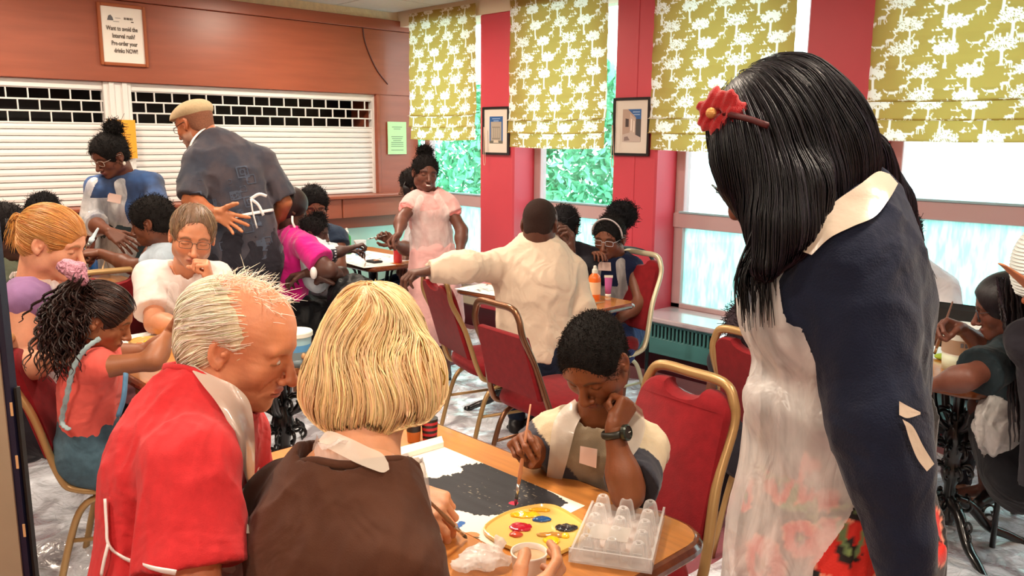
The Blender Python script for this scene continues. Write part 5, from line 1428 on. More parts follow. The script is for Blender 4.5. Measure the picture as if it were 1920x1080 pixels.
# neckline rib
def neck_rib(fig, r, m, drop=.0, tilt=.2, fwd=.0, th=.006, rad=.078):
    up = nz(fig.up + fig.f * -tilt); c = fig.neck + fig.up * drop + fig.f * fwd; u = nz(np.cross(up, fig.f)); w_ = np.cross(u, up); pts = []
    for a in np.linspace(0, 2 * PI, 33)[:-1]:
        d = math.cos(a) * u + math.sin(a) * w_; o = c + d * rad; t = np.linspace(.16, -.16, 160); p = o + np.outer(t, fig.up); v = fig.SH.val(p); i = int(np.argmax(v < .001))
        if i > 0 and v[i] < .001: pts.append(p[i])
    pts = np.array(pts)
    for _ in range(4): pts = (np.roll(pts, 1, 0) + pts * 2 + np.roll(pts, -1, 0)) / 4
    MB().tube(pts, th, 6, closed=True).build('neckband', m, fig.root, smooth=True, world=True)
neck_rib(mr, 0, M_rtee, rad=.092, th=.0075)
mr.apron(mr.SH, w=.13, top=.70, bottom=-.02, wide=.19, off=.010, h=.006, strap=False)
S = Sdf(); S.ops = list(mr.SH.ops); S.cone(mr.neck - mr.up * .04, mr.neck + (mr.H.c - mr.neck) * .6, .068, .062, .02)
mr.ribbon('apron_neck_strap', [(346, 666), (372, 690), (408, 708), (444, 726), (470, 760), (478, 830), (476, 915), (470, 1000)], [(352, 684), (380, 722), (404, 752), (424, 785), (440, 830), (456, 880), (466, 925), (462, 1000)], M_film, S, off=.008, wave=.002)
# white tape of the apron hanging down his back to the waist
for q in ([(197, 935), (200, 985), (204, 1022), (232, 1046), (285, 1065), (330, 1074)], [(203, 1020), (196, 1048), (190, 1078)]):
    MB().tube(smoothpath([mr.surf(x, y, off=.006) for x, y in q], 5), .0055, 6, flat=.4).build('apron_tie', M_tie, mr.root, smooth=True, world=True)
# hair: bald forehead, pale sides and back, wisps over the top
S = Sdf(); t = .010
S.ell((0, -.018, .030), (.073 + t, .094 + t, .078 + t * .3), 0); S.ell((0, -.045, -.028), (.062 + t, .052 + t, .052), .025)
S.ell((0, .075, .085), (.080, .085, .070), .02, sub=True); S.ell((0, .110, -.03), (.10, .094, .13), .012, sub=True)
for sx in (-1, 1): S.ell((sx * .088, .002, -.012), (.028, .024, .030), .010, sub=True)
S.cut((0, -.05, -.075), nz((0, .45, -1)))
V, Fq = S.mesh(.003); mr.hairmesh('hair', mr.H.w(V), Fq, np.tile(np.array(lin('cfc0a2'), f32), (len(V), 1)))
hd_ = surf_seeds(V, 1500, 5)
ln = flow(S, hd_, lambda p, t: np.stack([p[:, 0] * 2, -1.0 + 0 * p[:, 0], -.55 - .8 * (p[:, 2] < 0)], 1), 9, .0075, .004, .16, 5)
add_strands(mr, mr.H.w(ln), .00075 * np.ones(len(ln)), 'f2e9d6', .10, 6)
rng = np.random.default_rng(4); n = 360                                        # wisps standing up over the crown
base = np.stack([rng.uniform(-.045, .045, n), rng.uniform(-.075, .055, n), np.zeros(n)], 1); q = 1 - (base[:, 0] / .073) ** 2 - ((base[:, 1] + .014) / .094) ** 2
base[:, 2] = .036 + .080 * np.sqrt(np.clip(q, .05, 1)); L = rng.uniform(.010, .032, n)
k = np.linspace(0, 1, 8)[None, :, None]; up_ = np.stack([base[:, 0] * 7 + rng.normal(size=n) * .45, (base[:, 1] + .01) * 5 + rng.normal(size=n) * .5, .8 + 0 * L], 1)
up_ /= np.linalg.norm(up_, axis=1)[:, None]; bend_ = rng.normal(size=(n, 3)) * .7 + [0, .9, -.6]
ln = base[:, None] + up_[:, None] * L[:, None, None] * k + bend_[:, None] * L[:, None, None] * k ** 2 * .5
add_strands(mr, mr.H.w(ln), .00055 * np.ones(n), 'f4ecdc', .10, 7)

# ---- blonde woman in the brown top
nk = P(684, 858, 1.40)
wb = Fig('blonde woman with a bob in a dark brown top, holding a cup', skin='d3946c', lip='b0605a', brow='8a6a4a', yaw=152, neck=nk, pel=below(nk, 152, .17, .50),
    head=P(706, 705, 1.46), hyaw=158, hpitch=-26, hs=1.0, pose='sit', sw=.165, lsh=P(535, 945, 1.50), rsh=P(742, 1070, 1.26), w=.92, hunch=.035, tw=(.16, .145, .150),
    la=[P(640, 1040, 1.66), PZ(768, 925, .835)], ra=[P(800, 1290, 1.28), P(945, 1150, 1.36)])
wr = wb.arms[-1][1]; cupc = PZ(992, 1036, .832)
wb.finish_body(hres=.0028, bres=.007, handres=.0022, headopt=dict(neckr=.053),
    hands={-1: dict(hd=PZ(822, 948, .825) - wr, pn=-UP * .75 + CR * .1 + CF * .35, curl=(.62, .72, .85, 1.0), thumb=(.75, .35), s=1.0),
            1: dict(hd=CR * .80 + CF * .45 + UP * .15, pn=CF * .8 - CR * .35 + UP * .1, curl=(.42, .45, .50, .55), thumb=(.55, .45), s=1.0)})
M_btop = cloth_mat('brown_top', '4a2a1a', .8, var=.06, vscale=30, bump=.2, bscale=500)
wb.shirt('top', M_btop, h=.0055, t=.014, sleeve=1.25, flare=.014, neckr=.100, neckdrop=.045, fold=(24, .006, 21), thick=1.08)
neck_rib(wb, 0, M_btop, rad=.106, th=.008, drop=-.03)
wb.apron(wb.SH, w=.13, top=.70, bottom=.0, wide=.18, off=.010, h=.006, sw=.040)
# apron collar round the neck
S = Sdf(); S.ops = list(wb.SH.ops[:-1]) ; S.cone(wb.neck - wb.up * .03, wb.neck + wb.up * .09 + wb.f * .03, .066, .058, .02); wb.ribbon('apron_neck_strap', [(598, 824), (616, 808), (652, 820), (690, 838), (716, 850), (728, 868)], [(602, 834), (636, 852), (668, 868), (698, 880), (718, 886), (730, 880)], M_film, S, off=.008, wave=.004)
# the bob
c = wb.H.c
S = Sdf(); fx = nz(D(158)); rx = np.cross(fx, UP); R = np.stack([rx, fx, UP], 1)
Q = lambda x, y, dd=1.45: P(x, y, dd)
S.ell(P(700, 640, 1.47), (.086, .104, .092), 0, R=R)
S.ell(P(697, 702, 1.45), (.104, .108, .084), .03, R=R)
S.ell(P(690, 745, 1.44), (.098, .095, .070), .03, R=R)
S.ell(P(636, 715, 1.46), (.055, .07, .062), .03, R=R); S.ell(P(772, 715, 1.42), (.048, .07, .070), .03, R=R)
S.ell(P(700, 580, 1.48), (.050, .06, .040), .03, R=R)
S.ell(wb.H.w((0, .13, -.055)), (.062, .085, .11), .02, R=wb.H.R, sub=True)
S.cut(P(690, 812, 1.36), nz(-UP + CF * .55)); 
S.disp = lambda p: .0035 * wavn(p * [1, 1, .35], 60, 8) + .0018 * wavn(p * [1, 1, .3], 150, 9)
V, Fq = S.mesh(.0045); wb.hairmesh('hair', V, Fq, np.tile(np.array(lin('c79a60'), f32), (len(V), 1)))
crown = P(706, 562, 1.49)
def bobdir(p, t):
    d = p - crown; h = d.copy(); h[:, 2] = 0; hn = np.linalg.norm(h, axis=1, keepdims=True) + 1e-6
    out = h / hn * np.clip(.9 - 6 * np.abs(d[:, 2:3]), 0.05, 1); out[:, 2] -= .8 + 1.5 * np.clip(-d[:, 2] * 5, 0, 1)
    cr_ = np.stack([np.sin(p[:, 2] * 50 + p[:, 0] * 25), np.cos(p[:, 2] * 44 + p[:, 1] * 20), 0 * p[:, 0]], 1); return out + .55 * cr_
rng = np.random.default_rng(12)
sd1 = surf_seeds(V, 2600, 12); sd2 = crown + rng.normal(size=(900, 3)) * [.028, .028, .008]
ln = flow(S, np.concatenate([sd1, sd2]), bobdir, 13, .0115, .0055, .20, 12)
wb.hair_n = len(ln)
Vs, Qs, per = strands(ln, np.where(rng.random(len(ln)) < .3, .0016, .0009), 3)
C = vary(len(ln), 'eccb96', .13, 13, 0, per); wb.hairmesh('hair', Vs, Qs, C)
# glint of a gold ear or spectacle wire on her right
MB().tube(smoothpath([P(826, 690, 1.40), P(834, 705, 1.40), P(832, 722, 1.40)], 4), .0012, 5).build('earring', mat('gold_wire', 'c9a24a', .2, metal=1), wb.root, smooth=True, world=True)

# ---- standing woman with long black hair
ws = Fig('standing woman with long black hair, red hair flower, navy top and plastic apron', skin='6e4230', lip='6a3430', brow='120c0a', yaw=-97, neck=P(1588, 395, 1.36), pel=P(1578, 905, 1.42),
    head=P(1464, 284, 1.36), hyaw=-96, hpitch=-40, hs=1.04, pose='stand', sw=.18, w=.94, lsh=P(1605, 505, 1.26), rsh=P(1600, 470, 1.52), bust=1.2, tw=(.165, .135, .150), dp=.80,
    la=[P(1640, 790, 1.22), P(1706, 1085, 1.20)], ra=[P(1560, 760, 1.62), P(1500, 960, 1.62)])
ws.hip = {1: ws.pel + ws.r * .045, -1: ws.pel - ws.r * .045}
for sd in (1, -1): ws.legs[sd] = [ws.hip[sd] * [1, 1, 0] + UP * .5, ws.hip[sd] * [1, 1, 0] + UP * .08]
ws.finish_body(hres=.0028, bres=.008, handres=.0028, headopt=dict(nose=.95, nosew=1.2, lips=1.3, neckr=.052), hands={-1: dict(hd=P(1740, 1140, 1.18) - P(1706, 1085, 1.20), pn=-D(-97) * .6 + CF * .6, curl=(.4, .45, .5, .6)), 1: {}})
M_navy = cloth_mat('navy_knit', '131a2e', .92, var=.10, vscale=22, bump=.35, bscale=320, sheen=.12)
L = np.linalg.norm(ws.neck - ws.pel)
ws.shirt('top', M_navy, h=.007, t=.014, sleeve=1.95, flare=.004, neckr=.060, hem=.04, fold=(20, .007, 31), thick=1.22, ft=.62)
# long printed skirt
S = Sdf(); fh = D(-97); rr = np.cross(fh, UP)
S.cone(ws.pel + UP * .10, ws.pel - UP * .12, .140, .155, .04, (fh, .92)); S.cone(ws.pel - UP * .12, ws.pel * [1, 1, 0] + UP * .40, .155, .185, .05, (fh, .95)); S.disp = folds(22, .014, 41, UP, .15)
S.cut(ws.pel * [1, 1, 0] + UP * .34, -UP); ws.SK = S
M_skirt_p = mat('poppy_print', '000000', .7, bump=.2, bscale=300, attr=True, sheen=.2)
pop = [(1590, 1035, .055), (1462, 905, .040), (1525, 905, .045), (1400, 930, .035), (1660, 960, .03), (1430, 1060, .05), (1500, 1010, .03), (1750, 1000, .05)]
pc = []
for (x, y, r_) in pop:
    o_ = CAM.copy(); d = ray(x, y); tt = np.linspace(.9, 1.8, 700); v = S.val(o_ + np.outer(tt, d)); i = np.argmax(v < 0)
    if v[i] < 0: pc.append((o_ + tt[i] * d, r_))
def popcol(V):
    C = np.tile(np.array(lin('0c0d10'), f32), (len(V), 1)); rng = np.random.default_rng(2)
    for c, r_ in pc:
        d = V - c; u = d @ CR; v = d @ UP; rad = np.sqrt(u * u + v * v + (d @ CF) ** 2 * .6); a = np.arctan2(v, u) + rng.random() * 6
        m = rad < r_ * (.85 + .18 * np.abs(np.sin(2.0 * a)) + .05 * np.sin(17 * a)); C[m] = lin('d32417')
        e = m & (rad > r_ * (.80 + .15 * np.abs(np.sin(2 * a)))); C[e] = lin('e9977c')
        m2 = rad < r_ * (.33 + .10 * np.sin(9 * a)); C[m2] = lin('120c0c'); C[rad < r_ * .10] = lin('8fb06a')
    for _ in range(26):
        x, y = rng.uniform(1380, 1760), rng.uniform(880, 1080); g = ws.pel; 
        p0 = P(x, y, 1.22); d = V - p0; u = d @ CR; v = d @ UP; an = rng.uniform(-1, 1); s_ = u * math.sin(an) + v * math.cos(an); w_ = u * math.cos(an) - v * math.sin(an); m = (np.abs(w_) < .0028 + .02 * np.abs(s_) * 0) & (np.abs(s_) < .022) & ((d @ CF) < .25); C[m] = lin('6f8f5c')
    return C
ws.part('skirt', S, .006, M_skirt_p, col=popcol)
ws.shoes(mat('black_leather', '141416', .4))
# apron: bib on the chest, gathered tie at the waist, loose skirt of film
S2 = Sdf(); S2.ops = list(ws.SH.ops)[:]; 
S2 = Sdf(); ws.torso(S2, .024); S2.cone(ws.pel + UP * .10, ws.pel - UP * .12, .150, .163, .05, (fh, 1.0)); S2.cone(ws.pel - UP * .12 + fh * .01, ws.pel * [1, 1, 0] + UP * .42 + fh * .03, .163, .195, .05, (fh, 1.0))
S2.ell(P(1462, 765, 1.36), (.05, .05, .04), .04)
S2.disp = lambda p: folds(34, .0045, 51, UP, .25)(p) + .0035 * np.sin(60 * (p @ UP) + 20 * (p @ CR)) * np.exp(-((p[:, 2] - 1.17) / .05) ** 2)
def wmask(V):
    a, b, c = ws.tl(V); h_ = V[:, 2]; z_w = 1.16
    q = V @ fh - ws.pel @ fh
    side = (V - ws.pel) @ CF                               # negative = towards the camera
    m_bib = np.minimum(np.minimum(.165 - np.abs(a), b - .015), ws.neck[2] - .16 - h_)
    m_sk = np.minimum(q - .020 - .45 * (1.084 - h_) * (h_ < 1.084), 1.20 - h_)
    m = np.maximum(m_bib, m_sk)
    for sd in (1, -1):
        p0 = ws.pel + ws.up * (L - .17) + ws.r * sd * .125 + ws.f * .1; p1 = ws.neck + ws.r * sd * .07; ba = p1 - p0; ba = ba - ws.f * (ba @ ws.f); d = V - p0; d = d - np.outer(d @ ws.f, ws.f); t = np.clip(d @ ba / (ba @ ba), 0, 1); m = np.maximum(m, np.minimum(.032 - np.linalg.norm(d - np.outer(t, ba), axis=1), b + .03))
    return m
ws.part('apron', S2, .006, M_apron, iso=.004, mask=wmask)
# broad collar of film over the shoulder
M_film2 = mat('apron_film_pale', 'cbbcaa', .28, bump=.35, bscale=45, spec=.8, coat=.6, alpha=.93)
ws.ribbon('apron_neck_strap', [(1500, 470), (1522, 420), (1566, 378), (1612, 346), (1645, 322), (1668, 326)], [(1522, 478), (1556, 446), (1600, 424), (1640, 406), (1668, 372), (1684, 344)], M_film2, off=.012, wave=.003)
# bow ends behind the arm
ws.ribbon('apron_tie', [(1686, 752), (1700, 760), (1726, 773)], [(1686, 778), (1702, 784), (1726, 777)], M_film2, off=.012)
ws.ribbon('apron_tie', [(1692, 786), (1712, 800), (1732, 838), (1752, 870)], [(1698, 800), (1706, 826), (1720, 860), (1738, 884)], M_film2, off=.012)
# hair volume: crown, curtain over the near side of the face, tail down the back
S = Sdf(); H = ws.H; R = H.R
S.ell(H.w((0, -.022, .040)), (.092, .114, .100), 0, R=R)
S.ell(P(1565, 300, 1.36), (.075, .062, .105), .05, R=np.stack([CF, CR, UP], 1))
S.ell(P(1480, 318, 1.30), (.045, .108, .092), .04, R=np.stack([CF, CR, UP], 1))
S.ell(P(1398, 280, 1.31), (.032, .048, .052), .03, R=np.stack([CF, CR, UP], 1))
S.path([P(1462, 345, 1.285), P(1452, 420, 1.27), P(1432, 500, 1.26)], [.050, .036, .014], .03)
S.path([P(1510, 360, 1.27), P(1485, 430, 1.26), P(1440, 500, 1.25)], [.050, .034, .012], .03)
S.path([P(1610, 300, 1.42), P(1665, 380, 1.46), P(1715, 450, 1.48)], [.05, .032, .012], .03)
S.ell(P(1583, 352, 1.235), (.022, .016, .030), .02, R=np.stack([CF, CR, UP], 1), sub=True)
S.disp = lambda p: .0022 * wavn(p * [1, 1, .35], 75, 18) + .001 * wavn(p * [1, 1, .3], 190, 19)
V, Fq = S.mesh(.0045); ws.hairmesh('hair', V, Fq, np.tile(np.array(lin('0b0a10'), f32), (len(V), 1)))
part_ = H.w((0, .02, .155))
def bdir(p, t):
    d = p - part_; d[:, 2] *= .3; d /= np.linalg.norm(d, axis=1, keepdims=True) + 1e-6; return d * np.clip(.9 - 5 * np.abs(p[:, 2:3] - part_[2]), .08, 1) + [0, 0, -1.0]
ln = flow(S, surf_seeds(V, 2600, 22), bdir, 16, .015, .004, .06, 22)
add_strands(ws, ln, np.full(len(ln), .0010), '14121a', .5, 23)
rng = np.random.default_rng(31); n = 130; ln = []                             # loose hanging locks in front of the window
for i in range(n):
    x0 = rng.uniform(1425, 1500); x1 = 1372 + (x0 - 1425) * .95 + rng.normal() * 6; y1 = rng.uniform(520, 625); dd = rng.uniform(1.25, 1.30)
    g = i % 6; x1 = x1 * .35 + (1378 + 17 * g) * .65
    ln.append(smoothpath([P(x0, rng.uniform(370, 420), dd), P(x0 * .45 + x1 * .55, 455, dd), P(x1, 520, dd), P(x1 + rng.uniform(-2, 9), y1, dd)], 4))
add_strands(ws, ln, rng.uniform(.0008, .0019, n), '0d0d12', .4, 32)
n = 60; ln = []
for i in range(n):
    x0 = rng.uniform(1630, 1690); y0 = 300 + (x0 - 1630) * .9; ln.append(smoothpath([P(x0 - 20, y0, 1.40), P(x0 + 12, y0 + 60, 1.42), P(x0 + 45, y0 + 125, 1.43), P(x0 + 62 + rng.normal() * 6, y0 + 170 + rng.normal() * 10, 1.43)], 4))
add_strands(ws, ln, rng.uniform(.0008, .0017, n), '0d0d12', .4, 33)
ws.glasses('1c3c46', w=.027, hh=.016, r=.0018, y=.112, z=.004)
# flower on a band
fc = P(1352, 212, 1.30); S = Sdf(); ax = nz(CAM - fc - CR * .55); u = nz(np.cross(ax, UP)); v_ = np.cross(u, ax)
for i in range(7):
    a = i * 2 * PI / 7 + .3; d = math.cos(a) * u + math.sin(a) * v_; S.ell(fc + d * .021 * (1.15 if i % 2 else .95), (.010, .019, .015), .004, R=np.stack([nz(ax + d * .25 * (1 if i % 2 else -1)), d, np.cross(ax, d)], 1))
S.disp = lambda p: .0016 * np.sin(p @ u * 420 + p @ v_ * 200) + .0016 * wavn(p, 300, 3)
fo = ws.part('hair_flower', S, .0022, mat('red_felt', 'b3131c', .9, bump=.6, bscale=500, sheen=.5))
bt = fc + ax * .010 - CR * .012
o = MB().ell(bt, (.0085, .0085, .0085), 14, 10).build('button', mat('gold_button', 'd8a25c', .35, metal=.5, bump=.6, bscale=900), fo, smooth=True, world=True)
MB().tube(smoothpath([fc, P(1400, 222, 1.25), P(1440, 236, 1.22)], 4), .005, 6, flat=.5).build('hair_band', mat('dark_red_band', '4a0f14', .6), ws.root, smooth=True, world=True)
# ================================================================= FIGURES FURTHER OFF
def hairball(fig, c, r, color, rough=.004, f=120, h=.007, name='hair', R=None, matte=True, flat=None):
    S = Sdf(); r = np.atleast_1d(r) * np.ones(3); S.ell(c, r, 0, R=R); S.disp = lambda p: rough * wavn(p, f, 3) + rough * .6 * wavn(p, f * 2.4, 5)
    V, Fq = S.mesh(h)
    if matte: fig.fuzz(V, S.grad(V), color, int(900 + 6000 * float(max(r)) ), .014, .0013)
    return fig.hairmesh(name, V, Fq, np.tile(np.array(lin(color), f32), (len(V), 1)), matte)
BR = 'c8a'
# ---- curly haired girl
g = Fig('small girl with long dark curls in a coral top and denim dungarees, seated', skin='9a6242', lip='8a4a40', brow='1a100c', yaw=100, neck=P(172, 668, 2.78), pel=P(165, 838, 2.86), head=P(190, 596, 2.72), hyaw=104, hpitch=-26,
    hs=.92, pose='sit', sc=.72, sw=.17, w=1.0, ra=[P(288, 676, 2.70), P(318, 622, 2.80)], la=[P(285, 660, 3.02), P(325, 622, 2.98)], rsh=P(183, 690, 2.68))
g.finish_body(hres=.0042, bres=.008, handres=.0034, headopt=dict(child=1, nose=.7, nosew=1.1), hands={1: dict(hd=UP * .8 + CR * .5, pn=CR - UP * .3, curl=(.8, .85, .9, 1), thumb=(.9, .4), s=.78), -1: dict(curl=(.5, .5, .6, .6), s=.78)})
g.shirt('top', cloth_mat('coral', 'e8645a', .85), h=.007, t=.012, sleeve=0, neckr=.07, fold=(40, .004, 61))
g.trousers('dungarees', cloth_mat('denim', '46606e', .9, var=.18, vscale=40), h=.008, t=.020, frac=.85, top=.12)
M_den = cloth_mat('denim_light', '9db4b8', .9, var=.15, vscale=60)
MB().tube(smoothpath([P(188, 634, 2.66), P(160, 655, 2.63), P(138, 690, 2.62), P(126, 740, 2.64), P(116, 790, 2.68), P(130, 806, 2.66)], 6), [.007 + .003 * (i % 2) for i in range(31)], 6, flat=.4).build('ruffled_strap', M_den, g.root, smooth=True, world=True)
MB().tube(smoothpath([P(236, 700, 2.62), P(232, 745, 2.60), P(222, 780, 2.60)], 5), .016, 6, flat=.4).build('strap', cloth_mat('denim_blue', '5b86a8', .9), g.root, smooth=True, world=True)
g.cap(dict(t=.010, front=.060, overear=0), '22120e', h=.005)
V, Fq = g.HC.mesh(.005); ln = flow(g.HC, surf_seeds(V, 900, 44), lambda p, t: np.stack([p[:, 0] * 3, -1 + 0 * p[:, 0], .5 - p[:, 2] * 5], 1), 9, .010, .004, .25, 44); add_strands(g, g.H.w(ln), np.full(len(ln), .0014), '3a2218', .4, 45)
rng = np.random.default_rng(41); n = 170; ln = []                              # spiral curls of the ponytail
for i in range(n):
    t = rng.random(); x0 = 148 + rng.normal() * 7; y0 = 520 + rng.normal() * 5; a_ = rng.random() * 6
    xe = 118 + rng.normal() * 26; ye = rng.uniform(600, 720); d0 = 2.66 + rng.normal() * .03; m_ = 36; q = np.linspace(0, 1, m_)
    cx = x0 + (xe - x0) * q ** .8 - 18 * np.sin(q * 2.6) * rng.uniform(.2, 1.3); cy_ = y0 + (ye - y0) * q
    pts = np.array([P(cx[j], cy_[j], d0 + .03 * math.sin(3 * q[j] + a_)) for j in range(m_)]); R_ = .0085 * rng.uniform(.6, 1.3); w_ = rng.uniform(22, 34)
    pts += R_ * (np.cos(a_ + w_ * q)[:, None] * CR + np.sin(a_ + w_ * q)[:, None] * CF) * np.clip(q * 4, 0, 1)[:, None]; ln.append(pts)
V, Q_, per = strands(np.array(ln), rng.uniform(.0028, .0048, n), 4); g.hairmesh('hair', V, Q_, vary(n, '2c1812', .35, 42, 0, per))
n = 60; ln = []
for i in range(n):
    y0 = rng.uniform(545, 640); x0 = rng.uniform(140, 178); q = np.linspace(0, 1, 12); ln.append(np.array([P(x0 - 8 * k_ + 5 * math.sin(9 * k_ + i), y0 - 60 * k_ * (1 if y0 > 600 else .4), 2.63 + .02 * k_) for k_ in q]))
V, Q_, per = strands(np.array(ln), rng.uniform(.002, .004, n), 4); g.hairmesh('hair', V, Q_, vary(n, '2c1812', .35, 43, 0, per))
S = Sdf(); S.path([P(112, 498, 2.64), P(128, 502, 2.62), P(146, 506, 2.61), P(152, 524, 2.61)], [.012, .022, .020, .018], .02); S.ell(P(140, 514, 2.60), (.025, .022, .02), .02); S.disp = lambda p: .007 * (1 - np.abs(wavn(p, 85, 6))) ** 2 - .006 + .003 * wavn(p, 260, 7); g.part('scrunchie', S, .004, cloth_mat('pink_satin', 'c98a9c', .5, foldb=.9, fscale=40))
g.shoes(mat('black_leather', '141416', .4))

# ---- blonde ponytail woman
nk = P(72, 528, 2.95)
w = Fig('woman with reddish blonde ponytail, sleeveless mauve top and apron, in profile', skin='dfa080', lip='c07468', brow='9a7050', yaw=94, neck=nk, pel=below(nk, 94, .08, .50), head=P(98, 455, 2.92), hyaw=91, hpitch=-20, hs=1.06, pose='sit',
    rsh=P(42, 572, 2.82), w=.92, bust=1.0, sw=.165, ra=[P(40, 690, 2.80), P(120, 672, 2.72)], la=[P(130, 640, 3.15), P(190, 650, 3.1)])
w.finish_body(hres=.004, bres=.008, handres=.004, headopt=dict(nose=1.0, lips=.8, flush=(1.0, .86, .8)), hands={1: {}, -1: {}})
w.shirt('top', cloth_mat('mauve', '8e6a94', .85), h=.008, t=.010, sleeve=0, neckr=.085, neckdrop=.02)
w.apron(w.SH, w=.12, top=.75, h=.007, sw=.028); w.trousers('skirt', cloth_mat('dark_cloth', '26242c'), h=.012)
w.cap(dict(t=.008, front=.050), 'b9783c', h=.0045)
V, Fq = w.HC.mesh(.004); ln = flow(w.HC, surf_seeds(V, 1100, 51), lambda p, t: np.stack([p[:, 0] * -1, -1 + 0 * p[:, 0], .15 - .6 * p[:, 2] * 4], 1), 10, .009, .003, .08, 51); add_strands(w, w.H.w(ln), np.full(len(ln), .0009), 'd29a58', .2, 52)
rng = np.random.default_rng(53); n = 150; ln = []
for i in range(n):
    a = rng.random() * 6; q = np.linspace(0, 1, 10); r_ = rng.uniform(.008, .030); x1 = rng.uniform(12, 46); y1 = rng.uniform(420, 470)
    ln.append(np.array([P(52 + (x1 - 52) * k_ ** .8, 412 + (y1 - 412) * k_ ** 2 + 6 * math.sin(a) - 12 * math.sin(PI * k_) * (a < 4), 2.93) + CF * r_ * math.sin(a + 2 * k_) for k_ in q]))
add_strands(w, np.array(ln), np.full(n, .0017), 'c58a4a', .22, 54)

# ---- man in white T-shirt with spectacles
nk = P(352, 520, 3.78)
m_ = Fig('grey-haired man with spectacles in a white printed T-shirt, chin resting on his fist', skin='cf8f6c', lip='b06a5a', brow='6a5240', yaw=22, neck=nk, pel=below(nk, 22, .12, .50), head=P(361, 443, 3.62), hyaw=24, hpitch=-14, hroll=-8, hs=1.13, pose='sit',
    rsh=P(278, 520, 3.72), lsh=P(408, 520, 3.78), w=1.0, ra=[P(292, 606, 3.55), P(345, 612, 3.42)], la=[P(412, 590, 3.55), P(394, 530, 3.52)])
m_.finish_body(hres=.0042, bres=.008, handres=.0036, headopt=dict(nose=1.15, nosew=1.1, lips=.8, browk=.8, stubble=lin('8a7468'), flush=(1.0, .84, .78)),
    hands={-1: dict(hd=UP * .8 - CR * .1, pn=-CR * .8 - CF * .2, curl=(1.0, 1.05, 1.1, 1.15), thumb=(.8, .6)), 1: dict(hd=CR * .6 + UP * .5 - CF * .4, pn=CR * .3 - CF * .8, curl=(.9, .95, 1.0, 1.1), thumb=(.9, .5))})
m_.shirt('tshirt', cloth_mat('white_tee', 'e9dcd6', .85), h=.008, t=.013, sleeve=.72, flare=.022, neckr=.075, fold=(30, .005, 71))
S2 = Sdf(); S2.ops = m_.SH.ops; S2.disp = m_.SH.disp
def stripes(V):
    a, b, c = m_.tl(V); c0 = c - .395; k = np.cos((c0 + .010 * np.sin(a * 30)) * 2 * PI / .016) * .003 - .0007
    lim = np.minimum(.058 - np.abs(a - .045), .028 - np.abs(c0)) ; lim = np.minimum(lim, .060 - np.abs(a - .045) - .6 * np.abs(c0)); k2 = np.cos((c - .318) * 2 * PI / .014) * .003 - .0007; lim2 = np.minimum(.036 - np.abs(a - .065), .026 - np.abs(c - .318))
    return np.minimum(np.maximum(np.minimum(k, lim), np.minimum(k2, lim2)), b)
m_.part('tshirt_print', S2, .0035, mat('tee_print_black', '2a2628', .8), iso=.0018, mask=stripes)['kind'] = 'stuff'
m_.trousers('trousers', cloth_mat('dark_cloth', '26242c'), h=.012)
m_.apron(m_.SH, w=.13, top=.62, h=.008, sw=.024)
m_.cap(dict(t=.006, front=.084, rough=.0012), '6e5440', h=.0042)
V, Fq = m_.HC.mesh(.004); ln = flow(m_.HC, surf_seeds(V, 800, 61), lambda p, t: np.stack([p[:, 0] * 4, .5 + 0 * p[:, 0] - p[:, 1] * 3, -.5 - p[:, 2] * 0], 1), 6, .008, .004, .15, 61); add_strands(m_, m_.H.w(ln), np.full(len(ln), .0011), '8f7458', .25, 62)
m_.glasses('4a4440', w=.023, hh=.014, r=.0013, y=.100)
watch(m_, -1, .95, .030, strap='3a4238', facec='20241f', big=.016)
S = Sdf(); S.cone(P(352, 600, 3.36), P(362, 588, 3.36), .017); o = tag(S and mkmesh('paint_pot', *S.mesh(.005), mat('white_plastic', 'eeeae6', .35), None, True), 'small white pot in the hand of the bespectacled man', 'pot')

# ---- man in the flat cap, standing with his back to the camera
cm = Fig('man standing in a beige flat cap and dark patterned shirt, hand held behind his back', skin='a5603c', lip='8a4a3c', brow='3a2a20', yaw=-158, neck=P(402, 268, 4.62), pel=P(458, 480, 4.68), head=P(366, 234, 4.60), hyaw=-112, hpitch=-18, hs=1.08, pose='stand',
    w=1.12, lsh=P(368, 305, 4.50), rsh=P(492, 300, 4.72), tw=(.170, .165, .165), hunch=.03, la=[P(358, 378, 4.42), P(402, 398, 4.36)], ra=[P(532, 380, 4.78), P(512, 440, 4.96)])
cm.finish_body(hres=.0045, bres=.009, handres=.004, headopt=dict(nose=1.1, fat=.004, stubble=lin('d8c8b8')), hands={-1: dict(hd=CR * .9 - UP * .42 - CF * .1, pn=-CF + UP * .1, curl=(.10, .14, .18, .24), thumb=(.0, .15), spread=.22, s=1.12), 1: {}}, handcol='c07a52')
M_pat = mat('cloth_dark_pattern', '262b3a', .85, bump=.2, bscale=300, color2='40383f', vscale=9, sheen=.2, detail=8)
cm.shirt('patterned_shirt', M_pat, h=.009, t=.018, sleeve=.86, flare=.016, neckr=.056, hem=-.22, fold=(24, .009, 81), thick=1.12, k=.025)
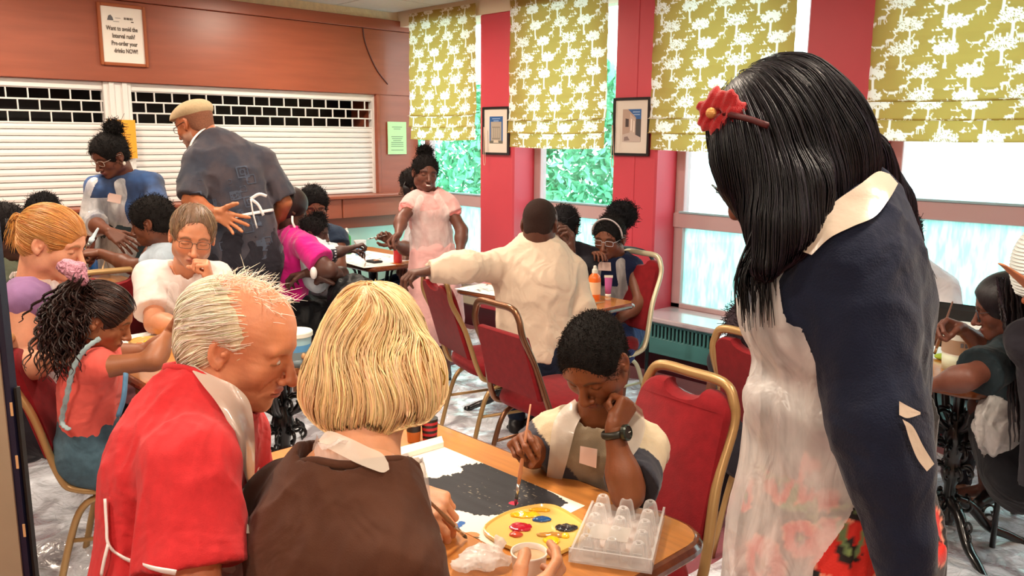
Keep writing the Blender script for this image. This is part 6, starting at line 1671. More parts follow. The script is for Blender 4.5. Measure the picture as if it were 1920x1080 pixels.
# squares printed across the shirt
S2 = Sdf(); S2.ops = cm.SH.ops; S2.disp = cm.SH.disp
def sq(V):
    a, b, c = cm.tl(V); best = np.full(len(V), -1.0); rng = np.random.default_rng(9)
    for i in range(34):
        x, z, s_ = rng.uniform(-.17, .17), rng.uniform(-.15, .45), rng.uniform(.010, .032); q = np.maximum(np.abs(a - x), np.abs(c - z)); ring = np.minimum(s_ - q, q - s_ * .78); best = np.maximum(best, ring)
        if i % 2: best = np.maximum(best, np.minimum(s_ * .5 - q, q - s_ * .30))
    return np.minimum(best, .02 - b)
cm.part('shirt_print', S2, .0045, mat('faded_print', '434a5a', .9), iso=.0022, mask=sq)['kind'] = 'stuff'
cm.trousers('trousers', cloth_mat('dark_cloth', '26242c'), h=.012, t=.02); cm.shoes(mat('black_leather', '141416', .4))
S = Sdf(); S.cone(cm.neck - cm.up * .0, cm.neck + cm.up * .03 - cm.f * .0, .072, .064, 0); S.cone(cm.neck - cm.up * .1, cm.neck + cm.up * .2, .056, .056, .0, None, True); cm.part('collar', S, .006, M_pat)
MB().tube(smoothpath([P(352, 290, 4.50), P(362, 262, 4.50), P(385, 240, 4.55), P(408, 236, 4.68)], 5), .012, 6, flat=.35).build('apron_neck_strap', M_tie, cm.root, smooth=True, world=True)
kn_ = cm.tie(cm.SH, .33, .010, .009)
b0 = P(470, 373, 4.42)
for q in ([(470, 373), (484, 384), (494, 404)], [(470, 373), (474, 398), (482, 428)], [(470, 373), (486, 364), (500, 368)]):
    MB().tube(smoothpath([P(x, y, 4.42) for x, y in q], 4), .0085, 6, flat=.35).build('apron_tie', M_tie, cm.root, smooth=True, world=True)
# flat cap
H = cm.H; S = Sdf(); S.ell((0, -.012, .066), (.088, .112, .056), 0); S.ell((0, .060, .058), (.072, .060, .028), .03); S.ell((0, .095, .042), (.062, .045, .010), .02); S.cut((0, 0, .040), (0, .10, -1)); S.disp = lambda p: .001 * wavn(p, 60, 2)
V, Fq = S.mesh(.0042); mkmesh('flat_cap', H.w(V), Fq, mat('beige_wool', 'c2ab86', .9, bump=.5, bscale=500, var=.08, vscale=80), cm.root, True)
cm.cap(dict(t=.003, front=.02, nape=-.05), '8a5a44', h=.006, matte=True, fuzz=False)
cm.glasses('2a2622', w=.022, hh=.015, r=.0016, y=.100)

# ---- woman in blue top with apron at the back left
nk = P(234, 338, 5.12)
aw = Fig('woman standing at the back left with hair bun, blue top, apron and name badge', skin='6e4230', lip='7c4440', brow='140e0c', yaw=-14, neck=nk, pel=P(238, 478, 5.22), head=P(207, 291, 4.98), hyaw=-30, hpitch=-28, hroll=-4, hs=1.05, pose='stand',
    w=.98, sw=.185, bust=1.0, rsh=P(180, 352, 5.02), lsh=P(286, 345, 5.12), ra=[P(172, 418, 4.98), P(205, 434, 4.78)], la=[P(302, 400, 5.0), P(285, 460, 4.85)])
aw.finish_body(hres=.005, bres=.010, handres=.0045, headopt=dict(nose=.9, nosew=1.2, lips=1.2), hands={1: dict(hd=CR * .8 - UP * .5 - CF * .2, pn=CF * .6 - UP * .6, curl=(.15, .2, .25, .3), thumb=(.2, .2), s=1.05), -1: {}})
aw.shirt('top', mat('cloth_galaxy', '22304e', .8, color2='3d64a0', vscale=5, bump=.2, bscale=300, sheen=.2), h=.009, t=.012, sleeve=1.25, flare=.008, neckr=.060, hem=0)
aw.trousers('skirt', cloth_mat('teal_skirt', '2f3c40'), h=.012, t=.03, frac=1.4); aw.apron(aw.SH, w=.110, top=.80, bottom=-.02, wide=.16, h=.007, sw=.026, off=.010)
S = Sdf(); aw.torso(S, .03); S.cone(aw.pel, aw.pel - UP * .35, .18, .20, .04, (aw.f, .9)); S.disp = folds(35, .007, 91, UP, .3); aw.part('apron', S, .009, M_apron, mask=lambda V: np.minimum(np.minimum((V - aw.pel) @ aw.f - .0, .18 - np.abs((V - aw.pel) @ aw.r)), .16 - (V - aw.pel) @ UP))
aw.cap(dict(t=.012, front=.060), '14100f', h=.0055, matte=True); hairball(aw, aw.H.w((-.012, -.085, .125)), (.052, .045, .045), '14100f', .004)
aw.glasses('c8bcb0', w=.024, hh=.016, r=.0016); aw.badge(-.045, .80, .085, .052, tilt=-.12)
for sx in (-1, 1): MB().ell(aw.H.w((sx * .088, .0, -.045)), (.009, .009, .012), 10, 8).build('earring', mat('pearl', 'efe6d8', .2), aw.root, smooth=True, world=True)

# ---- boy in profile behind the white T-shirt man
nk = P(306, 468, 4.28)
b2 = Fig('dark-haired boy in profile facing left, arm stretched out with a brush', skin='6e3f29', lip='6e3a30', brow='120c0a', yaw=-80, neck=nk, pel=below(nk, -80, .06, .46), head=P(286, 417, 4.22), hyaw=-84, hpitch=-14, hs=1.02, pose='sit', sc=.9, w=.9,
    lsh=P(300, 495, 4.16), ra=[P(262, 505, 4.5), P(200, 480, 4.55)], la=[P(250, 500, 4.22), P(188, 474, 4.34)])
b2.finish_body(hres=.005, bres=.010, handres=.0045, headopt=dict(child=1, nose=.8, nosew=1.2, lips=1.2), hands={-1: dict(hd=-CR, pn=-UP + CF * .3, curl=(.9, 1, 1, 1.1), thumb=(1, .5), s=.95), 1: {}})
b2.shirt('tshirt', cloth_mat('pale_blue', 'aab8c4'), h=.010, sleeve=.35, flare=.02); b2.trousers('trousers', cloth_mat('dark_cloth', '26242c'), h=.014)
b2.cap(dict(t=.013, front=.058), '15100e', h=.0055, matte=True)

# ---- far left heads
nk = P(0, 492, 3.95)
fl = Fig('person with dark braided hair and olive top, cut by the left photo edge', skin='4e2e22', lip='5a302a', brow='120c0a', yaw=80, neck=nk, pel=below(nk, 80, .05, .5), head=P(8, 436, 3.92), hyaw=100, hpitch=-15, hs=1.05, pose='sit', w=.95, ra=[P(20, 560, 3.9), P(80, 560, 4.0)])
fl.finish_body(hres=.007, bres=.012, handres=.006, hands={1: {}}); fl.shirt('top', cloth_mat('olive', '5e6250'), h=.011, sleeve=.6); fl.cap(dict(t=.016, overear=1), '171112', h=.006, matte=True)
fl.trousers('trousers', cloth_mat('dark_cloth', '26242c'), h=.014)
ln = [smoothpath([P(10 + i * 3.0, 410, 3.78), P(16 + i * 3.0, 440 + 4 * i, 3.76), P(20 + i * 3.5, 475, 3.78)], 4) for i in range(7)]; add_strands(fl, np.array(ln), np.full(7, .006), '1b1315', .2, 5, m=5)
nk = P(82, 442, 4.95)
ft = Fig('person whose black cropped hair shows over the blonde ponytail woman\'s head', skin='4e2e22', lip='5a302a', brow='120c0a', yaw=0, neck=nk, pel=below(nk, 0, .05, .5), head=P(82, 403, 4.9), hpitch=-20, hs=1.02, pose='sit')
ft.finish_body(hres=.008, bres=.014); ft.shirt('top', cloth_mat('dark_cloth', '26242c'), h=.013, sleeve=0); ft.cap(dict(t=.010), '131112', h=.006, matte=True)
ft.trousers('trousers', cloth_mat('dark_cloth', '26242c'), h=.016)

# ---- woman in magenta with a small child on her lap
nk = P(548, 438, 4.92)
mg = Fig('woman in a magenta T-shirt and black skirt holding a small child, back to the camera', skin='54342a', lip='6a3430', brow='120c0a', yaw=118, neck=nk, pel=below(nk, 118, .06, .50), head=P(543, 392, 4.9), hyaw=128, hpitch=-10, hs=1.0, pose='sit', w=.98,
    rsh=P(572, 462, 4.74), lsh=P(545, 450, 5.1), bust=1.0, ra=[P(618, 506, 4.66), P(575, 512, 4.72)], la=[P(620, 480, 5.2), P(610, 490, 5.0)])
mg.finish_body(hres=.006, bres=.009, handres=.005, hands={1: {}, -1: {}})
mg.shirt('tshirt', cloth_mat('magenta', 'd81a86', .8, sheen=.3), h=.009, t=.014, sleeve=.62, flare=.022, hem=.02, fold=(28, .006, 101))
S = Sdf(); S.cone(mg.pel + UP * .06, mg.pel - UP * .02, .165, .18, .04)
for sd in (1, -1): S.cone(mg.hip[sd], mg.legs[sd][0] + mg.f * .02, .13, .12, .06)
S.cone(mg.legs[1][0], mg.legs[1][0] - UP * .34, .12, .16, .08); S.cone(mg.legs[-1][0], mg.legs[-1][0] - UP * .34, .12, .16, .08); S.ell(P(665, 560, 4.75), (.15, .15, .13), .08); S.disp = folds(24, .010, 103)
mg.part('skirt', S, .011, cloth_mat('black_satin', '0e0f12', .45, sheen=0))
mg.cap(dict(t=.018, overear=1, nape=-.10, front=.02), '2a1a1c', h=.006); hairball(mg, P(541, 402, 4.93), (.085, .085, .10), '2e1d1e', .002, 60, .008, matte=False)
_S = Sdf(); _S.ell(P(541, 402, 4.93), (.085, .085, .10), 0); ln = flow(_S, surf_seeds(_S.mesh(.01)[0], 500, 3), lambda p, t: (p - P(541, 370, 4.93)) * [6, 6, 0] + [0, 0, -1.0], 10, .014, .006, .1, 3); add_strands(mg, ln, np.full(500, .0022), '38262a', .4, 4)
MB().tube(smoothpath([P(556, 432, 4.82), P(549, 418, 4.8), P(548, 405, 4.82)], 4), .007, 6, flat=.4).build('apron_neck_strap', M_tie, mg.root, smooth=True, world=True)
ch = Fig('small child with fluffy hair puff and spotted bib on the magenta woman\'s lap', skin='4a2e26', lip='5a302a', brow='120c0a', yaw=85, neck=P(592, 462, 4.84), pel=P(594, 515, 4.86), head=P(590, 438, 4.84), hyaw=80, hpitch=-8, hs=.80, pose='lap', sc=.58, w=1.05,
    ra=[P(628, 475, 4.80), P(664, 463, 4.84)], la=[P(630, 470, 5.0), P(660, 470, 5.05)], rl=[P(630, 515, 4.75), P(600, 520, 4.66)], ll=[P(640, 512, 4.9), P(640, 540, 4.85)])
ch.finish_body(hres=.005, bres=.008, handres=.004, headopt=dict(child=1, nose=.6, nosew=1.1), hands={1: dict(curl=(.8, .8, .9, .9), s=.62), -1: dict(s=.6)})
ch.shirt('top', cloth_mat('cream_top', 'cfd8e0'), h=.007, sleeve=.9, flare=.01); S2 = Sdf(); S2.ops = ch.SH.ops
def dots(V):
    a, b, c = ch.tl(V); q = np.stack([a, c], 1) / .016; r_ = np.hypot(*(q - np.round(q)).T); C = np.tile(np.array(lin('1f2230'), f32), (len(V), 1)); C[r_ < .24] = lin('d8d8dc'); return C
ch.part('spotted_bib', S2, .0035, M_attr, iso=.006, mask=lambda V: np.minimum(.095 - np.abs(ch.tl(V)[2] - .06), np.minimum(ch.tl(V)[1] + .03, .09 - np.abs(ch.tl(V)[0]))), col=dots)
ch.cap(dict(t=.006, front=.058), '171213', h=.005, matte=True); hairball(ch, P(597, 410, 4.86), (.036, .034, .03), '1d1718', .006, 110, .005)
S = Sdf(); S.ell(P(588, 512, 4.62), (.020, .020, .036), 0); S.ell(P(588, 512, 4.59), (.011, .011, .026), 0, sub=True); ch.part('shoe', S, .005, mat('white_plastic', 'eeeae6'))
# ---- smiling woman in navy at the back
nk = P(592, 434, 5.42)
nw = Fig('woman in a navy sleeveless top seated behind the child at the back table', skin='7c4c38', lip='8a4a44', brow='140e0c', yaw=12, neck=nk, pel=below(nk, 12, .06, .5), head=P(588, 388, 5.34), hyaw=22, hpitch=-14, hs=1.05, pose='sit', w=.95, lsh=P(634, 446, 5.42), rsh=P(556, 446, 5.46), bust=1.0,
    la=[P(636, 500, 5.36), P(600, 510, 5.3)], ra=[P(550, 500, 5.4), P(580, 515, 5.3)])
nw.finish_body(hres=.005, bres=.010, handres=.006, headopt=dict(smile=1, nosew=1.2, lips=1.2, fat=.004), hands={1: {}, -1: {}}); nw.shirt('top', cloth_mat('slate_navy', '2c3a4e'), h=.010, sleeve=.16, flare=.015); nw.cap(dict(t=.012, front=.052, rough=.004), '120f10', h=.0055, matte=True)
nw.apron(nw.SH, w=.1, top=.74, h=.010, sw=.02); nw.trousers('trousers', cloth_mat('denim_blue', '5b86a8'), h=.014); 
# ---- girl standing in pink
gs = Fig('smiling girl standing in a pink frilled blouse and apron with her hair in a bun', skin='6a4032', lip='8a4a44', brow='140e0c', yaw=8, neck=P(803, 366, 5.25), pel=P(812, 475, 5.36), head=P(797, 325, 5.20), hyaw=22, hpitch=-6, hroll=-5, hs=.95, pose='stand', sc=.86, w=.84, sw=.13,
    tw=(.17, .145, .150), rsh=P(773, 384, 5.22), lsh=P(840, 384, 5.26), ra=[P(752, 412, 5.12), P(747, 440, 4.95)], la=[P(866, 432, 5.24), P(862, 480, 5.16)])
gs.finish_body(hres=.0045, bres=.009, handres=.0045, headopt=dict(child=1, smile=1, nosew=1.15, lips=1.2), hands={1: dict(hd=-UP * .5 - CR * .5, pn=CR - CF * .5, curl=(1, 1, 1.1, 1.1), thumb=(.8, .5), s=.85), -1: dict(s=.85)})
M_pinkb = cloth_mat('pink_blouse', 'ecb4b0', .8)
gs.shirt('blouse', M_pinkb, h=.008, t=.012, sleeve=.30, flare=.012, hem=-.18, fold=(36, .006, 111)); gs.cap(dict(t=.008, front=.056), '15100f', h=.005, matte=True); hairball(gs, gs.H.w((0, -.055, .135)), (.040, .040, .034), '15100f', .004)
for sd in (1, -1):
    S = Sdf(); S.ell(gs.sh[sd] + (gs.arms[sd][0] - gs.sh[sd]) * .25 + gs.r * sd * .012, (.052, .052, .055), 0); S.disp = lambda p: .007 * wavn(p, 150, 7); gs.part('frill', S, .006, cloth_mat('pink_frill', 'f0908c', .8))
S = Sdf(); S.cone(gs.pel, gs.pel - UP * .42, .15, .20, .05, (gs.f, .8)); S.disp = folds(26, .008, 115, UP, .2); gs.part('skirt', S, .011, M_pinkb)
gs.apron(gs.SH, w=.12, top=.80, bottom=-.2, wide=.17, h=.008, sw=.022); S = Sdf(); S.ell(gs.H.w((0, .100, -.0648)), (.015, .006, .0042), 0, R=gs.H.R); gs.part('teeth', S, .0018, mat('teeth_white', 'efe6de', .3)); gs.shoes(mat('black_leather', '141416', .4)); 
# ---- person behind the girl
nk = P(792, 392, 5.95)
pb = Fig('person with dark braids seated behind the girl in pink, raising a brush', skin='6a4434', lip='6a3430', brow='120c0a', yaw=-70, neck=nk, pel=below(nk, -70, .05, .5), head=P(776, 350, 5.92), hyaw=-100, hpitch=-10, hs=1.0, pose='sit', w=.9, la=[P(765, 468, 5.62), P(742, 458, 5.45)], lsh=P(790, 420, 5.8), ra=[P(770, 470, 5.9), P(760, 490, 5.8)])
pb.finish_body(hres=.007, bres=.011, handres=.0048, hands={-1: dict(hd=-CR * .7 + UP * .55, pn=-CR * .4 - CF + UP * .2, curl=(.55, .6, .6, .7), thumb=(.4, .4), s=1.0), 1: {}})
pb.shirt('top', cloth_mat('grey_melange', 'a9a7aa'), h=.011, sleeve=.9); pb.trousers('jeans', cloth_mat('jeans_blue', '24406c'), h=.012); pb.cap(dict(t=.014, overear=1), '1c1616', h=.006, matte=True)
ln = [smoothpath([P(762 - i, 338 + 2 * i, 5.85), P(757 + i, 352, 5.82), P(760 + 3 * i, 372, 5.85)], 4) for i in range(8)]; add_strands(pb, np.array(ln), np.full(8, .008), '1c1616', .2, 5, m=5)
# ---- bald man in white shirt
nk = P(1010, 462, 3.98)
bm = Fig('bald man in a cream long-sleeved shirt, back to the camera, arm along the next chair', skin='5c382a', lip='5a302a', brow='1a1210', yaw=172, neck=nk, pel=below(nk, 172, .05, .52) - CR * .02, head=P(1012, 422, 3.95), hyaw=166, hpitch=-12, hs=1.05, pose='sit', w=1.02, tw=(.155, .150, .165), hunch=.02,
    lsh=P(940, 500, 3.95), rsh=P(1070, 508, 4.02), la=[P(872, 500, 3.78), P(806, 508, 3.72)], ra=[P(1088, 575, 4.02), P(1075, 575, 4.25)])
bm.finish_body(hres=.0042, bres=.009, handres=.005, headopt=dict(neckr=.058), hands={-1: {}, 1: {}})
M_wsh = cloth_mat('cream_shirt', 'e2cdb6', .75, var=.04, bump=.15)
bm.shirt('shirt', M_wsh, h=.0075, t=.017, sleeve=1.96, flare=.006, neckr=.064, hem=-.02, fold=(26, .008, 121), thick=1.12)
S = Sdf(); S.cone(bm.neck - bm.up * .01, bm.neck + bm.up * .035, .073, .066, 0); S.cone(bm.neck - bm.up * .1, bm.neck + bm.up * .2, .060, .060, .0, None, True); bm.part('collar', S, .005, M_wsh)
bm.trousers('trousers', cloth_mat('navy_trousers', '1c2438'), h=.010); bm.cap(dict(t=.0022, front=.055, nape=-.045, rough=.0006), '33201a', h=.005, matte=True, fuzz=False); bm.shoes(mat('black_leather', '141416', .4))
# ---- child across the middle table, hand raised
nk = P(1062, 470, 4.78)
ac = Fig('child with dark hair partly hidden by the bald man, one hand raised to the face', skin='5c3a2e', lip='5a302a', brow='120c0a', yaw=-10, neck=nk, pel=below(nk, -10, .05, .45), head=P(1056, 428, 4.72), hyaw=-20, hpitch=-10, hs=.98, pose='sit', sc=.85, la=[P(1072, 530, 4.6), P(1072, 470, 4.52)], ra=[P(1030, 520, 4.6), P(1040, 540, 4.5)])
ac.finish_body(hres=.006, bres=.011, handres=.004, headopt=dict(child=1), hands={-1: dict(hd=UP, pn=-CR, curl=(.55, .6, .65, .7), thumb=(.5, .5), s=1.05), 1: {}}); ac.shirt('top', cloth_mat('dark_cloth', '26242c'), h=.011, sleeve=.5); ac.cap(dict(t=.014), '1c1a1e', h=.006, matte=True); ac.glasses('20242a', z=.075)
ac.trousers('trousers', cloth_mat('dark_cloth', '26242c'), h=.016)
# ---- girl with hair puff
nk = P(1152, 484, 4.85)
ag = Fig('girl with a round black hair puff, white headband and spectacles at the middle table', skin='7a4a36', lip='7a4038', brow='140e0c', yaw=-20, neck=nk, pel=below(nk, -20, .06, .42), head=P(1143, 446, 4.78), hyaw=-26, hpitch=-12, hroll=-3, hs=1.06, pose='sit', sc=.90, w=.88, sw=.165,
    rsh=P(1118, 505, 4.80), lsh=P(1186, 503, 4.84), ra=[P(1088, 500, 4.95), P(1112, 480, 4.75)], la=[P(1202, 568, 4.72), P(1150, 606, 4.66)])
ag.finish_body(hres=.0045, bres=.008, handres=.0045, headopt=dict(child=1, nosew=1.15, lips=1.2), hands={1: dict(s=.8), -1: dict(s=.8)}); ag.shirt('top', cloth_mat('navy_dress', '1c2646'), h=.007, t=.010, sleeve=.10, flare=.01, neckr=.075); ag.trousers('skirt', cloth_mat('navy_skirt', '24386a'), h=.010, t=.03, frac=.95)
ag.apron(ag.SH, w=.10, top=.68, bottom=-.02, wide=.14, h=.006, sw=.024); ag.cap(dict(t=.008, front=.060), '161314', h=.0048, matte=True); hairball(ag, P(1166, 402, 4.90), (.086, .086, .080), '17171c', .007, 90, .0065); ag.glasses('c4ccd4', w=.022, hh=.014, r=.0014); ag.ribbon('name_badge', [(1121, 491), (1122, 507)], [(1145, 492), (1146, 508)], mat('badge_paper', 'f0d2c6', .5), off=.016, wave=0)
H = ag.H; MB().tube([H.w((.083 * math.sin(a), .040 + .012 * math.cos(a), .036 + .086 * math.cos(a))) for a in np.linspace(-1.75, 1.75, 20)], .0075, 6, flat=.4).build('headband', mat('headband_silver', 'd6cfd2', .4), ag.root, smooth=True, world=True)
# ---- right side: girl with long braids
nk = P(1905, 640, 2.86)
bg = Fig('girl with long dark braids and dark green T-shirt on the far right', skin='6e4234', lip='6a3a34', brow='120c0a', yaw=-112, neck=nk, pel=below(nk, -112, .05, .43), head=P(1890, 578, 2.80), hyaw=-118, hpitch=-16, hs=.96, pose='sit', sc=.86, w=.9, lsh=P(1893, 672, 2.70), rsh=P(1885, 660, 2.98),
    la=[P(1812, 708, 2.62), P(1748, 722, 2.72)], ra=[P(1858, 662, 2.95), P(1806, 618, 2.90)], ll=[P(1846, 762, 3.12), P(1852, 918, 3.52)], rl=[P(1895, 775, 3.2), P(1912, 930, 3.55)])
bg.finish_body(hres=.0045, bres=.008, handres=.0038, headopt=dict(child=1), hands={1: dict(hd=-CR * .9 + UP * .25, pn=-UP * .6 - CF * .5, curl=(.7, .75, .85, .95), thumb=(.8, .4), s=.92), -1: {}})
bg.shirt('tshirt', cloth_mat('bottle_green', '1c2a30'), h=.008, t=.014, sleeve=.66, flare=.028); bg.trousers('skirt', cloth_mat('black_skirt', '15161c'), h=.010, t=.04, frac=.6)
bg.cap(dict(t=.014, overear=1), '1a171c', h=.005); bg.glasses('2c3440', w=.022, hh=.016, r=.0013)
rng = np.random.default_rng(77); n = 46; ln = []; q = np.linspace(0, 1, 26)
for i in range(n):
    x0 = rng.uniform(1868, 1925); x1 = x0 + rng.uniform(0, 28) + 6; y1 = rng.uniform(760, 850) if x0 > 1885 else rng.uniform(600, 690); dd = rng.uniform(2.60, 2.74)
    ln.append(np.array([P(x0 + (x1 - x0) * k_, 520 + (x0 - 1868) * .1 + (y1 - 525) * k_, dd + .02 * math.sin(3 * k_)) + .0018 * math.sin(60 * k_ + i) * CR for k_ in q]))
V, Q_, per = strands(np.array(ln), rng.uniform(.0045, .0065, n), 5, taper=True); bg.hairmesh('hair', V, Q_, vary(n, '1d191e', .3, 78, 0, per))
S = Sdf(); S.ell(P(1880, 800, 2.85), (.085, .085, .12), 0); S.ell(P(1905, 860, 2.9), (.07, .07, .09), .05); S.disp = folds(45, .012, 131); bg.part('apron', S, .006, M_apron)
S = Sdf(); S.cone(P(1862, 925, 3.5), P(1835, 945, 3.42), .035, .025); bg.part('shoe', S, .007, mat('black_leather', '141416', .4))
# ---- person at the right edge with a ribbed white cap
nk = P(2012, 610, 2.55)
rc = Fig('person at the right photo edge in a white ribbed cap with tan peak', skin='b06a48', lip='8a4a40', brow='3a241a', yaw=-165, neck=nk, pel=below(nk, -165, .05, .5), head=P(1992, 530, 2.5), hyaw=-92, hpitch=-12, hs=1.0, pose='sit', w=.9, ra=[P(2060, 700, 2.6), P(2060, 760, 2.8)], la=[P(1990, 700, 2.75), P(2000, 770, 2.95)])
rc.finish_body(hres=.005, bres=.012, legs=False); rc.shirt('top', cloth_mat('dark_cloth', '26242c'), h=.012, sleeve=0, hem=.0)
c_ = P(1985, 500, 2.48); S = Sdf(); S.ell(c_, (.125, .125, .15), 0); S.cut(P(1900, 545, 2.4), nz(-UP + CR * -.35)); S.disp = lambda p: .004 * np.sin((p - c_) @ nz(UP - CR * .2) * 620); rc.part('ribbed_cap', S, .0035, mat('white_ribbed_knit', 'dfe6e4', .8))
S = Sdf(); S.cone(P(1882, 498, 2.34), P(1945, 545, 2.36), .018, .055, 0, (nz(UP + CR * .45), .22)); rc.part('cap_peak', S, .0035, mat('tan_red_peak', 'b8604c', .6, color2='c8875a', vscale=12))
# ---- white shirted person beyond the right table, and child behind the rear chair
nk = P(1705, 505, 3.95)
wp = Fig('person in a white shirt mostly hidden by the standing woman, at the rightmost window', skin='8a5a44', lip='8a4a40', brow='1a120e', yaw=0, neck=nk, pel=below(nk, 0, .05, .5), head=P(1688, 440, 3.9), hs=1.0, pose='sit', w=1.0, lsh=P(1768, 545, 3.92), la=[P(1778, 620, 3.8), P(1740, 640, 3.65)])
wp.finish_body(hres=.008, bres=.012, handres=.006, hands={-1: {}}); wp.shirt('shirt', cloth_mat('white_shirt', 'dcdce2'), h=.009, t=.016, sleeve=1.8, thick=1.1); wp.cap(dict(t=.01), '1a1414', h=.007, matte=True); wp.trousers('trousers', cloth_mat('dark_cloth', '26242c'), h=.016)
nk = P(1412, 668, 3.08)
sc_ = Fig('small child with dusky curls showing above the rear red chair', skin='6a4232', lip='6a3a34', brow='120c0a', yaw=165, neck=nk, pel=below(nk, 165, .04, .34), head=P(1412, 616, 3.08), hs=.86, pose='sit', sc=.66, w=.95)
sc_.finish_body(hres=.007, bres=.012); sc_.shirt('top', cloth_mat('dark_cloth', '26242c'), h=.011, sleeve=0); hairball(sc_, P(1416, 612, 3.06), (.105, .100, .115), '43363e', .004, 75, .0065); sc_.trousers('trousers', cloth_mat('dark_cloth', '26242c'), h=.016)
S = Sdf(); S.ell(P(1393, 575, 3.02), (.022, .022, .018), 0); sc_.part('hair_clip', S, .005, mat('green_clip', '5a8a50', .5))
# ================================================================= THINGS ON THE TABLES
def inpoly(p, poly):
    x, y = p[..., 0], p[..., 1]; r = np.zeros(x.shape, bool); n = len(poly)
    for i in range(n):
        x1, y1 = poly[i]; x2, y2 = poly[(i + 1) % n]; c = ((y1 > y) != (y2 > y)) & (x < (x2 - x1) * (y - y1) / (y2 - y1 + 1e-9) + x1); r ^= c
    return r
M_pap = mat('painted_paper', '000000', .75, bump=.1, bscale=200, attr=True)
def paper(label, A, B, C, Dd, nx, ny, colfn, lift=.0012, cat='paper', group=None, curl=0.0, name='paper_sheet'):
    A, B, C, Dd = [np.asarray(q, float) for q in (A, B, C, Dd)]
    u = np.linspace(0, 1, nx)[None, :, None]; v = np.linspace(0, 1, ny)[:, None, None]
    G = (A * (1 - u) + B * u) * (1 - v) + (Dd * (1 - u) + C * u) * v
    G = G.reshape(-1, 3); G[:, 2] += lift + curl * (1 - np.abs(wavn(G, 8, 3))) ** 2
    col = colfn(G); G2 = G - [0, 0, .0008]; i = np.arange(nx * ny).reshape(ny, nx)
    F1 = np.stack([i[:-1, :-1], i[:-1, 1:], i[1:, 1:], i[1:, :-1]], -1).reshape(-1, 4); N0 = nx * ny
    bd = np.concatenate([i[0, :], i[1:, -1], i[-1, -2::-1], i[-2:0:-1, 0]]); nb = np.roll(bd, -1)
    side = np.stack([bd, bd + N0, nb + N0, nb], -1)
    o = mkmesh(name, np.concatenate([G, G2]), np.concatenate([F1[:, ::-1], F1 + N0, side]), M_pap, None, False, np.concatenate([col, col]))
    return tag(o, label, cat, group)
def white(G, c='f4e8d6'): return np.tile(np.array(lin(c), f32), (len(G), 1))
BLK = [(777, 900), (827, 893), (870, 883), (858, 875), (893, 867), (927, 871), (960, 889), (1007, 910), (1066, 941), (1050, 952), (985, 962), (917, 969), (880, 963), (838, 950), (818, 928), (783, 911)]
def painting(G):
    p = proj(G); q = p + np.stack([wavn(G, 160, 1) * 5 + wavn(G, 500, 2) * 3, wavn(G, 140, 5) * 3 + wavn(G, 480, 6) * 2], -1); C = white(G)
    rng = np.random.default_rng(8)
    m = inpoly(q, BLK); sp = wavn(G * [1, 2.2, 1], 420, 9) + wavn(G, 900, 4) * .6
    C[m] = np.array(lin('26262a')) * (1 + .35 * wavn(G[m] * [.5, 3, 1], 60, 3))[:, None]; C[m & (sp * (.6 + .5 * wavn(G, 40, 12)) > .62)] = lin('8d8470'); 
    def blob(cx, cy, rx, ry, col, f=200, th=0.0, sd=0):
        d = ((p[:, 0] - cx) / rx) ** 2 + ((p[:, 1] - cy) / ry) ** 2 + .5 * wavn(G, f, 20 + sd) ; k = d < 1 - th; C[k] = lin(col)
    for k, (a, b) in enumerate([(735, 900), (745, 910), (728, 912), (742, 895)]): blob(a, b, 18, 5, 'f0b64a', 260, .1, k)
    blob(752, 935, 10, 4, 'c2a06a', 300, 0, 5)
    for k, (a, b, rx, ry) in enumerate([(842, 978, 14, 5), (856, 986, 12, 5), (846, 994, 10, 3), (865, 981, 8, 4), (832, 985, 10, 3)]): blob(a, b, rx, ry, '2f63a8', 300, .05, k)
    for k, (a, b, rx, ry) in enumerate([(848, 1020, 26, 16), (838, 1040, 22, 14), (866, 1008, 16, 8), (885, 1003, 16, 6), (890, 1016, 12, 8), (862, 1030, 18, 9)]): blob(a, b, rx, ry, 'd98a55' if k % 2 else 'c9743e', 220, .1, k)
    for k, (a, b, rx, ry) in enumerate([(872, 1012, 14, 2), (880, 1022, 12, 2), (889, 1008, 10, 2), (868, 1024, 10, 1.6), (893, 1030, 6, 2)]): blob(a, b, rx, ry, '6b5638', 400, 0, k)
    blob(963, 943, 9, 3.5, 'c02040', 300, 0, 2)
    return C
ptg = [PZ(826, 836, .75), PZ(1097, 949, .75), PZ(932, 1030, .75)]; ptg.append(ptg[0] + ptg[2] - ptg[1])
paper('large white sheet with a broad black brushed painting on the nearest table', ptg[0], ptg[1], ptg[2], ptg[3], 300, 220, painting, cat='painting', name='painting')
def slab(name, label, cat, outline, z0, z1, m, rim=.004, center=None, holes=None):
    pts = [PZ(x, y, z1)[:2] for x, y in outline]; pts = smoothpath(pts, 4, True); c = pts.mean(0); n = len(pts); V = []
    for s_, z in ((.97, z0), (1.0, z0 + .002), (1.0, z1), (.975, z1 + .0005), (.95, z1 - rim)): V += [(*(c + (p - c) * s_), z) for p in pts]
    Fq = [(i * n + j, i * n + (j + 1) % n, (i + 1) * n + (j + 1) % n, (i + 1) * n + j) for i in range(4) for j in range(n)] + [tuple(range(n)), tuple(range(4 * n, 5 * n))]
    area2 = sum(pts[i][0] * pts[(i + 1) % n][1] - pts[(i + 1) % n][0] * pts[i][1] for i in range(n))
    if area2 > 0: pass
    r = thing(name, label, cat, (*c, z0)); m_ = MB(); m_.add(V, Fq); o = m_.build('palette_tray' if 'palette' in name else 'slab', m, r, smooth=True, world=True); autosmooth(o, 40); return r
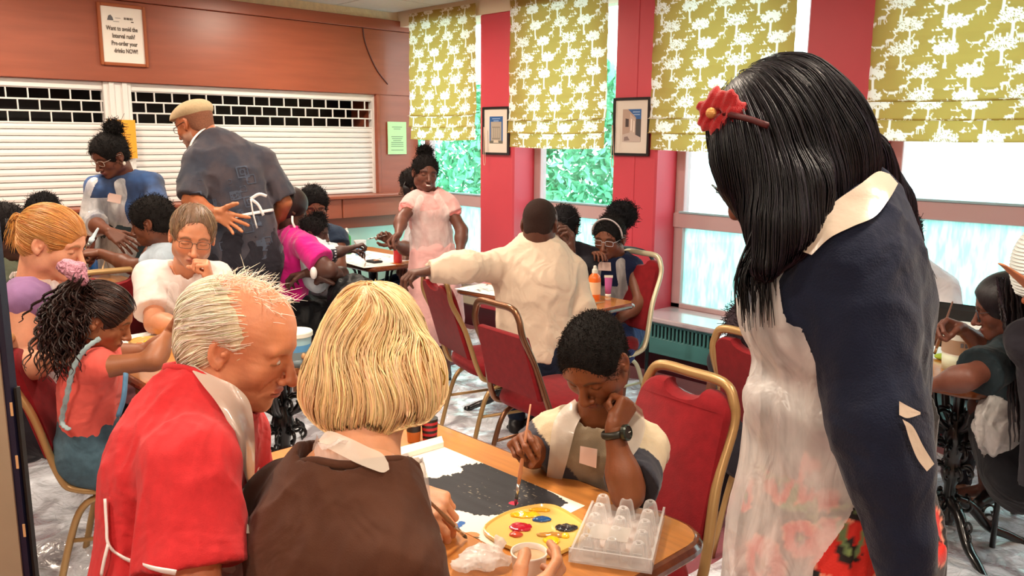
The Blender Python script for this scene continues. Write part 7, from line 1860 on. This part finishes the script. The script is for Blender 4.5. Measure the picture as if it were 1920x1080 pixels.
pal = slab('paint_palette', 'translucent yellow plastic paint palette with blobs of paint beside the painting', 'palette', [(906, 990), (938, 964), (980, 950), (1023, 944), (1056, 953), (1100, 984), (1100, 1006), (1037, 1038), (990, 1033), (938, 1016)], .752, .762, mat('palette_plastic', 'e4bc66', .25, coat=.5))
def dab(px, py, rx, ry, col, seed, z=.760, h=.005, par=pal, name='paint_dab', rot=0.0):
    c = PZ(px, py, z); S = Sdf(); u = CR; S.ell(c, (rx, ry, h), 0, R=np.stack([nz(CR + CF * rot), nz(CF - CR * rot), UP], 1)); S.disp = lambda p: .0025 * wavn(p * [1, 1, .3], 260, seed) + .001 * wavn(p, 700, seed)
    V, Fq = S.mesh(.0022); return mkmesh(name, V, Fq, mat('wet_paint_' + col, col, .16, coat=.8), par, True)
for a in [(985, 965, .034, .016, 'e8b51e', 1), (1012, 956, .026, .008, 'e0a81c', 2), (1016, 973, .022, .014, '1d4e86', 3), (976, 988, .026, .020, 'b0152c', 4), (968, 1002, .016, .012, 'c8482c', 5), (1061, 989, .026, .018, '26282c', 6), (1034, 1003, .030, .010, 'b8843a', 7), (1034, 1013, .018, .018, 'f2c81a', 8), (1058, 1005, .010, .008, 'f0c422', 9)]: dab(*a)
# cup with pale rinse water
c = PZ(992, 1036, .832); c[2] = .752
r = thing('paper_cup', 'white paper cup of cloudy water held by the blonde woman', 'cup', c)
MB().lathe([(.026, 0), (.0268, .002), (.0335, .078), (.0352, .080), (.0352, .083), (.0325, .083), (.0315, .074), (.0255, .004)], c, 36, cap=False).build('cup_wall', mat('cup_white', 'f0e4d6', .5), r, smooth=True, world=True)
MB().lathe([(.0001, .072), (.0315, .072)], c, 36, cap=False).build('water', mat('cloudy_water', 'd9b48c', .1), r, world=True)
# crumpled clear wrapper and the sheet's torn strip near the cup
S = Sdf(); S.path([PZ(868, 1058, .765), PZ(905, 1045, .77), PZ(940, 1050, .765)], [.020, .032, .018], .02, (UP, .5)); S.path([PZ(932, 1040, .775), PZ(940, 1018, .79), PZ(932, 1005, .80)], [.010, .008, .003], .01); S.disp = folds(90, .005, 201)
o = mkmesh('plastic_wrapper', *S.mesh(.003), M_apron, None, True); tag(o, 'crumpled clear plastic wrapper between the cup and the painting', 'wrapper')
brush('brown-handled paintbrush in the blonde woman\'s fingers', PZ(876, 1010, .753), PZ(876, 1010, .753) + nz(PZ(768, 903, .93) - PZ(876, 1010, .753)) * .235, hcol='8a6446', tcol='5a5240')
bt0 = PZ(966, 949, .754); brush('pinkish wooden paintbrush held upright by the boy', bt0, bt0 + nz(P(989, 797, 1.90) - bt0) * .25, hcol='c88a66', tcol='7a1830')
# egg tray
M_clear = bpy.data.materials.new('clear_tray_plastic'); M_clear.use_nodes = True
nt = M_clear.node_tree; nt.nodes.clear(); N = nt.nodes; L_ = nt.links
o_ = N.new('ShaderNodeOutputMaterial'); t_ = N.new('ShaderNodeBsdfTransparent'); b_ = N.new('ShaderNodeBsdfPrincipled'); x_ = N.new('ShaderNodeMixShader'); lw = N.new('ShaderNodeLayerWeight'); lw.inputs[0].default_value = .35
rr_ = N.new('ShaderNodeMapRange'); rr_.inputs[1].default_value = 0; rr_.inputs[2].default_value = 1; rr_.inputs[3].default_value = .16; rr_.inputs[4].default_value = .75
b_.inputs['Base Color'].default_value = (.9, .88, .86, 1); b_.inputs['Roughness'].default_value = .06; b_.inputs['Specular IOR Level'].default_value = 1.0
t_.inputs[0].default_value = (.95, .95, .95, 1)
L_.new(lw.outputs['Facing'], rr_.inputs[0]); L_.new(rr_.outputs[0], x_.inputs[0]); L_.new(t_.outputs[0], x_.inputs[1]); L_.new(b_.outputs[0], x_.inputs[2]); L_.new(x_.outputs[0], o_.inputs[0])
O = PZ(1112, 955, .756); e1 = PZ(1243, 972, .756) - O; e2 = PZ(1087, 1062, .756) - O; W_ = np.linalg.norm(e1); e1 = nz(e1); Ld = np.linalg.norm(e2) ; e2 = nz(e2 - e1 * (e2 @ e1))
r = thing('egg_tray', 'clear plastic egg tray with rows of tall cups on the table corner', 'egg tray', O)
def loc(a, b, z): return O + e1 * a + e2 * b + UP * z
Le = .25; cw = W_ / 3; clv = Le / 5
fc_ = [(0, 1, 3, 2), (4, 6, 7, 5), (0, 4, 5, 1), (2, 3, 7, 6), (0, 2, 6, 4), (1, 5, 7, 3)]
def lbox(m, a0, a1, b0, b1, z0, z1): return m.add([loc(a, b, z) for a in (a0, a1) for b in (b0, b1) for z in (z0, z1)], fc_)
m = MB(); lbox(m, -.002, W_ + .002, -.002, Le, .0, .003); lbox(m, -.004, .001, -.004, Le, 0, .020); lbox(m, W_ - .001, W_ + .004, -.004, Le, 0, .026); lbox(m, -.004, W_ + .004, -.004, .0, 0, .016); lbox(m, -.004, W_ + .004, Le - .002, Le + .003, 0, .030); lbox(m, .02, W_ - .02, Le - .03, Le - .026, .0, .022)
m.build('tray_flange', M_clear, r, world=True)
for i in range(3):
    for j in range(5):
        cc = loc(cw * (i + .5), clv * (j + .5), .003); MB().lathe([(.0215, 0), (.0195, .012), (.0150, .036), (.0120, .044), (.0090, .0465), (.0062, .0455), (.0040, .0440)], cc, 16, cap=False).build('tray_cup', M_clear, r, smooth=True, world=True)
lb = MB(); lbox(lb, .030, .110, Le * .66, Le * .92, .047, .048); lb.build('tray_label', mat('frosted_label', 'd8cfc4', .5, alpha=.35), r, world=True)
# striped cup and folded white paper at the far end of the table
def lathe_thing(name, label, cat, base, prof_parts, group=None, n=24):
    r = thing(name, label, cat, base, 0, group)
    for pn, prof, m in prof_parts: autosmooth(MB().lathe(prof, base, n).build(pn, m, r, smooth=True, world=True), 35)
    return r
b = PZ(806, 824, .752); Mred = mat('red_stripe', 'b3202c', .5); Mbk = mat('black_stripe', '1a1718', .5); Mw_ = mat('off_white_plastic', 'efe9df', .4)
lathe_thing('striped_beaker', 'red and black striped beaker at the far end of the nearest table', 'cup', b, [('band', [(.020, .0), (.021, .008)], Mred)] + [('band', [(.021 + .0004 * k, .008 * k + .008), (.021 + .0004 * k, .008 * k + .016)], Mbk if k % 2 == 0 else Mred) for k in range(7)])
b = PZ(776, 826, .752); lathe_thing('orange_pot', 'small orange-brown paint pot beside the striped beaker', 'pot', b, [('pot_wall', [(.018, 0), (.020, .03)], mat('orange_brown', 'b5642a', .4)), ('pot_collar', [(.0202, .03), (.0202, .055)], Mbk)])
q = [PZ(740, 850, .752), PZ(828, 826, .752), PZ(832, 838, .752), PZ(744, 864, .752)]
m = MB(); m.add([p_ + UP * z for z in (0, .014) for p_ in q], [(3, 2, 1, 0), (4, 5, 6, 7), (0, 1, 5, 4), (1, 2, 6, 5), (2, 3, 7, 6), (3, 0, 4, 7)]); tag(m.build('folded_card', mat('white_card', 'f1e8dc', .6)), 'narrow folded white card beside the striped beaker', 'card')
# bottles
def bottle(label, base, col, cap, h=.17, w=.032, lab=None, cat='paint bottle', capstyle=0):
    s = h / .17; pm = mat('bottle_' + col, col, .3, coat=.3); cm_ = mat('cap_' + cap, cap, .4)
    parts = [('bottle_body', [(w * .9, 0), (w, .006 * s), (w, .105 * s), (w * .88, .118 * s), (w * .5, .130 * s), (w * .42, .134 * s)], pm), ('cap', [(w * .46, .133 * s), (w * .46, .150 * s), (w * .30, .153 * s), (w * .24, .168 * s), (w * .10, .170 * s)], cm_)]
    if lab: parts.append(('label', [(w * 1.01, .030 * s), (w * 1.015, .032 * s), (w * 1.015, .088 * s), (w * 1.01, .090 * s)], mat('label_' + lab, lab, .5)))
    return lathe_thing('paint_bottle', label, cat, base, parts)
bottle('orange poster paint bottle with white cap and pale label on the middle table', PZ(1114, 562, .75), 'f07024', 'e8e8dc', .185, .033, 'f2c6a0')
b = PZ(1140, 556, .75); r = thing('paint_tube', 'small pink paint tube standing on its cap beside the orange bottle', 'paint tube', b)
MB().lathe([(.016, 0), (.016, .016)], b, 16).build('cap', Mw_, r, smooth=True, world=True)
V = []; n = 16
for z, a, t_2 in ((.016, .016, .016), (.06, .019, .012), (.105, .022, .004)): V += [b + UP * z + CR * a * math.cos(2 * PI * k / n) + CF * t_2 * math.sin(2 * PI * k / n) for k in range(n)]
MB().add(V, [(i * n + k, i * n + (k + 1) % n, (i + 1) * n + (k + 1) % n, (i + 1) * n + k) for i in range(2) for k in range(n)] + [tuple(range(n - 1, -1, -1))]).build('tube_body', mat('tube_pink', 'c2609c', .35), r, smooth=True, world=True)
m = MB(); m.add([b + UP * z + CR * a + CF * c_ for z in (.104, .117) for a in (-.023, .023) for c_ in (-.003, .003)], [(0, 1, 3, 2), (4, 6, 7, 5), (0, 4, 5, 1), (2, 3, 7, 6), (0, 2, 6, 4), (1, 5, 7, 3)]); m.build('crimp', Mw_, r, world=True)
bottle('red poster paint bottle on the back table', PZ(746, 492, .75), 'd8333a', 'd8333a', .185, .030, None)
bottle('green poster paint bottle with white cap on the back table', PZ(651, 476, .75), '2f9c3c', 'f0f0ea', .19, .032, None)
bottle('blue poster paint bottle with white cap on the table at the back left', PZ(181, 512, .75), '2d5f9e', 'efe6d6', .13, .040, None)
bottle('dark green paint bottle with white cap beyond the bald man\'s shoulder', np.array([-3.50, 3.48, .75]), '38683c', 'f0f0ea', .22, .034, 'e6ecdc')
# white box with red mark on the back left table
q = PZ(150, 512, .75); r = thing('tissue_box', 'white box with a red mark beside the blue paint bottle', 'box', q)
MB().box((q[0] - .06, q[1] - .07, .75), (q[0] + .06, q[1] + .07, .84), .004).build('box_body', mat('white_card', 'f1e8dc', .6), r, world=True)
MB().box((q[0] + .0602, q[1] - .02, .785), (q[0] + .061, q[1] - .004, .812)).build('red_mark', mat('red_stripe', 'b3202c'), r, world=True); MB().box((q[0] + .0602, q[1] + .006, .785), (q[0] + .061, q[1] + .02, .812)).build('red_mark', mat('red_stripe', 'b3202c'), r, world=True)
# papers
def sk(seed, base='f2f0ea', cols=('3a3a3e',), n=12, ww=.003):
    def f(G):
        C = white(G, base); c = G.mean(0); rng = np.random.default_rng(seed); ex = G.max(0) - G.min(0)
        for k in range(n):
            a = c[:2] + rng.uniform(-.4, .4, 2) * ex[:2]; b_ = a + rng.normal(size=2) * .05; d = b_ - a; t = np.clip(((G[:, :2] - a) @ d) / (d @ d), 0, 1); dist = np.linalg.norm(G[:, :2] - a - t[:, None] * d, axis=1); C[dist < ww * rng.uniform(.7, 2)] = lin(cols[k % len(cols)])
        return C
    return f
def rpaper(label, cx, cy, w_, h_, rot, fn, z=.75, lift=.001, group='sheets of paper on the tables', res=.008):
    c_, s_ = math.cos(rot), math.sin(rot); q = [np.array([cx + a * c_ - b * s_, cy + a * s_ + b * c_, z]) for a, b in ((-w_ / 2, -h_ / 2), (w_ / 2, -h_ / 2), (w_ / 2, h_ / 2), (-w_ / 2, h_ / 2))]
    return paper(label, q[3], q[2], q[1], q[0], int(w_ / res) + 2, int(h_ / res) + 2, fn, lift, group=group)
rpaper('large white sheet with sketch marks on the back table', -4.92, 3.30, .60, .42, .05, sk(1))
rpaper('white sheet hanging over the front edge of the back table', -4.72, 3.14, .40, .24, -.12, sk(2, n=5), lift=.003)
rpaper('white sheet with dark sketch marks at the left of the middle table', -3.42, 3.10, .34, .24, .1, sk(3))
rpaper('white sheet partly under the bald man\'s elbow beside the orange bottle', -2.98, 3.20, .34, .28, .08, sk(4, n=8))
p_ = PZ(380, 640, .75); rpaper('white sheet with green grey strokes on the left table', p_[0], p_[1], .36, .26, .2, sk(5, cols=('4a6a60', '2c2c30'), n=9, ww=.006))
p_ = PZ(270, 640, .75); rpaper('white sheet under the yellow palette on the left table', p_[0] + .02, p_[1], .34, .26, .1, sk(6, n=3))
pl2 = slab('paint_palette', 'yellow and orange smeared palette in front of the curly haired girl', 'palette', [(240, 642), (258, 632), (300, 630), (318, 640), (305, 652), (262, 655)], .753, .762, mat('palette_plastic', 'e6b44c'))
dab(285, 640, .035, .02, 'f2c81a', 4, par=pl2); dab(262, 645, .02, .014, 'e07a2a', 5, par=pl2)
p_ = PZ(1765, 665, .75); rpaper('white sheet on the right table beside the bucket', p_[0] - .03, p_[1] + .02, .30, .22, .1, sk(7, base='e6f2f4', n=2))
p_ = PZ(1775, 676, .75); S = Sdf(); S.ell(p_ + UP * .012, (.045, .03, .012), 0); S.disp = lambda q: .004 * wavn(q, 80, 2); tag(mkmesh('paint_cloth', *S.mesh(.004), mat('lime_cloth', 'a9c83c', .7), None, True), 'lime green smear cloth beside the white bucket', 'cloth')
# small black palette with two dabs on the back table, pale blue pot
p_ = PZ(702, 492, .753); r = thing('paint_box', 'small black paint box on the back table', 'paint box', p_)
MB().box((p_[0] - .05, p_[1] - .035, .753), (p_[0] + .05, p_[1] + .035, .768), .003).build('tray', mat('black_vinyl', '17181a'), r, world=True); MB().box((p_[0] + .01, p_[1] - .02, .768), (p_[0] + .035, p_[1] + .02, .774), .003).build('paint_block', mat('peach_block', 'd8a080', .5), r, world=True)
b = PZ(676, 478, .75); lathe_thing('water_pot', 'translucent pot of pale blue water on the back table', 'pot', b, [('water_band', [(.036, .0), (.040, .055)], mat('pale_blue_water', '7fb4dc', .15)), ('pot_wall', [(.0405, .055), (.044, .105), (.046, .107)], mat('clear_frost', 'dce8ee', .2))])
# buckets
def bucket(label, base, r0, r1, h, bands, lid=True):
    r = thing('bucket', label, 'bucket', base); z = 0
    for (z0, z1, col) in bands:
        ra = r0 + (r1 - r0) * z0 / h; rb = r0 + (r1 - r0) * z1 / h; MB().lathe([(ra, z0), (rb, z1)], base, 28, cap=(z0 == 0)).build('printed_band', mat('bucket_' + col, col, .35), r, smooth=True, world=True)
    if lid: autosmooth(MB().lathe([(r1 * 1.03, h - .012), (r1 * 1.07, h - .010), (r1 * 1.07, h + .004), (r1 * 1.02, h + .008), (.001, h + .008)], base, 28).build('lid', mat('lid_cream', 'e9ebdc', .4), r, smooth=True, world=True), 35)
    else: MB().lathe([(r1, h - .01), (r1 * 1.07, h - .008), (r1 * 1.07, h), (r1 * .97, h), (r1 * .93, h * .4), (.001, h * .38)], base, 28, cap=False).build('rim', mat('bucket_white', 'eef2ee', .35), r, smooth=True, world=True)
    return r
bk = bucket('printed tub with cream lid and blue and grey bands on the left table', PZ(556, 684, .75), .052, .060, .125, [(0, .03, '6a7a80'), (.03, .06, '7c8c90'), (.06, .085, '5fa0d0'), (.085, .125, 'a8d0d8')])
for a in np.linspace(0, 2 * PI, 7)[:-1]:
    d = np.array([math.cos(a), math.sin(a), 0]); MB().ell(PZ(556, 684, .75) + d * .055 + UP * (.045 + .02 * math.sin(3 * a)), (.010, .010, .012), 8, 6).build('printed_motif', mat('motif_tan', 'c89a6a', .5), bk, smooth=True, world=True)
bb = PZ(1797, 692, .75); bu = bucket('white open bucket with small grey lettering on the right table', bb, .058, .070, .17, [(0, .06, 'd6dfc4'), (.06, .165, 'e4eae2')], lid=False)
m = MB()
for k_ in range(4):
    a_ = -.45 + .22 * k_; p0 = bb + (-CF * math.cos(a_) + CR * math.sin(a_)) * .0668 + UP * .105; t__ = CR * math.cos(a_) + CF * math.sin(a_)
    m.add([p0 + t__ * u_ + UP * v_ + (-CF) * e_ for e_ in (0, .0006) for u_, v_ in ((-.005, -.008), (.005, -.008), (.005, .008), (-.005, .008))], [(3, 2, 1, 0), (4, 5, 6, 7), (0, 1, 5, 4), (1, 2, 6, 5), (2, 3, 7, 6), (3, 0, 4, 7)])
m.build('printed_lettering', mat('grey_ink', '6c6c70', .7), bu, world=True)['kind'] = 'stuff'
# more brushes
brush('pale brush held out by the boy in profile', P(160, 470, 4.5) , P(184, 428, 4.45), hcol='b8c8d0', tcol='8898a8', r=.012)
brush('thin cream paintbrush before the curly haired girl\'s nose', PZ(240, 636, .76), PZ(240, 636, .76) + nz(P(231, 596, 2.95) - PZ(240, 636, .76)) * .2, hcol='e0c8b0')
brush('thin brush in front of the white printed T-shirt', P(376, 602, 3.34), P(356, 552, 3.36), hcol='e2d8d0', tcol='c8b8a8')
brush('white-handled brush raised by the person behind the girl in pink', P(688, 449, 5.4), P(726, 440, 5.4), hcol='e8ece8', tcol='d0d8d8')
brush('thin pink brush held by the child on the lap', PZ(686, 490, .76), P(664, 452, 4.85), hcol='d8a8a0')
brush('brown brush held by the girl with long braids', PZ(1752, 664, .78), P(1786, 566, 2.92), hcol='8a6a5c', r=.006)
brush('light wooden brush standing in the box beside the blue paint bottle', PZ(150, 512, .80), P(146, 466, 5.1), hcol='d8a878')
brush('wooden brush leaning beside the blue paint bottle', PZ(190, 512, .80), P(200, 478, 5.1), hcol='d8b080')
brush('thin wooden brush lying before the orange bottle', PZ(1096, 572, .756), PZ(1134, 566, .756), hcol='d8b080')
